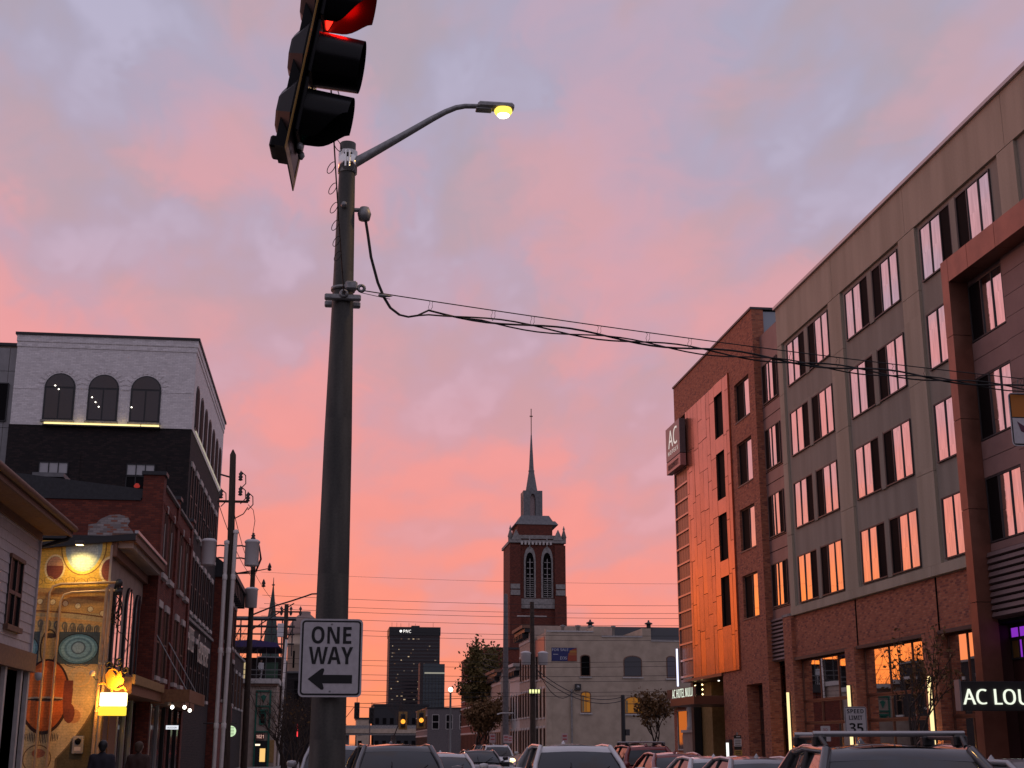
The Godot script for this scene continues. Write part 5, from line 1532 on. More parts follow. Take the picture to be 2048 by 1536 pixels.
# a figure as one continuous surface: tapered bones joined by a smooth minimum, meshed as surface nets
func nets(bones: Array, cell: float, k: float) -> ArrayMesh:
	var lo := v3(1e9, 1e9, 1e9)
	var hi := -lo
	for b in bones:
		for e in [[b[0], b[2]], [b[1], b[3]]]:
			lo = lo.min(e[0] - Vector3.ONE * (e[1] + cell * 2))
			hi = hi.max(e[0] + Vector3.ONE * (e[1] + cell * 2))
	var n := Vector3i(((hi - lo) / cell).ceil()) + Vector3i.ONE
	var f := PackedFloat32Array()
	f.resize(n.x * n.y * n.z)
	f.fill(1.0)
	for b in bones:
		var a: Vector3 = b[0]
		var c: Vector3 = b[1]
		var r0: float = b[2]
		var r1: float = b[3]
		var m: float = maxf(r0, r1) + k + cell * 2
		var i0 := Vector3i(((a.min(c) - Vector3.ONE * m - lo) / cell).floor()).max(Vector3i.ZERO)
		var i1 := Vector3i(((a.max(c) + Vector3.ONE * m - lo) / cell).ceil()).min(n - Vector3i.ONE)
		var ac := c - a
		var l2 := maxf(ac.length_squared(), 1e-9)
		for z in range(i0.z, i1.z + 1):
			for y in range(i0.y, i1.y + 1):
				for x in range(i0.x, i1.x + 1):
					var p := lo + v3(x, y, z) * cell
					var t := clampf((p - a).dot(ac) / l2, 0, 1)
					var d := (p - a - ac * t).length() - lerpf(r0, r1, t)
					var i := (z * n.y + y) * n.x + x
					var o := f[i]
					var hh := maxf(k - absf(o - d), 0.0) / k
					f[i] = minf(o, d) - hh * hh * k * 0.25
	var verts := PackedVector3Array()
	var norms := PackedVector3Array()
	var id := {}
	var at := func(x: int, y: int, z: int) -> float: return f[(z * n.y + y) * n.x + x]
	for z in n.z - 1:
		for y in n.y - 1:
			for x in n.x - 1:
				var i := (z * n.y + y) * n.x + x
				var g := [f[i], f[i + 1], f[i + n.x], f[i + n.x + 1], f[i + n.x * n.y], f[i + n.x * n.y + 1], f[i + n.x * n.y + n.x], f[i + n.x * n.y + n.x + 1]]
				var neg := 0
				for q in g: neg += 1 if q < 0 else 0
				if neg == 0 or neg == 8: continue
				var s := Vector3.ZERO
				var cnt := 0
				for e in [[0, 1], [2, 3], [4, 5], [6, 7], [0, 2], [1, 3], [4, 6], [5, 7], [0, 4], [1, 5], [2, 6], [3, 7]]:
					var u: float = g[e[0]]
					var w: float = g[e[1]]
					if (u < 0) != (w < 0):
						var t := u / (u - w)
						var pa := v3(e[0] & 1, (e[0] >> 1) & 1, e[0] >> 2)
						var pb := v3(e[1] & 1, (e[1] >> 1) & 1, e[1] >> 2)
						s += pa.lerp(pb, t)
						cnt += 1
				id[i] = verts.size()
				verts.append(lo + (v3(x, y, z) + s / cnt) * cell)
				norms.append(v3(g[1] + g[3] + g[5] + g[7] - g[0] - g[2] - g[4] - g[6], g[2] + g[3] + g[6] + g[7] - g[0] - g[1] - g[4] - g[5], g[4] + g[5] + g[6] + g[7] - g[0] - g[1] - g[2] - g[3]).normalized())
	var idx := PackedInt32Array()
	var sx := 1
	var sy := n.x
	var sz := n.x * n.y
	for z in range(1, n.z - 1):
		for y in range(1, n.y - 1):
			for x in range(1, n.x - 1):
				var i := (z * n.y + y) * n.x + x
				for ax in [[sx, sy, sz], [sy, sz, sx], [sz, sx, sy]]:
					var a: float = f[i]
					var b: float = f[i + ax[0]]
					if (a < 0) == (b < 0): continue
					var q := [i, i - ax[1], i - ax[1] - ax[2], i - ax[2]]
					if not (id.has(q[0]) and id.has(q[1]) and id.has(q[2]) and id.has(q[3])): continue
					if a < 0: q = [q[0], q[3], q[2], q[1]]
					for t in [0, 1, 2, 0, 2, 3]: idx.append(id[q[t]])
	var arr := []
	arr.resize(Mesh.ARRAY_MAX)
	arr[Mesh.ARRAY_VERTEX] = verts
	arr[Mesh.ARRAY_NORMAL] = norms
	arr[Mesh.ARRAY_INDEX] = idx
	var am := ArrayMesh.new()
	am.add_surface_from_arrays(Mesh.PRIMITIVE_TRIANGLES, arr)
	return am

# standing or walking figure; turn about y, stride 0..1; coat, trousers, skin, hair
func person_mesh(t: Node3D, at: Vector3, hgt: float, coat: Material, legs: Material, skin: Material, hair: Material, turn: float, stride := 0.3) -> void:
	var s := hgt / 1.75
	var B := Basis(Vector3.UP, turn)
	var P := func(x: float, y: float, z: float) -> Vector3: return B * v3(x, y, z) * s
	var w := stride * 0.32
	var trousers := [
		[P.call(-0.095, 0.92, 0), P.call(-0.1, 0.5, w * 0.5), 0.085 * s, 0.06 * s], [P.call(-0.1, 0.5, w * 0.5), P.call(-0.1, 0.1, w * 0.7 - 0.03), 0.058 * s, 0.042 * s],
		[P.call(0.095, 0.92, 0), P.call(0.1, 0.5, -w * 0.3), 0.085 * s, 0.06 * s], [P.call(0.1, 0.5, -w * 0.3), P.call(0.1, 0.1, -w), 0.058 * s, 0.042 * s],
		[P.call(-0.09, 0.95, 0), P.call(0.09, 0.95, 0), 0.11 * s, 0.11 * s],
		[P.call(-0.1, 0.05, w * 0.7 - 0.05), P.call(-0.1, 0.04, w * 0.7 + 0.14), 0.045 * s, 0.036 * s], [P.call(0.1, 0.05, -w - 0.02), P.call(0.1, 0.04, -w + 0.17), 0.045 * s, 0.036 * s]]
	var top := [
		[P.call(-0.06, 1.02, 0), P.call(-0.09, 1.33, 0.0), 0.105 * s, 0.12 * s], [P.call(0.06, 1.02, 0), P.call(0.09, 1.33, 0.0), 0.105 * s, 0.12 * s],
		[P.call(-0.17, 1.42, 0), P.call(0.17, 1.42, 0), 0.075 * s, 0.075 * s], [P.call(0, 1.4, 0), P.call(0, 1.5, 0.0), 0.09 * s, 0.06 * s],
		[P.call(-0.19, 1.42, 0), P.call(-0.25, 1.14, -0.03), 0.065 * s, 0.05 * s], [P.call(-0.25, 1.14, -0.03), P.call(-0.24, 0.9, 0.08), 0.05 * s, 0.038 * s],
		[P.call(0.19, 1.42, 0), P.call(0.25, 1.14, -0.05), 0.065 * s, 0.05 * s], [P.call(0.25, 1.14, -0.05), P.call(0.24, 0.9, 0.02), 0.05 * s, 0.038 * s]]
	var head := [
		[P.call(0, 1.46, 0), P.call(0, 1.56, 0.01), 0.05 * s, 0.05 * s], [P.call(0, 1.66, -0.01), P.call(0, 1.665, 0.01), 0.088 * s, 0.088 * s], [P.call(0, 1.58, 0.03), P.call(0, 1.64, 0.03), 0.05 * s, 0.07 * s],
		[P.call(0, 1.62, 0.095), P.call(0, 1.65, 0.09), 0.016 * s, 0.011 * s], [P.call(-0.088, 1.64, 0), P.call(-0.09, 1.66, 0), 0.018 * s, 0.018 * s], [P.call(0.088, 1.64, 0), P.call(0.09, 1.66, 0), 0.018 * s, 0.018 * s]]
	for sd in [-1, 1]:
		head.append([P.call(sd * 0.24, 0.89, 0.06), P.call(sd * 0.24, 0.82, 0.07), 0.032 * s, 0.034 * s])
		for k in 4: head.append([P.call(sd * 0.24, 0.82, 0.045 + k * 0.018), P.call(sd * 0.235, 0.75 - 0.006 * (k % 3), 0.05 + k * 0.018), 0.009 * s, 0.008 * s])
		head.append([P.call(sd * 0.235, 0.86, 0.095), P.call(sd * 0.225, 0.81, 0.12), 0.011 * s, 0.009 * s])
	var body := pm("body", nets(trousers + top, 0.03 * s, 0.05), coat, t, at)
	pm("trousers", nets(trousers.slice(0, 5), 0.03 * s, 0.045), legs, body, at).scale = Vector3.ONE * 1.02
	pm("skin", nets(head, 0.014 * s, 0.02), skin, body, at)
	pm("hair", nets([[P.call(0, 1.68, -0.02), P.call(0, 1.685, 0.0), 0.094 * s, 0.092 * s], [P.call(0, 1.6, -0.05), P.call(0, 1.66, -0.04), 0.065 * s, 0.075 * s]], 0.018 * s, 0.03), hair, body, at)

func people() -> void:
	var p := thing("person", "person in a dark jacket seen from behind below the lit box sign", "person", v3(-4.25, 0, -27.5))
	person_mesh(p, v3(-4.25, 0, -27.5), 1.62, mat(c3(0.02, 0.017, 0.025), 0.8), M.blackp, mat(c3(0.25, 0.15, 0.11), 0.6), M.signk, PI, 0.3)
	p = thing("person", "person in a brown jacket walking past the dark shopfronts", "person", v3(-3.72, 0, -28.6))
	person_mesh(p, v3(-3.72, 0, -28.6), 1.6, mat(c3(0.05, 0.025, 0.018), 0.8), M.blackp, mat(c3(0.25, 0.15, 0.11), 0.6), mat(c3(0.06, 0.03, 0.015), 0.7), PI - 0.3, 0.4)

func round_rect(w: float, h: float, r: float, n := 5) -> PackedVector2Array:
	var p := PackedVector2Array()
	for c in [[1, 1, 0.0], [-1, 1, PI / 2], [-1, -1, PI], [1, -1, PI * 1.5]]:
		for k in n + 1:
			var a: float = c[2] + PI / 2 * k / n
			p.append(Vector2(c[0] * (w / 2 - r) + cos(a) * r, c[1] * (h / 2 - r) + sin(a) * r))
	return p

func signal_pole() -> void:
	var z := -13.7
	var t := thing("signal_pole", "tall dark tapered steel signal pole with a curved lamp arm", "pole", v3(0, 0, z))
	lathe("shaft", t, M.polem, [[0.2, 0], [0.195, 0.3], [0.174, 1.55], [0.142, 4.6], [0.112, 6.1], [0.088, 7.55], [0.086, 7.9], [0, 7.9]], v3(0, 0, z), 24)
	lathe("base_flange", t, M.polem, [[0.33, 0], [0.33, 0.05], [0.2, 0.06]], v3(0, 0, z), 20)
	lathe("arm_clamp", t, M.shiny, [[0.086, 7.55], [0.103, 7.55], [0.103, 7.8], [0.086, 7.8]], v3(0.005, 0, z), 24)
	for k in 2:
		cbx("clamp_lug", t, M.shiny, v3(-0.03 + k * 0.04, 7.58, z + 0.09), v3(-0.01 + k * 0.04, 7.78, z + 0.13), 0.005)
	lathe("clamp_bolt", t, M.frame, [[0, 0], [0.012, 0], [0.012, 0.09], [0, 0.09]], v3(-0.04, 7.62, z + 0.115), 6).rotation.z = -PI / 2
	lathe("clamp_bolt", t, M.frame, [[0, 0], [0.012, 0], [0.012, 0.09], [0, 0.09]], v3(-0.04, 7.74, z + 0.115), 6).rotation.z = -PI / 2
	lathe("clamp_ring", t, M.galv, [[0.11, 6.2], [0.128, 6.2], [0.128, 6.235], [0.11, 6.235]], v3(0, 0, z), 20)
	cbx("span_bracket", t, M.galv, v3(-0.19, 6.06, z + 0.08), v3(0.19, 6.12, z + 0.16), 0.012)
	cbx("span_bracket", t, M.galv, v3(-0.19, 6.06, z - 0.16), v3(0.19, 6.12, z - 0.08), 0.012)
	cbx("wire_anchor", t, M.galv, v3(0.02, 6.17, z + 0.09), v3(0.15, 6.27, z + 0.17), 0.02)
	lathe("anchor_eye", t, M.galv, [[0.03, 0.02], [0.05, 0.0], [0.03, -0.02], [0.015, 0.0], [0.03, 0.02]], v3(0.19, 6.2, z + 0.12), 12).rotation.x = PI / 2
	lathe("anchor_eye", t, M.galv, [[0.03, 0.02], [0.05, 0.0], [0.03, -0.02], [0.015, 0.0], [0.03, 0.02]], v3(0.01, 6.12, z + 0.17), 12).rotation.x = PI / 2
	lathe("bolt", t, M.galv, [[0, 0.05], [0.03, 0.05], [0.035, 0.0]], v3(-0.02, 7.14, z + 0.09), 8).rotation.x = PI / 2
	lathe("weather_head", t, M.galv, [[0, 0.09], [0.05, 0.07], [0.075, 0.0], [0.06, -0.07], [0, -0.09]], v3(0.2, 7.09, z), 12)
	tube("nipple", t, M.galv, [v3(0.05, 7.13, z), v3(0.18, 7.13, z)], 0.025, 8)
	# lamp arm
	var arm := tube("lamp_arm", t, M.galv, [v3(0.08, 7.68, z), v3(0.3, 7.83, z), v3(0.62, 8.05, z), v3(0.92, 8.26, z), v3(1.06, 8.35, z), v3(1.18, 8.41, z), v3(1.28, 8.435, z), v3(1.46, 8.445, z)], [0.055, 0.048, 0.04, 0.035, 0.032, 0.03, 0.028, 0.027], 12)
	var lamp := thing("street_lamp", "lit street lamp head at the end of the curved arm", "street lamp", v3(1.45, 8.42, z))
	cbx("housing", lamp, M.galv, v3(1.42, 8.41, z - 0.07), v3(1.83, 8.49, z + 0.07), 0.025)
	cbx("driver_box", lamp, M.galv, v3(1.4, 8.39, z - 0.055), v3(1.58, 8.41, z + 0.055), 0.01)
	var l := lathe("lamp_lens", lamp, glow(c3(1.0, 0.7, 0.1), 1.8), [[0.1, 0.01], [0.1, -0.02], [0.08, -0.05], [0.04, -0.065], [0, -0.07]], v3(1.71, 8.408, z), 16)
	lathe("lamp_core", lamp, glow(c3(1.0, 0.86, 0.5), 9.0), [[0.07, -0.056], [0.055, -0.072], [0, -0.08]], v3(1.71, 8.408, z), 14)
	var s := SpotLight3D.new()
	s.name = "lamp_light"
	lamp.add_child(s)
	s.position = v3(0.26, -0.13, 0)
	s.rotation.x = -PI / 2
	s.light_color = Color(1.0, 0.78, 0.42)
	s.light_energy = 2.2
	s.light_size = 0.09
	s.spot_angle = 78
	s.spot_range = 25
	s.spot_attenuation = 2
	s.shadow_enabled = true
	# one way sign
	var o := thing("one_way_sign", "white one way sign with a black arrow on the signal pole", "sign", v3(0, 2.37, z + 0.22))
	var sz := z + 0.24
	prism("plate", o, M.signw, round_rect(0.605, 0.745, 0.045), 0.006, v3(0.003, 2.368, sz))
	prism("border", o, M.signk, round_rect(0.572, 0.712, 0.035), 0.004, v3(0.003, 2.368, sz + 0.003))
	prism("field", o, M.signw, round_rect(0.538, 0.678, 0.022), 0.004, v3(0.003, 2.368, sz + 0.005))
	text("lettering", o, M.signk, "ONE", v3(0.003, 2.585, sz + 0.008), 0.385, 0.165, 0, 0.004, f_bold)
	text("lettering", o, M.signk, "WAY", v3(0.003, 2.39, sz + 0.008), 0.425, 0.165, 0, 0.004, f_bold)
	prism("arrow", o, M.signk, PackedVector2Array([Vector2(-0.215, 0), Vector2(-0.085, 0.1), Vector2(-0.065, 0.1), Vector2(-0.058, 0.085), Vector2(-0.072, 0.04), Vector2(0.21, 0.04), Vector2(0.21, -0.04), Vector2(-0.072, -0.04), Vector2(-0.058, -0.085), Vector2(-0.065, -0.1), Vector2(-0.085, -0.1)]), 0.004, v3(0.003, 2.165, sz + 0.008))
	for y in [2.69, 2.05]:
		lathe("bolt", o, M.galv, [[0, 0.006], [0.008, 0.005], [0.011, 0]], v3(0.003, y, sz + 0.007), 8).rotation.x = PI / 2
	bx("strap", o, M.galv, v3(-0.2, 2.62, sz - 0.05), v3(0.2, 2.65, sz - 0.01))
	bx("strap", o, M.galv, v3(-0.2, 2.1, sz - 0.05), v3(0.2, 2.13, sz - 0.01))

# visor: a sheet rolled round +x from a ring at the door; cut scoops away the underside towards the tip
func visor_mesh(r: float, length: float, cut: bool) -> ArrayMesh:
	var st := new_st()
	st.set_smooth_group(0)
	var na := 28
	var nl := 10
	for shell in 2:
		var rr := r - 0.004 * shell
		for i in nl:
			for k in na:
				var q := []
				for c in [[i, k], [i + 1, k], [i + 1, k + 1], [i, k + 1]]:
					var t: float = c[0] / float(nl)
					var half := PI
					if cut: half = lerpf(PI * 0.86, PI * 0.5, smoothstep(0.25, 1.0, t))
					var a: float = (c[1] / float(na) * 2.0 - 1.0) * half
					var l := length * t
					if cut: l *= 1.0 - 0.14 * pow(absf(a) / PI, 2.0)
					q.append(v3(l, cos(a) * rr * (1.0 - 0.06 * t), sin(a) * rr * (1.0 - 0.06 * t)))
				if shell == 0: quad(st, q[0], q[3], q[2], q[1])
				else: quad(st, q[0], q[1], q[2], q[3])
	st.generate_normals()
	return st.commit()

func near_signal() -> void:
	var t := thing("traffic_signal", "large black traffic signal with red lit, hanging close overhead", "traffic signal", Vector3.ZERO)
	var body := mat(c3(0.007, 0.007, 0.008), 0.4)
	body.metallic_specular = 0.25
	var vis := mat(c3(0.007, 0.007, 0.008), 0.26)
	vis.metallic_specular = 0.3
	# local: +x the way it faces, y up
	bx("backplate", t, body, v3(-0.004, -0.68, -0.29), v3(0.0, 0.67, 0.29))
	for s in [-1, 1]:
		bx("reflective_border", t, mat(c3(0.42, 0.24, 0.05), 0.5), v3(0.0005, -0.68, s * 0.29 - (0.05 if s > 0 else 0.0)), v3(0.003, 0.67, s * 0.29 + (0.05 if s < 0 else 0.0)))
		bx("reflective_border", t, mat(c3(0.42, 0.28, 0.16), 0.5), v3(0.0005, s * 0.675 - (0.05 if s > 0 else -0.0), -0.235), v3(0.0028, s * 0.675 + (0.05 if s < 0 else 0.0), 0.235))
	for k in 3:
		var y := (k - 1) * 0.352
		lathe("housing", t, body, [[0.225, 0.0], [0.225, 0.02], [0.13, 0.1], [0.11, 0.115], [0, 0.118]], v3(-0.005, y, 0), 8, false).rotation = v3(PI / 8, 0, PI / 2)
		cbx("door", t, body, v3(0.001, y - 0.168, -0.168), v3(0.03, y + 0.168, 0.168), 0.012)
		var vm := visor_mesh(0.155, 0.245, k != 1)
		pm("visor", vm, vis, t, v3(0.03, y, 0))
		var lens: Material = M.redglow if k == 2 else mat([c3(0.0, 0.02, 0.012), c3(0.03, 0.018, 0.0)][k], 0.15)
		lathe("lens", t, lens, [[0.145, 0], [0.1, -0.02], [0, -0.03]], v3(0.034, y, 0), 24).rotation.z = PI / 2
	bx("rear_channel", t, body, v3(-0.085, -0.6, -0.12), v3(-0.004, 0.6, 0.12))
	cbx("hub_plate", t, body, v3(-0.12, -0.6, -0.09), v3(-0.01, -0.53, 0.09), 0.01)
	for q in [-0.06, 0.06]:
		lathe("wing_nut", t, M.galv, [[0.012, -0.02], [0.02, 0.0], [0.012, 0.02], [0, 0.02]], v3(0.04, -0.56, q), 8)
	tube("hanger_pipe", t, M.galv, [v3(-0.08, 0.53, 0), v3(-0.08, 0.95, 0)], 0.024, 8)
	cbx("span_clamp", t, M.galv, v3(-0.12, 0.93, -0.05), v3(-0.04, 1.0, 0.05), 0.01)
	var l := OmniLight3D.new()
	l.name = "red_light"
	t.add_child(l)
	l.position = v3(0.09, 0.352, 0)
	l.light_color = Color(1.0, 0.03, 0.02)
	l.light_energy = 0.14
	l.light_size = 0.06
	l.omni_range = 4
	l.omni_attenuation = 2
	l.shadow_enabled = true
	t.position = v3(-0.21, 5.24, -6.88)
	t.rotation = v3(0, deg_to_rad(-3), deg_to_rad(-8.8))
	# span wire over the cross street, cable loops tied to it
	var w := thing("span_wire", "thin span wire with tied cable loops from pole to signal", "wire", v3(0, 6.14, -13.52))
	var a := v3(0.01, 6.12, -13.52)
	var c := v3(-0.2, 6.24, -6.9)
	var pts := []
	for k in 25:
		var s := k / 24.0
		pts.append(a.lerp(c, s) + v3(0, -0.1 * sin(s * PI), 0))
	tube("wire_strand", w, M.wire, pts, 0.006, 6)
	tube("wire_strand", w, M.wire, [c, v3(-0.5, 6.9, 6)], 0.006, 6)
	for k in 9:
		var s := 0.2 + k * 0.062
		var p: Vector3 = a.lerp(c, s) + v3(0, -0.1 * sin(s * PI), 0)
		var side := 1.0 if k > 5 else -1.0
		var lp := []
		for j in 17:
			var an := TAU * j / 16.0
			lp.append(p + v3(side * (0.03 - 0.03 * cos(an)), -0.045 + 0.045 * cos(an * 1.0) + 0.0 * an, 0.012 * sin(an)) + v3(side * 0.012 * sin(an), 0.02 * sin(an), 0.0))
		tube("cable_loop", w, M.wire, lp, 0.0035, 5)

func span_line() -> void:
	# messenger wire to the far corner with lashed cables and drop hangers
	var w := thing("messenger_cable", "black messenger wire with looping lashed cables across the street", "cable", v3(0.2, 6.2, -13.6))
	var M0 := func(x: float) -> Vector3:
		var u := clampf((x - 0.2) / 17.8, 0, 1)
		return v3(x, 6.205 - 0.62 * u * (1.0 - u) * 1.45 - 0.02 * u, -13.62 - 0.2 * x)
	var pts := []
	for k in 41: pts.append(M0.call(0.2 + 17.8 * k / 40.0))
	tube("messenger", w, M.wire, pts, 0.006, 6)
	tube("messenger", w, M.wire, [v3(0.18, 6.16, -13.6), v3(0.5, 6.14, -13.72)], 0.004, 5)
	lathe("splice", w, M.galv, [[0, -0.06], [0.018, -0.05], [0.02, 0.0], [0.012, 0.06], [0, 0.1]], v3(0.43, 6.17, -13.7), 8).rotation.z = -1.6
	for c in 3:
		var lp := []
		if c < 2:
			for q in [[0.21, 7.02], [0.24, 6.85], [0.28, 6.6], [0.36, 6.32], [0.43, 6.16], [0.5, 6.05], [0.6, 5.98], [0.7, 5.965], [0.8, 5.99]]:
				lp.append(v3(q[0] + 0.012 * c, q[1], -13.66 - q[0] * 0.15))
		else:
			lp.append(v3(1.3, 6.02, -13.9))
		var x := 0.92 if c < 2 else 1.5
		while x < 18.0:
			var ph: float = x * 3.1 + c * 2.2
			lp.append(M0.call(x) + v3(0, -0.115 + 0.035 * sin(ph) - 0.012 * c, 0.012 * cos(ph)))
			x += 0.16
		tube("lashed_cable", w, M.wire, lp, [0.011, 0.009, 0.008][c], 6)
	for k in 15:
		var x := 0.92 + k * 0.62 + 0.1 * sin(k * 2.3)
		var p: Vector3 = M0.call(x)
		tube("drop_hanger", w, M.wire, [p, p + v3(0.012, -0.03, 0.01), p + v3(-0.005, -0.07, 0), p + v3(0.01, -0.12, 0)], 0.0028, 4)
		tube("drop_hanger", w, M.wire, [p + v3(0.05, 0, 0), p + v3(0.035, -0.03, 0.01), p + v3(0.04, -0.07, 0), p + v3(0.012, -0.12, 0)], 0.0028, 4)
	var s := thing("hanging_sign", "orange and white road sign hanging at the frame edge below the cable", "sign", v3(8.2, 5.1, -15.4))
	prism("plate", s, M.signw, round_rect(0.62, 0.68, 0.05), 0.006, v3(8.6, 5.47, -15.4))
	prism("border", s, M.signk, round_rect(0.595, 0.655, 0.04), 0.004, v3(8.6, 5.47, -15.396))
	bx("orange_field", s, mat(c3(0.5, 0.16, 0.01), 0.5), v3(8.316, 5.5, -15.396), v3(8.88, 5.785, -15.392))
	bx("white_field", s, M.signw, v3(8.316, 5.16, -15.396), v3(8.88, 5.485, -15.392))
	prism("arrow", s, mat(c3(0.1, 0.02, 0.05), 0.5), PackedVector2Array([Vector2(0, 0.1), Vector2(0.12, 0.02), Vector2(0.12, -0.06), Vector2(0.04, -0.02)]), 0.004, v3(8.375, 5.34, -15.39))
	for q in [8.42, 8.78]:
		tube("hanger", s, M.galv, [v3(q, 5.81, -15.4), v3(q, 5.98, -15.36)], 0.008, 6)

func utility_poles() -> void:
	# first wooden pole with two transformers and two conduits
	var z := -50.0
	var t := thing("utility_pole", "wooden utility pole with twin transformers and two pale conduits", "utility pole", v3(-3.55, 0, z))
	tube("shaft", t, M.wood, [v3(-3.5, 0, z), v3(-3.67, 6, z), v3(-3.84, 11.95, z), v3(-3.85, 12.15, z)], [0.17, 0.145, 0.115, 0.02], 10)
	for q in [[-3.88, 8.66, -3.9, 0.075], [-3.57, 9.05, -3.66, 0.075]]:
		tube("conduit_pipe", t, M.conduit, [v3(q[2], 0, z + 0.2), v3((q[0] + q[2]) / 2, 4.5, z + 0.2), v3(q[0], q[1], z + 0.2)], q[3], 10)
		for k in 3:
			lathe("coupling", t, M.conduit, [[q[3] + 0.014, -0.09], [q[3] + 0.014, 0.09], [q[3], 0.1]], v3(lerpf(q[2], q[0], 0.25 + k * 0.3), 2.2 + k * 2.6, z + 0.2), 10)
		lathe("cap", t, M.conduit, [[q[3] + 0.02, -0.06], [q[3] + 0.02, 0.05], [0, 0.1]], v3(q[0], q[1], z + 0.2), 10)
	for q in [-4.52, -2.97]:
		var tr := lathe("transformer", t, M.greybox, [[0, 7.84], [0.24, 7.84], [0.255, 7.88], [0.255, 8.66], [0.28, 8.68], [0.28, 8.74], [0.2, 8.8], [0, 8.82]], v3(q, 0, z + 0.02), 20)
		lathe("bushing", tr, M.frame, [[0.07, 8.8], [0.09, 8.86], [0.05, 8.9], [0.08, 8.95], [0.04, 9.0], [0.05, 9.04], [0, 9.06]], v3(q + 0.02, 0, z + 0.02), 10)
		for y in [8.05, 8.5]:
			tube("bracket", t, M.frame, [v3(-3.74, y + 0.05, z), v3((q - 3.74) / 2, y + 0.08, z), v3(q, y, z)], 0.03, 6)
	tube("crossarm", t, M.wood, [v3(-4.3, 10.2, z), v3(-3.2, 10.2, z)], 0.05, 6)
	tube("crossarm", t, M.frame, [v3(-4.25, 11.2, z), v3(-3.8, 11.08, z)], 0.035, 6)
	for q in [[-3.52, 10.98, 0.2], [-3.22, 10.2, 0.16], [-3.5, 10.42, 0.1], [-4.2, 10.3, 0.12]]:
		lathe("insulator", t, M.frame, [[0.03, 0], [0.09, 0.03], [0.05, 0.09], [0.09, 0.14], [0.05, 0.2], [0.08, 0.26], [0.03, 0.32], [0, 0.4]], v3(q[0], q[1], z), 8)
		tube("jumper", t, M.wire, [v3(q[0], q[1] + 0.35, z), v3(q[0] + 0.18, q[1] + 0.2, z), v3(q[0] + 0.2, q[1] - 0.1, z), v3(q[0] + 0.02, q[1] - 0.3, z)], 0.02, 5)
	tube("arrester_wire", t, M.wire, [v3(-3.2, 10.1, z), v3(-3.0, 9.9, z), v3(-2.92, 9.5, z), v3(-2.97, 9.05, z)], 0.012, 5)
	tube("arrester_wire", t, M.wire, [v3(-3.2, 10.0, z), v3(-3.35, 9.75, z), v3(-3.7, 9.55, z)], 0.02, 5)
	tube("arrester_wire", t, M.wire, [v3(-4.9, 9.7, z), v3(-4.7, 9.3, z), v3(-4.52, 9.05, z)], 0.012, 5)
	for k in 3:
		tube("secondary_cable", t, M.wire, [v3(-2.72, 8.6, z), v3(-2.66 + k * 0.02, 8.1, z), v3(-2.8, 7.7 - k * 0.06, z), v3(-3.6, 7.55, z)], 0.02, 5)
	# second pole with a lamp arm
	z = -80.0
	t = thing("utility_pole", "second wooden pole with a grey can and a long bare lamp arm", "utility pole", v3(-4.6, 0, z))
	tube("shaft", t, M.wood, [v3(-4.62, 0, z), v3(-4.64, 11.8, z)], [0.2, 0.14], 10)
	lathe("transformer", t, M.greybox, [[0, 9.2], [0.34, 9.2], [0.36, 10.2], [0.42, 10.25], [0.3, 10.35], [0, 10.4]], v3(-4.66, 0, z + 0.1), 16)
	tube("lamp_arm", t, M.frame, [v3(-4.5, 8.83, z), v3(-3.4, 9.3, z), v3(-2.4, 9.62, z), v3(-1.6, 9.9, z), v3(-1.2, 10.05, z), v3(-0.6, 10.08, z)], 0.05, 6)
	tube("arm_brace", t, M.frame, [v3(-4.5, 8.0, z), v3(-2.2, 9.5, z)], 0.035, 6)
	tube("side_arm", t, M.frame, [v3(-4.6, 11.3, z), v3(-3.7, 11.5, z)], 0.03, 6)
	for q in [[-3.7, 11.35], [-4.0, 10.4]]:
		lathe("insulator", t, M.frame, [[0.04, 0], [0.13, 0.05], [0.07, 0.14], [0.12, 0.22], [0.05, 0.4], [0, 0.5]], v3(q[0], q[1], z), 8)
	z = -110.0
	t = thing("utility_pole", "third wooden pole with a grey cabinet and pale conduit", "utility pole", v3(-3.65, 0, z))
	tube("shaft", t, M.wood, [v3(-3.65, 0, z), v3(-3.61, 12.4, z)], [0.24, 0.17], 10)
	cbx("cabinet", t, M.greybox, v3(-4.25, 9.8, z), v3(-3.75, 10.85, z + 0.4), 0.04)
	tube("conduit_pipe", t, M.conduit, [v3(-3.75, 0, z + 0.25), v3(-3.5, 9.6, z + 0.25)], 0.1, 8)
	tube("crossarm", t, M.wood, [v3(-4.8, 11.8, z), v3(-2.4, 11.8, z)], 0.07, 6)
	for k in 4:
		lathe("insulator", t, M.frame, [[0.05, -0.3], [0.13, -0.1], [0.05, 0.1], [0.13, 0.25], [0.04, 0.4], [0, 0.5]], v3(-4.75 + k * 0.75, 11.8, z), 8)
	# poles on the hotel side
	z = -95.0
	t = thing("utility_pole", "wooden pole with transformer and lit fixtures before the cream building", "utility pole", v3(14, 0, z))
	tube("shaft", t, M.wood, [v3(14.0, 0, z), v3(13.96, 11.3, z)], [0.22, 0.15], 10)
	tube("crossarm", t, M.pale, [v3(12.9, 10.3, z), v3(15.0, 10.3, z)], 0.045, 6)
	for q in [13.5, 14.7]:
		lathe("transformer", t, M.greybox, [[0, 6.95], [0.33, 6.95], [0.35, 7.7], [0.4, 7.75], [0.25, 7.85], [0, 7.9]], v3(q, 0, z + 0.1), 16)
	cbx("light_cluster", t, M.frame, v3(13.65, 4.95, z + 0.25), v3(14.5, 5.3, z + 0.35), 0.02)
	for k in 4:
		bx("lamp_lens", t, glow(c3(0.9, 0.95, 0.4), 1.3), v3(13.7 + k * 0.2, 5.0, z + 0.35), v3(13.83 + k * 0.2, 5.26, z + 0.37))
	z = -110.0
	t = thing("steel_pole", "tall grey steel pole beside the church tower", "pole", v3(14.0, 0, z))
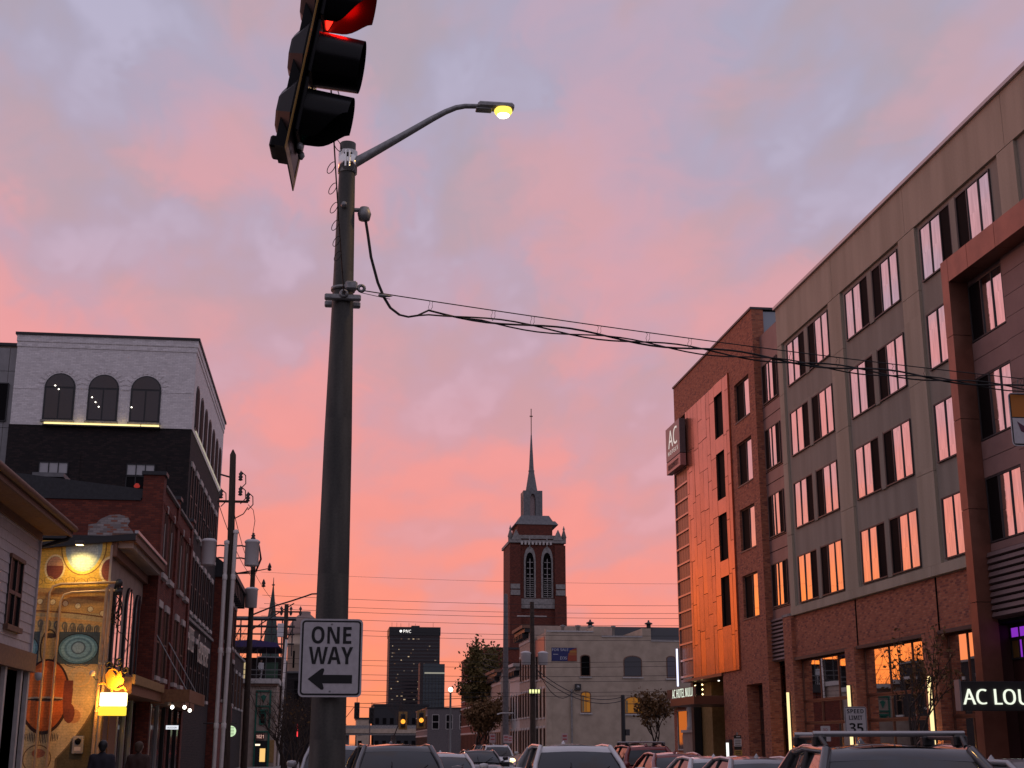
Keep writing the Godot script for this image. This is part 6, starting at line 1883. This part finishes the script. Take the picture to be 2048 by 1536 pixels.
	lathe("shaft", t, M.stonedark, [[0.26, 0], [0.22, 8], [0.17, 13.4], [0, 13.5]], v3(14.0, 0, z), 12)
	tube("camera_arm", t, M.pale, [v3(13.3, 3.9, z + 0.2), v3(13.6, 4.0, z + 0.2), v3(14.6, 4.0, z + 0.2)], 0.06, 6)
	for k in 5:
		tube("cable_loop", t, M.wire, [v3(13.9, 9.0 - k * 0.5, z), v3(13.3, 8.6 - k * 0.55, z), v3(12.6, 8.9 - k * 0.4, z - 4)], 0.025, 5)
	z = -170.0
	t = thing("utility_pole", "far wooden pole with a short top bar beside the sandstone house", "utility pole", v3(19.2, 0, z))
	tube("shaft", t, M.wood, [v3(19.2, 0, z + 35), v3(19.15, 11.0, z + 35)], [0.24, 0.2], 8)
	tube("top_bar", t, M.wood, [v3(18.5, 10.8, z + 35), v3(19.2, 10.9, z + 35)], 0.07, 6)
	t = thing("black_post", "short black wooden post before the cream wall", "post", v3(24, 0, -112))
	tube("shaft", t, M.blackp, [v3(24.1, 0, -112.5), v3(24.1, 5.55, -112.5)], [0.19, 0.17], 8)
	cbx("bracket_box", t, M.frame, v3(24.25, 2.3, -112.6), v3(24.6, 2.8, -112.3))
	# wires
	var k := 0
	var nth := ["first", "second", "third", "fourth", "fifth", "sixth", "seventh", "eighth", "ninth", "tenth", "eleventh", "twelfth", "thirteenth"]
	for y in [12.0, 10.85, 10.6, 9.72, 9.5, 8.72, 8.58, 6.82, 6.65, 5.75, 5.55, 4.95, 4.5]:
		var pts := []
		for j in 13:
			var u := j / 12.0
			pts.append(v3(-4.6 + 32.6 * u, y + 0.25 - 1.0 * u * (1.0 - u) - (0.25 if y > 8 else -0.1) * u, -88 - (k % 3) * 3.0))
		var w := tube("utility_wire", self, M.wire, pts, 0.013 if y < 11 else 0.008, 5)
		meta(w, "thin dark utility wire across the sunset, %s from the top" % nth[k], "wire", "utility wires across the street")
		k += 1
	for q in [[v3(-3.8, 10.2, -50), v3(-4.6, 11.3, -80), "from the twin transformer pole to the lamp arm pole"], [v3(-4.3, 10.2, -50), v3(-4.6, 10.9, -80), "lower of two to the lamp arm pole"], [v3(-4.6, 11.3, -80), v3(-3.6, 11.9, -110), "from the lamp arm pole to the cabinet pole"], [v3(-3.6, 11.9, -110), v3(-4.0, 11.5, -170), "leaving the cabinet pole into the distance"]]:
		var pts := []
		for j in 9:
			var u := j / 8.0
			pts.append(q[0].lerp(q[1], u) + v3(0, -0.8 * u * (1 - u) * 2, 0))
		var w := tube("utility_wire", self, M.wire, pts, 0.014, 5)
		meta(w, "dark wire " + q[2], "wire", "wires along the mural side poles")
	for q in [[v3(14.2, 6.9, -95), v3(21.6, 6.6, -119.9), 1.6, "looping to the meter cluster"], [v3(14.3, 6.6, -95), v3(24.1, 5.4, -112.5), 0.9, "upper one to the black post"], [v3(14.3, 6.3, -95), v3(24.1, 5.1, -112.5), 0.9, "lower one to the black post"]]:
		var pts := []
		for j in 11:
			var u := j / 10.0
			pts.append(q[0].lerp(q[1], u) + v3(0, -q[2] * 4 * u * (1 - u), 0))
		var w := tube("service_drop", self, M.wire, pts, 0.03, 5)
		meta(w, "sagging black service cable before the cream wall, " + q[3], "cable", "service cables at the cream building")

func far_signals() -> void:
	for q in [[8.5, 4.25, -160.0, true, "amber traffic signal lit beside the bank tower"], [10.6, 4.4, -160.0, true, "amber traffic signal lit in front of the glass office tower"], [3.98, 4.2, -130.0, false, "unlit dark traffic signal seen from behind against the sunset"], [2.6, 4.65, -130.0, false, "small grey signal box high against the sunset"]]:
		var t := thing("far_signal", q[4], "traffic signal", v3(q[0], q[1] - 0.5, q[2]), "far traffic signals")
		cbx("housing", t, M.frame, v3(q[0] - 0.25, q[1] - 0.75, q[2] - 0.2), v3(q[0] + 0.25, q[1] + 0.75, q[2]), 0.04)
		if q[3]:
			cbx("backplate", t, M.ochre, v3(q[0] - 0.5, q[1] - 1.0, q[2] - 0.25), v3(q[0] + 0.5, q[1] + 1.0, q[2] - 0.2), 0.02)
			lathe("signal_lamp", t, M.amber, [[0, 0.1], [0.24, 0.06], [0.26, 0]], v3(q[0], q[1] - 0.1, q[2] + 0.02), 14).rotation.x = PI / 2
		for k in 3:
			lathe("visor", t, M.blackp, [[0.17, 0.2], [0.18, 0]], v3(q[0], q[1] - 0.45 + k * 0.45, q[2]), 12).rotation.x = PI / 2
		tube("hanger", t, M.frame, [v3(q[0], q[1] + 0.75, q[2] - 0.1), v3(q[0], q[1] + 1.2, q[2] - 0.1)], 0.03, 5)
	var w := tube("signal_span_wire", self, M.wire, [v3(0.5, 2.6, -130), v3(2.6, 5.3, -130), v3(4.0, 5.3, -130), v3(14, 5.9, -130)], 0.03, 5)
	meta(w, "slanting span wire carrying the dark far signals", "wire")
	w = tube("signal_span_wire", self, M.wire, [v3(0, 5.9, -160), v3(8.5, 5.5, -160), v3(10.6, 5.6, -160), v3(16, 6.0, -160)], 0.03, 5)
	meta(w, "span wire carrying the two amber signals", "wire")
	var t := thing("globe_street_lamp", "lit white globe street lamp on a grey post before the tree", "street lamp", v3(9.58, 0, -110))
	lathe("post", t, M.galv, [[0.16, 0], [0.1, 1], [0.08, 5.5], [0.14, 5.6]], v3(9.58, 0, -110), 10)
	lathe("globe", t, glow(c3(1.0, 0.86, 0.6), 7.0), [[0, -0.19], [0.13, -0.13], [0.19, 0], [0.13, 0.13], [0, 0.19]], v3(9.58, 5.82, -110), 14)
	t = thing("overpass_lamp", "small dim lamp post in front of the overpass", "street lamp", v3(4.6, 0, -200))
	lathe("post", t, M.frame, [[0.12, 0], [0.06, 5.7], [0, 5.7]], v3(5.9, 0, -200), 8)
	lathe("lamp_globe", t, M.white, [[0, -0.15], [0.15, 0], [0, 0.15]], v3(5.9, 5.8, -200), 10)

func small_signs() -> void:
	var z := -38.4
	var x := 15.05
	var t := thing("speed_limit_sign", "white speed limit sign on a post before the hotel shop windows", "sign", v3(x, 0, z))
	tube("post", t, M.galv, [v3(x, 0, z - 0.03), v3(x, 2.62, z - 0.03)], 0.03, 8)
	prism("plate", t, M.signl, round_rect(0.66, 0.84, 0.05), 0.006, v3(x, 2.2, z))
	prism("border", t, M.signk, round_rect(0.63, 0.81, 0.04), 0.004, v3(x, 2.2, z + 0.003))
	prism("field", t, M.signl, round_rect(0.6, 0.78, 0.03), 0.004, v3(x, 2.2, z + 0.005))
	text("lettering", t, M.signk, "SPEED", v3(x, 2.49, z + 0.008), 0.5, 0.12, 0, 0.004, f_bold)
	text("lettering", t, M.signk, "LIMIT", v3(x, 2.31, z + 0.008), 0.4, 0.12, 0, 0.004, f_bold)
	text("lettering", t, M.signk, "35", v3(x, 2.02, z + 0.008), 0.42, 0.28, 0, 0.004, f_bold)
	t = thing("no_parking_sign", "small white sign with red letters beside the speed limit sign", "sign", v3(14.9, 0, -40.5))
	tube("post", t, M.galv, [v3(14.9, 0, -40.53), v3(14.9, 2.1, -40.53)], 0.025, 8)
	prism("plate", t, M.signl, round_rect(0.3, 0.45, 0.03), 0.005, v3(14.9, 1.88, -40.5))
	var red := mat(c3(0.35, 0.03, 0.03), 0.5)
	text("lettering", t, red, "NO", v3(14.9, 2.0, -40.496), 0.12, 0.08, 0, 0.004)
	text("lettering", t, red, "PARKING", v3(14.9, 1.86, -40.496), 0.25, 0.07, 0, 0.004)
	t = thing("parking_info_sign", "black white and yellow parking notice on a post by the brick tower", "sign", v3(15.0, 0, -50))
	tube("post", t, M.stone, [v3(15, 0, -50.03), v3(15, 2.0, -50.03)], 0.03, 8)
	bx("head_panel", t, M.signk, v3(14.86, 1.78, -50), v3(15.14, 1.9, -49.99))
	bx("text_panel", t, M.signw, v3(14.86, 1.5, -50), v3(15.14, 1.775, -49.99))
	bx("foot_panel", t, M.signk, v3(14.86, 1.38, -50), v3(15.14, 1.495, -49.99))
	bx("yellow_panel", t, mat(c3(0.4, 0.24, 0.05), 0.5), v3(14.85, 1.18, -50), v3(15.15, 1.36, -49.99))
	for k in 4:
		bx("text_line", t, M.signk, v3(14.89, 1.53 + k * 0.06, -49.99), v3(15.11, 1.55 + k * 0.06, -49.986))
	bx("text_line", t, M.signk, v3(14.9, 1.22, -49.99), v3(15.1, 1.25, -49.986))
	bx("text_line", t, M.signk, v3(14.9, 1.29, -49.99), v3(15.1, 1.32, -49.986))
	bx("text_line", t, M.signw, v3(14.95, 1.83, -49.99), v3(15.1, 1.86, -49.986))
	t = thing("wall_light_box", "small white lit letter box on the brick tower wall", "sign", v3(18.4, 1.0, -62.8))
	cbx("box", t, M.frame, v3(18.35, 0.9, -63.1), v3(18.5, 1.8, -62.5), 0.02)
	bx("lit_face", t, glow(c3(0.95, 1.0, 0.95), 1.3), v3(18.34, 0.98, -63.0), v3(18.349, 1.65, -62.6))
	for q in [[11.2, 1.45, -95.0, "pink parking sign beyond the white crossover"], [15.7, 1.45, -92.0, "parking sign in front of the cream wall"], [13.4, 1.4, -105.0, "parking sign near the pole with transformers"], [15.4, 1.5, -118.0, "parking sign at the cream building corner"]]:
		var s := thing("parking_sign", "small " + q[3], "sign", v3(q[0], 0, q[2]), "parking signs far along the kerb")
		tube("post", s, M.galv, [v3(q[0], 0, q[2] - 0.02), v3(q[0], 2.3, q[2] - 0.02)], 0.03, 6)
		prism("plate", s, mat(c3(0.5, 0.36, 0.35), 0.5), round_rect(0.4, 0.6, 0.03), 0.01, v3(q[0], 2.0, q[2]))
		bx("text_line", s, mat(c3(0.4, 0.05, 0.05), 0.5), v3(q[0] - 0.14, 2.08, q[2] + 0.006), v3(q[0] + 0.14, 2.18, q[2] + 0.009))
		bx("text_line", s, mat(c3(0.4, 0.05, 0.05), 0.5), v3(q[0] - 0.14, 1.88, q[2] + 0.006), v3(q[0] + 0.14, 1.96, q[2] + 0.009))
	# round lit sign on the mural side
	t = thing("round_lit_sign", "round pale green lit blade sign behind the pale conduits", "sign", v3(-4.35, 2.0, -64))
	lathe("lit_disc", t, glow(c3(0.75, 1.0, 0.6), 0.9), [[0, 0.05], [0.22, 0.05], [0.24, 0], [0.22, -0.05], [0, -0.05]], v3(-4.35, 2.15, -64), 18).rotation.x = PI / 2
	for k in 6:
		bx("emblem_bar", t, M.frame, v3(-4.5, 1.98 + k * 0.065, -63.95), v3(-4.2, 2.0 + k * 0.065, -63.94))
	tube("bracket", t, M.frame, [v3(-5.6, 2.5, -64), v3(-4.1, 2.5, -64)], 0.03, 6)
	tube("bracket", t, M.white2, [v3(-4.5, 2.75, -64), v3(-4.42, 2.75, -64), v3(-4.42, 2.95, -64), v3(-4.5, 2.95, -64)], 0.015, 5)
	t = thing("red_neon_sign", "thin upright red neon sign among the bare trees", "neon sign", v3(-1.5, 1.5, -70))
	bx("neon_tube", t, glow(c3(1.0, 0.05, 0.06), 1.4), v3(-1.75, 2.0, -80), v3(-1.69, 2.7, -79.95))
	bx("back_board", t, M.blackp, v3(-1.85, 1.9, -80.05), v3(-1.6, 2.8, -80.0))
	tube("post", t, M.blackp, [v3(-1.72, 0, -80.03), v3(-1.72, 1.9, -80.03)], 0.04, 6)

# curved four-sided patch, bulging outwards by b
func patch(st: SurfaceTool, a: Vector3, b: Vector3, c: Vector3, d: Vector3, bulge: float, n := 8) -> void:
	var nrm := (b - a).cross(d - a).normalized()
	var g := []
	for j in n + 1:
		for i in n + 1:
			var u := float(i) / n
			var w := float(j) / n
			g.append(a.lerp(b, u).lerp(d.lerp(c, u), w) + nrm * bulge * 4.0 * (u * (1 - u) * 0.6 + w * (1 - w) * 0.4) * (0.5 + 2.0 * u * (1 - u)))
	st.set_smooth_group(0)
	for j in n:
		for i in n:
			var k := j * (n + 1) + i
			quad(st, g[k], g[k + n + 1], g[k + n + 2], g[k + 1])

func patch_part(called: String, t: Node, m: Material, a: Vector3, b: Vector3, c: Vector3, d: Vector3, bulge: float) -> MeshInstance3D:
	var st := new_st()
	patch(st, a, b, c, d, bulge)
	st.generate_normals()
	return pm(called, st.commit(), m, t, Vector3.ZERO)

# loft of rounded sections along z: [z, half width, bottom, top]
func car_body(secs: Array) -> ArrayMesh:
	var st := new_st()
	st.set_smooth_group(0)
	var n := 20
	var rings := []
	for s in secs:
		var ring := []
		for k in n:
			var a := TAU * k / n
			var ca := cos(a)
			var sa := sin(a)
			var e := 0.42
			var x: float = signf(ca) * pow(absf(ca), e) * s[1]
			var y: float = (s[2] + s[3]) / 2 + signf(sa) * pow(absf(sa), e) * (s[3] - s[2]) / 2
			x *= 1.0 - 0.05 * absf(sa)
			ring.append(v3(x, y, s[0]))
		rings.append(ring)
	for i in secs.size() - 1:
		for k in n:
			var k2 := (k + 1) % n
			quad(st, rings[i][k], rings[i][k2], rings[i + 1][k2], rings[i + 1][k])
	for e in [0, secs.size() - 1]:
		for k in range(1, n - 1):
			var tri_ := [rings[e][0], rings[e][k], rings[e][k + 1]]
			if e == 0: tri_.reverse()
			tri_.reverse()
			for q in tri_: st.add_vertex(q)
	st.generate_normals()
	return st.commit()

# front of the car is +z
func make_car(label: String, paint: Material, kind: String, at: Vector3, turn: float, lamps := 0, rack := false, group := "cars on the street") -> Node3D:
	var t := thing("car", label, "car", Vector3.ZERO, group)
	var suv := kind == "suv"
	var L := 2.3
	var hw := 0.93
	var belt := 1.06 if suv else 0.95
	var roof := 1.68 if suv else 1.46
	var bonnet := 1.0 if suv else 0.86
	pm("body", car_body([[-L, 0.78, 0.45, belt - 0.14], [-L + 0.08, 0.86, 0.33, belt - 0.03], [-1.5, hw, 0.25, belt + 0.02], [0.4, hw, 0.23, belt], [0.95, hw, 0.23, bonnet + 0.06], [1.6, 0.92, 0.24, bonnet], [2.1, 0.86, 0.28, bonnet - 0.1], [L, 0.72, 0.36, bonnet - 0.26]]), paint, t, Vector3.ZERO)
	var zf := 1.12 if suv else 1.02
	var zft := 0.3 if suv else 0.18
	var zrt := -1.75 if suv else -1.05
	var zr := -2.12 if suv else -1.75
	var wb := 0.83
	var wt := 0.62
	var F := [v3(-wb, belt - 0.02, zf), v3(wb, belt - 0.02, zf), v3(wt, roof - 0.06, zft), v3(-wt, roof - 0.06, zft)]
	var R := [v3(-wb, belt, zr), v3(wb, belt, zr), v3(wt, roof - 0.08, zrt), v3(-wt, roof - 0.08, zrt)]
	var fa: Vector3 = F[0].lerp(F[3], 0.86)
	var fb: Vector3 = F[1].lerp(F[2], 0.86)
	var ra: Vector3 = R[0].lerp(R[3], 0.84)
	var rb: Vector3 = R[1].lerp(R[2], 0.84)
	patch_part("windscreen", t, M.carglass, F[0], F[1], fb, fa, 0.05)
	patch_part("rear_window", t, M.carglass, R[1], R[0], ra, rb, 0.05)
	patch_part("header", t, paint, fa + v3(0, 0, 0.005), fb + v3(0, 0, 0.005), F[2] + v3(0, 0.02, -0.03), F[3] + v3(0, 0.02, -0.03), 0.045)
	patch_part("tailgate_top", t, paint, rb, ra, R[3] + v3(0, 0.02, 0.03), R[2] + v3(0, 0.02, 0.03), 0.045)
	patch_part("roof", t, paint, F[3], F[2], R[2], R[3], 0.085)
	for s in [-1, 1]:
		var a: Vector3 = F[1] if s > 0 else F[0]
		var b: Vector3 = R[1] if s > 0 else R[0]
		var c: Vector3 = R[2] if s > 0 else R[3]
		var d: Vector3 = F[2] if s > 0 else F[3]
		if s > 0: patch_part("side_window", t, M.carglass, a, b, c, d, 0.03)
		else: patch_part("side_window", t, M.carglass, b, a, d, c, 0.03)
		tube("front_pillar", t, paint, [a + v3(0, -0.02, 0), a.lerp(d, 0.5) + v3(s * 0.025, 0.02, 0.03), d + v3(0, 0.015, 0)], [0.05, 0.045, 0.045], 8)
		tube("rear_pillar", t, paint, [b, b.lerp(c, 0.5) + v3(s * 0.03, 0.02, -0.02), c], [0.09, 0.08, 0.06], 8)
		tube("roof_rail", t, paint, [d + v3(0, 0.012, 0), d.lerp(c, 0.5) + v3(s * 0.03, 0.045, 0), c + v3(0, 0.012, 0)], 0.045, 8)
		tube("centre_pillar", t, M.blackp, [a.lerp(b, 0.48) + v3(s * 0.01, 0, 0), d.lerp(c, 0.42) + v3(s * 0.02, 0.01, 0)], 0.045, 6)
		tube("belt_trim", t, M.alum, [a + v3(s * 0.05, 0.03, -0.1), a.lerp(b, 0.5) + v3(s * 0.085, 0.02, 0), b + v3(s * 0.04, 0.02, 0.1)], 0.012, 6)
		# mirrors, lamps
		var mr := lathe("mirror", t, paint, [[0, -0.1], [0.07, -0.08], [0.095, 0], [0.08, 0.08], [0, 0.1]], v3(s * (hw + 0.14), belt + 0.16, zf - 0.3), 12)
		mr.scale = v3(1.35, 0.85, 0.8)
		tube("mirror_arm", t, M.blackp, [v3(s * (hw - 0.08), belt + 0.02, zf - 0.3), v3(s * (hw + 0.1), belt + 0.06, zf - 0.3)], 0.03, 6)
		var hl := lathe("headlamp", t, M.headlit if lamps & 1 else M.lampoff, [[0, 0.07], [0.1, 0.05], [0.13, 0]], v3(s * 0.66, bonnet - 0.2, L - 0.2), 14)
		hl.rotation.x = PI / 2
		hl.scale = v3(1.4, 0.8, 1)
		cbx("tail_lamp", t, M.redlit if lamps & 2 else M.redoff, v3(s * 0.72 - 0.1, belt - 0.22, -L - 0.02), v3(s * 0.72 + 0.1, belt - 0.05, -L + 0.2), 0.03)
		for z in [-1.4, 1.42]:
			var w := lathe("wheel", t, M.tyre, [[0.2, -0.11], [0.31, -0.11], [0.34, -0.07], [0.34, 0.07], [0.31, 0.11], [0.2, 0.11]], v3(s * (hw - 0.1), 0.34, z), 24)
			w.rotation.z = PI / 2
			lathe("rim", w, M.rim, [[0, 0.09], [0.06, 0.1], [0.19, 0.06], [0.21, 0.1], [0.21, -0.1], [0, -0.09]], v3(s * (hw - 0.1), 0.34, z), 16)
	cbx("grille", t, M.blackp, v3(-0.5, 0.45, L - 0.12), v3(0.5, bonnet - 0.3, L + 0.005), 0.03)
	cbx("bumper", t, paint, v3(-0.85, 0.27, L - 0.2), v3(0.85, 0.45, L + 0.04), 0.05)
	cbx("number_plate", t, M.signw, v3(-0.16, 0.5, -L - 0.045), v3(0.16, 0.62, -L - 0.03), 0.005)
	bx("dashboard", t, M.void, v3(-0.75, belt - 0.12, -1.6), v3(0.75, belt - 0.06, zf - 0.1))
	for s in [-1, 1]:
		cbx("seat_back", t, M.void, v3(s * 0.38 - 0.22, belt - 0.1, -0.35), v3(s * 0.38 + 0.22, roof - 0.42, -0.2), 0.05)
		cbx("head_rest", t, M.void, v3(s * 0.38 - 0.13, roof - 0.38, -0.36), v3(s * 0.38 + 0.13, roof - 0.2, -0.24), 0.04)
	cbx("rear_view_mirror", t, M.blackp, v3(-0.1, roof - 0.2, zft + 0.06), v3(0.1, roof - 0.14, zft + 0.1), 0.02)
	for s in [-1, 1]:
		tube("wiper", t, M.blackp, [F[0].lerp(F[1], 0.5 + s * 0.08) + v3(0, 0.0, 0.045), F[0].lerp(F[1], 0.62 + s * 0.22).lerp(F[2].lerp(F[3], 0.38 - s * 0.22), 0.42 - 0.05 * s) + v3(0, 0.06, 0.075)], 0.011, 5)
	cbx("sun_visor", t, M.stone, v3(-0.52, roof - 0.2, zft + 0.0), v3(-0.08, roof - 0.12, zft + 0.03), 0.01)
	lathe("aerial_fin", t, paint, [[0.06, 0], [0.035, 0.05], [0, 0.09]], v3(0, roof - 0.02, zrt + 0.25), 8)
	bx("inspection_sticker", t, M.signl, v3(-0.6, belt + 0.1, zf - 0.13), v3(-0.52, belt + 0.18, zf - 0.125))
	tube("door_seam", t, M.void, [v3(hw + 0.002, 0.4, 0.3), v3(hw + 0.004, belt - 0.12, 0.3)], 0.005, 4)
	tube("door_seam", t, M.void, [v3(-hw - 0.002, 0.4, 0.3), v3(-hw - 0.004, belt - 0.12, 0.3)], 0.005, 4)
	if rack:
		for s in [-1, 1]:
			tube("side_rail", t, M.blackp, [v3(s * 0.6, roof - 0.02, zft - 0.1), v3(s * 0.62, roof + 0.06, zft - 0.3), v3(s * 0.62, roof + 0.07, zrt + 0.3), v3(s * 0.6, roof, zrt + 0.1)], 0.022, 8)
		for z in [-0.1, -1.35]:
			tube("cross_bar", t, M.alum, [v3(-0.67, roof + 0.1, z), v3(0.67, roof + 0.1, z)], 0.022, 8)
			for s in [-1, 1]:
				cbx("bar_foot", t, M.blackp, v3(s * 0.62 - 0.06, roof - 0.02, z - 0.07), v3(s * 0.62 + 0.06, roof + 0.09, z + 0.07), 0.02)
	t.position = at
	t.rotation.y = turn
	return t

func paint_of(lin: Color, metal := 0.25) -> StandardMaterial3D:
	var m := mat(lin, 0.34, metal)
	m.clearcoat_enabled = true
	m.clearcoat = 1.0
	m.clearcoat_roughness = 0.04
	return m

func cars() -> void:
	M.carglass = mat(c3(0.015, 0.017, 0.018), 0.03)
	M.carglass.metallic_specular = 0.5
	M.lampoff = mat(c3(0.5, 0.5, 0.5), 0.1, 0.6)
	M.headlit = glow(c3(1.0, 0.75, 0.3), 7.0)
	M.redlit = glow(c3(1.0, 0.04, 0.02), 4.0)
	M.redoff = mat(c3(0.25, 0.01, 0.01), 0.2)
	var grey := paint_of(c3(0.06, 0.062, 0.066))
	var white := paint_of(c3(0.6, 0.6, 0.6), 0.0)
	var black := paint_of(c3(0.012, 0.012, 0.013))
	var red := paint_of(c3(0.2, 0.02, 0.02))
	var silver := paint_of(c3(0.33, 0.33, 0.34))
	var y := -0.12
	make_car("dark grey crossover facing the camera beside the one way sign", grey, "suv", v3(1.3, y, -26.6), 0.03)
	make_car("white sedan with yellow headlamps on behind the grey crossover", white, "sedan", v3(3.15, y, -38.5), 0.0, 1)
	make_car("dark sedan waiting further back behind the white sedan", black, "sedan", v3(6.6, y, -61), 0.0, 0)
	make_car("small white car with headlamps on far down the street", white, "suv", v3(9.9, y, -82), 0.0, 1)
	make_car("white crossover facing the camera in front of the cream building", white, "suv", v3(4.35, y, -24.6), -0.05)
	make_car("pale crossover mostly hidden between pole and grey crossover", silver, "suv", v3(0.2, y, -36), 0.0)
	make_car("dark red sport utility car parked by the hotel entrance", red, "suv", v3(10.5, y - 0.02, -47), PI, 0, true, "cars parked on the hotel side")
	make_car("dark red sedan parked behind the white hatchback", red, "sedan", v3(9.75, y, -39.5), PI, 0, false, "cars parked on the hotel side")
	make_car("white hatchback parked on the hotel side of the street", white, "sedan", v3(9.2, y - 0.06, -33.5), PI, 0, false, "cars parked on the hotel side")
	make_car("silver sedan low beside the parking notice", silver, "sedan", v3(8.85, y - 0.03, -29.0), PI, 0, false, "cars parked on the hotel side")
	make_car("dark car with roof bars passing close on the hotel side", paint_of(c3(0.035, 0.035, 0.042)), "suv", v3(4.98, y - 0.01, -11.9), -0.2, 0, true)
	make_car("pale car at the frame edge beneath the lounge sign", silver, "sedan", v3(10.3, y, -19.5), 0.3)
	make_car("red car with tail lamps lit near the overpass", red, "suv", v3(4.0, y, -140), PI, 2)
	make_car("car with red tail lamps far off under the autumn tree", black, "suv", v3(14.0, y, -128), PI, 2)

# branching limbs; tips are collected for leaves
func limbs(st: SurfaceTool, p: Vector3, d: Vector3, length: float, r: float, depth: int, tips: Array, spread: float, rise: float) -> void:
	var n := 4
	var pts := [p]
	var rs := [r]
	var q := p
	var dir := d
	for k in n:
		dir = (dir + v3(rng.randf_range(-1, 1), rng.randf_range(-0.3, 0.6) * rise, rng.randf_range(-1, 1)) * 0.22).normalized()
		q += dir * length / n
		pts.append(q)
		rs.append(r * (1.0 - 0.45 * (k + 1) / n))
		if depth <= 1: tips.append(q)
	tube_into(st, pts, rs, 6 if depth > 2 else 4, false)
	if depth == 0: return
	var kids := 3 if depth > 1 else 3
	for k in kids:
		var side := v3(rng.randf_range(-1, 1), rng.randf_range(-0.1, 0.7) * rise, rng.randf_range(-1, 1)).normalized()
		var at: Vector3 = pts[rng.randi_range(2, n)]
		limbs(st, at, (dir + side * spread).normalized(), length * rng.randf_range(0.62, 0.85), r * 0.55, depth - 1, tips, spread, rise)

func tree(called: String, label: String, at: Vector3, hgt: float, leaf: Material, leaves: int, size: float, depth := 4, spread := 0.9, trunk_share := 0.3, group := "") -> Node3D:
	var t := thing(called, label, "tree", at, group)
	rng.seed = int(absf(at.x * 131.0 + at.z * 17.0)) + 3
	var st := new_st()
	var tips := []
	var h0 := hgt * trunk_share
	tube_into(st, [v3(0, 0, 0), v3(0.03, h0 * 0.5, 0), v3(-0.02, h0, 0.02)], [hgt * 0.02 + 0.02, hgt * 0.015 + 0.015, hgt * 0.012 + 0.012], 8, false)
	for k in 3:
		limbs(st, v3(-0.02, h0 * (0.85 + 0.07 * k), 0.02), v3(rng.randf_range(-0.5, 0.5), 1.0, rng.randf_range(-0.5, 0.5)).normalized(), hgt * 0.3, hgt * 0.009 + 0.008, depth, tips, spread, 1.0)
	st.generate_normals()
	pm("trunk", st.commit(), M.bark if leaves > 0 else M.twig, t, at)
	if leaves > 0:
		var lf := new_st()
		for k in leaves:
			var c: Vector3 = tips[rng.randi() % tips.size()] + v3(rng.randfn(), rng.randfn() * 0.8, rng.randfn()) * size * 1.6
			var u := v3(rng.randf_range(-1, 1), rng.randf_range(-1, 1), rng.randf_range(-1, 1)).normalized()
			var w := u.cross(v3(rng.randf_range(-1, 1), rng.randf_range(-1, 1), rng.randf_range(-1, 1))).normalized()
			var s := size * rng.randf_range(0.6, 1.3)
			var nn := u.cross(w)
			lf.set_normal(nn)
			quad(lf, c - u * s, c + w * s * 0.55, c + u * s, c - w * s * 0.55)
		var o := pm("crown", lf.commit(), leaf, t, at)
	return t

func trees() -> void:
	M.leafgold.cull_mode = BaseMaterial3D.CULL_DISABLED
	M.leafgreen.cull_mode = BaseMaterial3D.CULL_DISABLED
	tree("autumn_tree", "large green and gold tree beside the far brick house", v3(16.7, 0, -158), 13.2, M.leafgreen, 9500, 0.22, 4, 0.7, 0.1)
	tree("autumn_tree", "lower olive tree standing before the large tree", v3(15.6, 0, -142), 7.6, M.leafgold, 4600, 0.17, 4, 0.8, 0.06)
	tree("street_tree", "slim rust leaved street tree by the side entrance canopy", v3(17.2, 0, -72.5), 4.7, M.leafgold, 1500, 0.1, 3, 0.55, 0.28)
	tree("street_tree", "thin leafy street tree before the shop window by the lounge sign", v3(16.9, 0, -38.8), 4.6, M.leafgold, 520, 0.07, 3, 0.6, 0.3)
	var spots := [[-1.0, -44.0, 3.2], [-1.5, -52.0, 3.9], [-1.1, -60.0, 3.6], [-2.2, -70.0, 4.3], [-1.9, -84.0, 4.6]]
	var where := ["closest to the sign pole", "second along the pavement", "third along the pavement", "fourth along the pavement", "furthest along the pavement"]
	for k in spots.size():
		tree("bare_tree", "bare twiggy street tree " + where[k] + " on the mural side", v3(spots[k][0], 0, spots[k][1]), spots[k][2], M.leafgold, 60, 0.05, 4, 1.0, 0.25, "bare street trees on the mural side")
	tree("bare_tree", "bare tree with pale twigs before the bank tower", v3(9.6, 0, -205), 8.5, M.leafgold, 0, 0.1, 4, 1.0, 0.35)
	tree("bare_tree", "tall bare tree behind the low houses on the mural side", v3(-11, 0, -118), 11.0, M.leafgold, 0, 0.1, 4, 0.9, 0.3)
	for q in [[15.9, -78.0, 1.6, "spiky dark shrub left of the parking sign before the cream wall"], [17.6, -80.0, 2.1, "tall spiky dark shrub under the drain pipe of the cream wall"], [18.6, -82.0, 1.9, "spiky dark shrub right of the drain pipe at the cream wall"]]:
		var t := thing("shrub", q[3], "shrub", v3(q[0], 0, q[1]), "spiky shrubs before the cream wall")
		var st := new_st()
		for k in 60:
			var a := rng.randf() * TAU
			var l: float = q[2] * rng.randf_range(0.6, 1.15)
			var d := v3(cos(a) * rng.randf_range(0.15, 0.7), 1, sin(a) * rng.randf_range(0.15, 0.7)).normalized()
			var s := d.cross(Vector3.UP).normalized() * 0.05
			var m := d * l * 0.6
			var e := d * l + v3(cos(a), -0.5, sin(a)) * l * 0.25
			quad(st, -s, m - s, m + s, s)
			quad(st, m - s, e, e, m + s)
		st.generate_normals()
		pm("leaves", st.commit(), M.leafgold, t, v3(q[0], 0, q[1]))
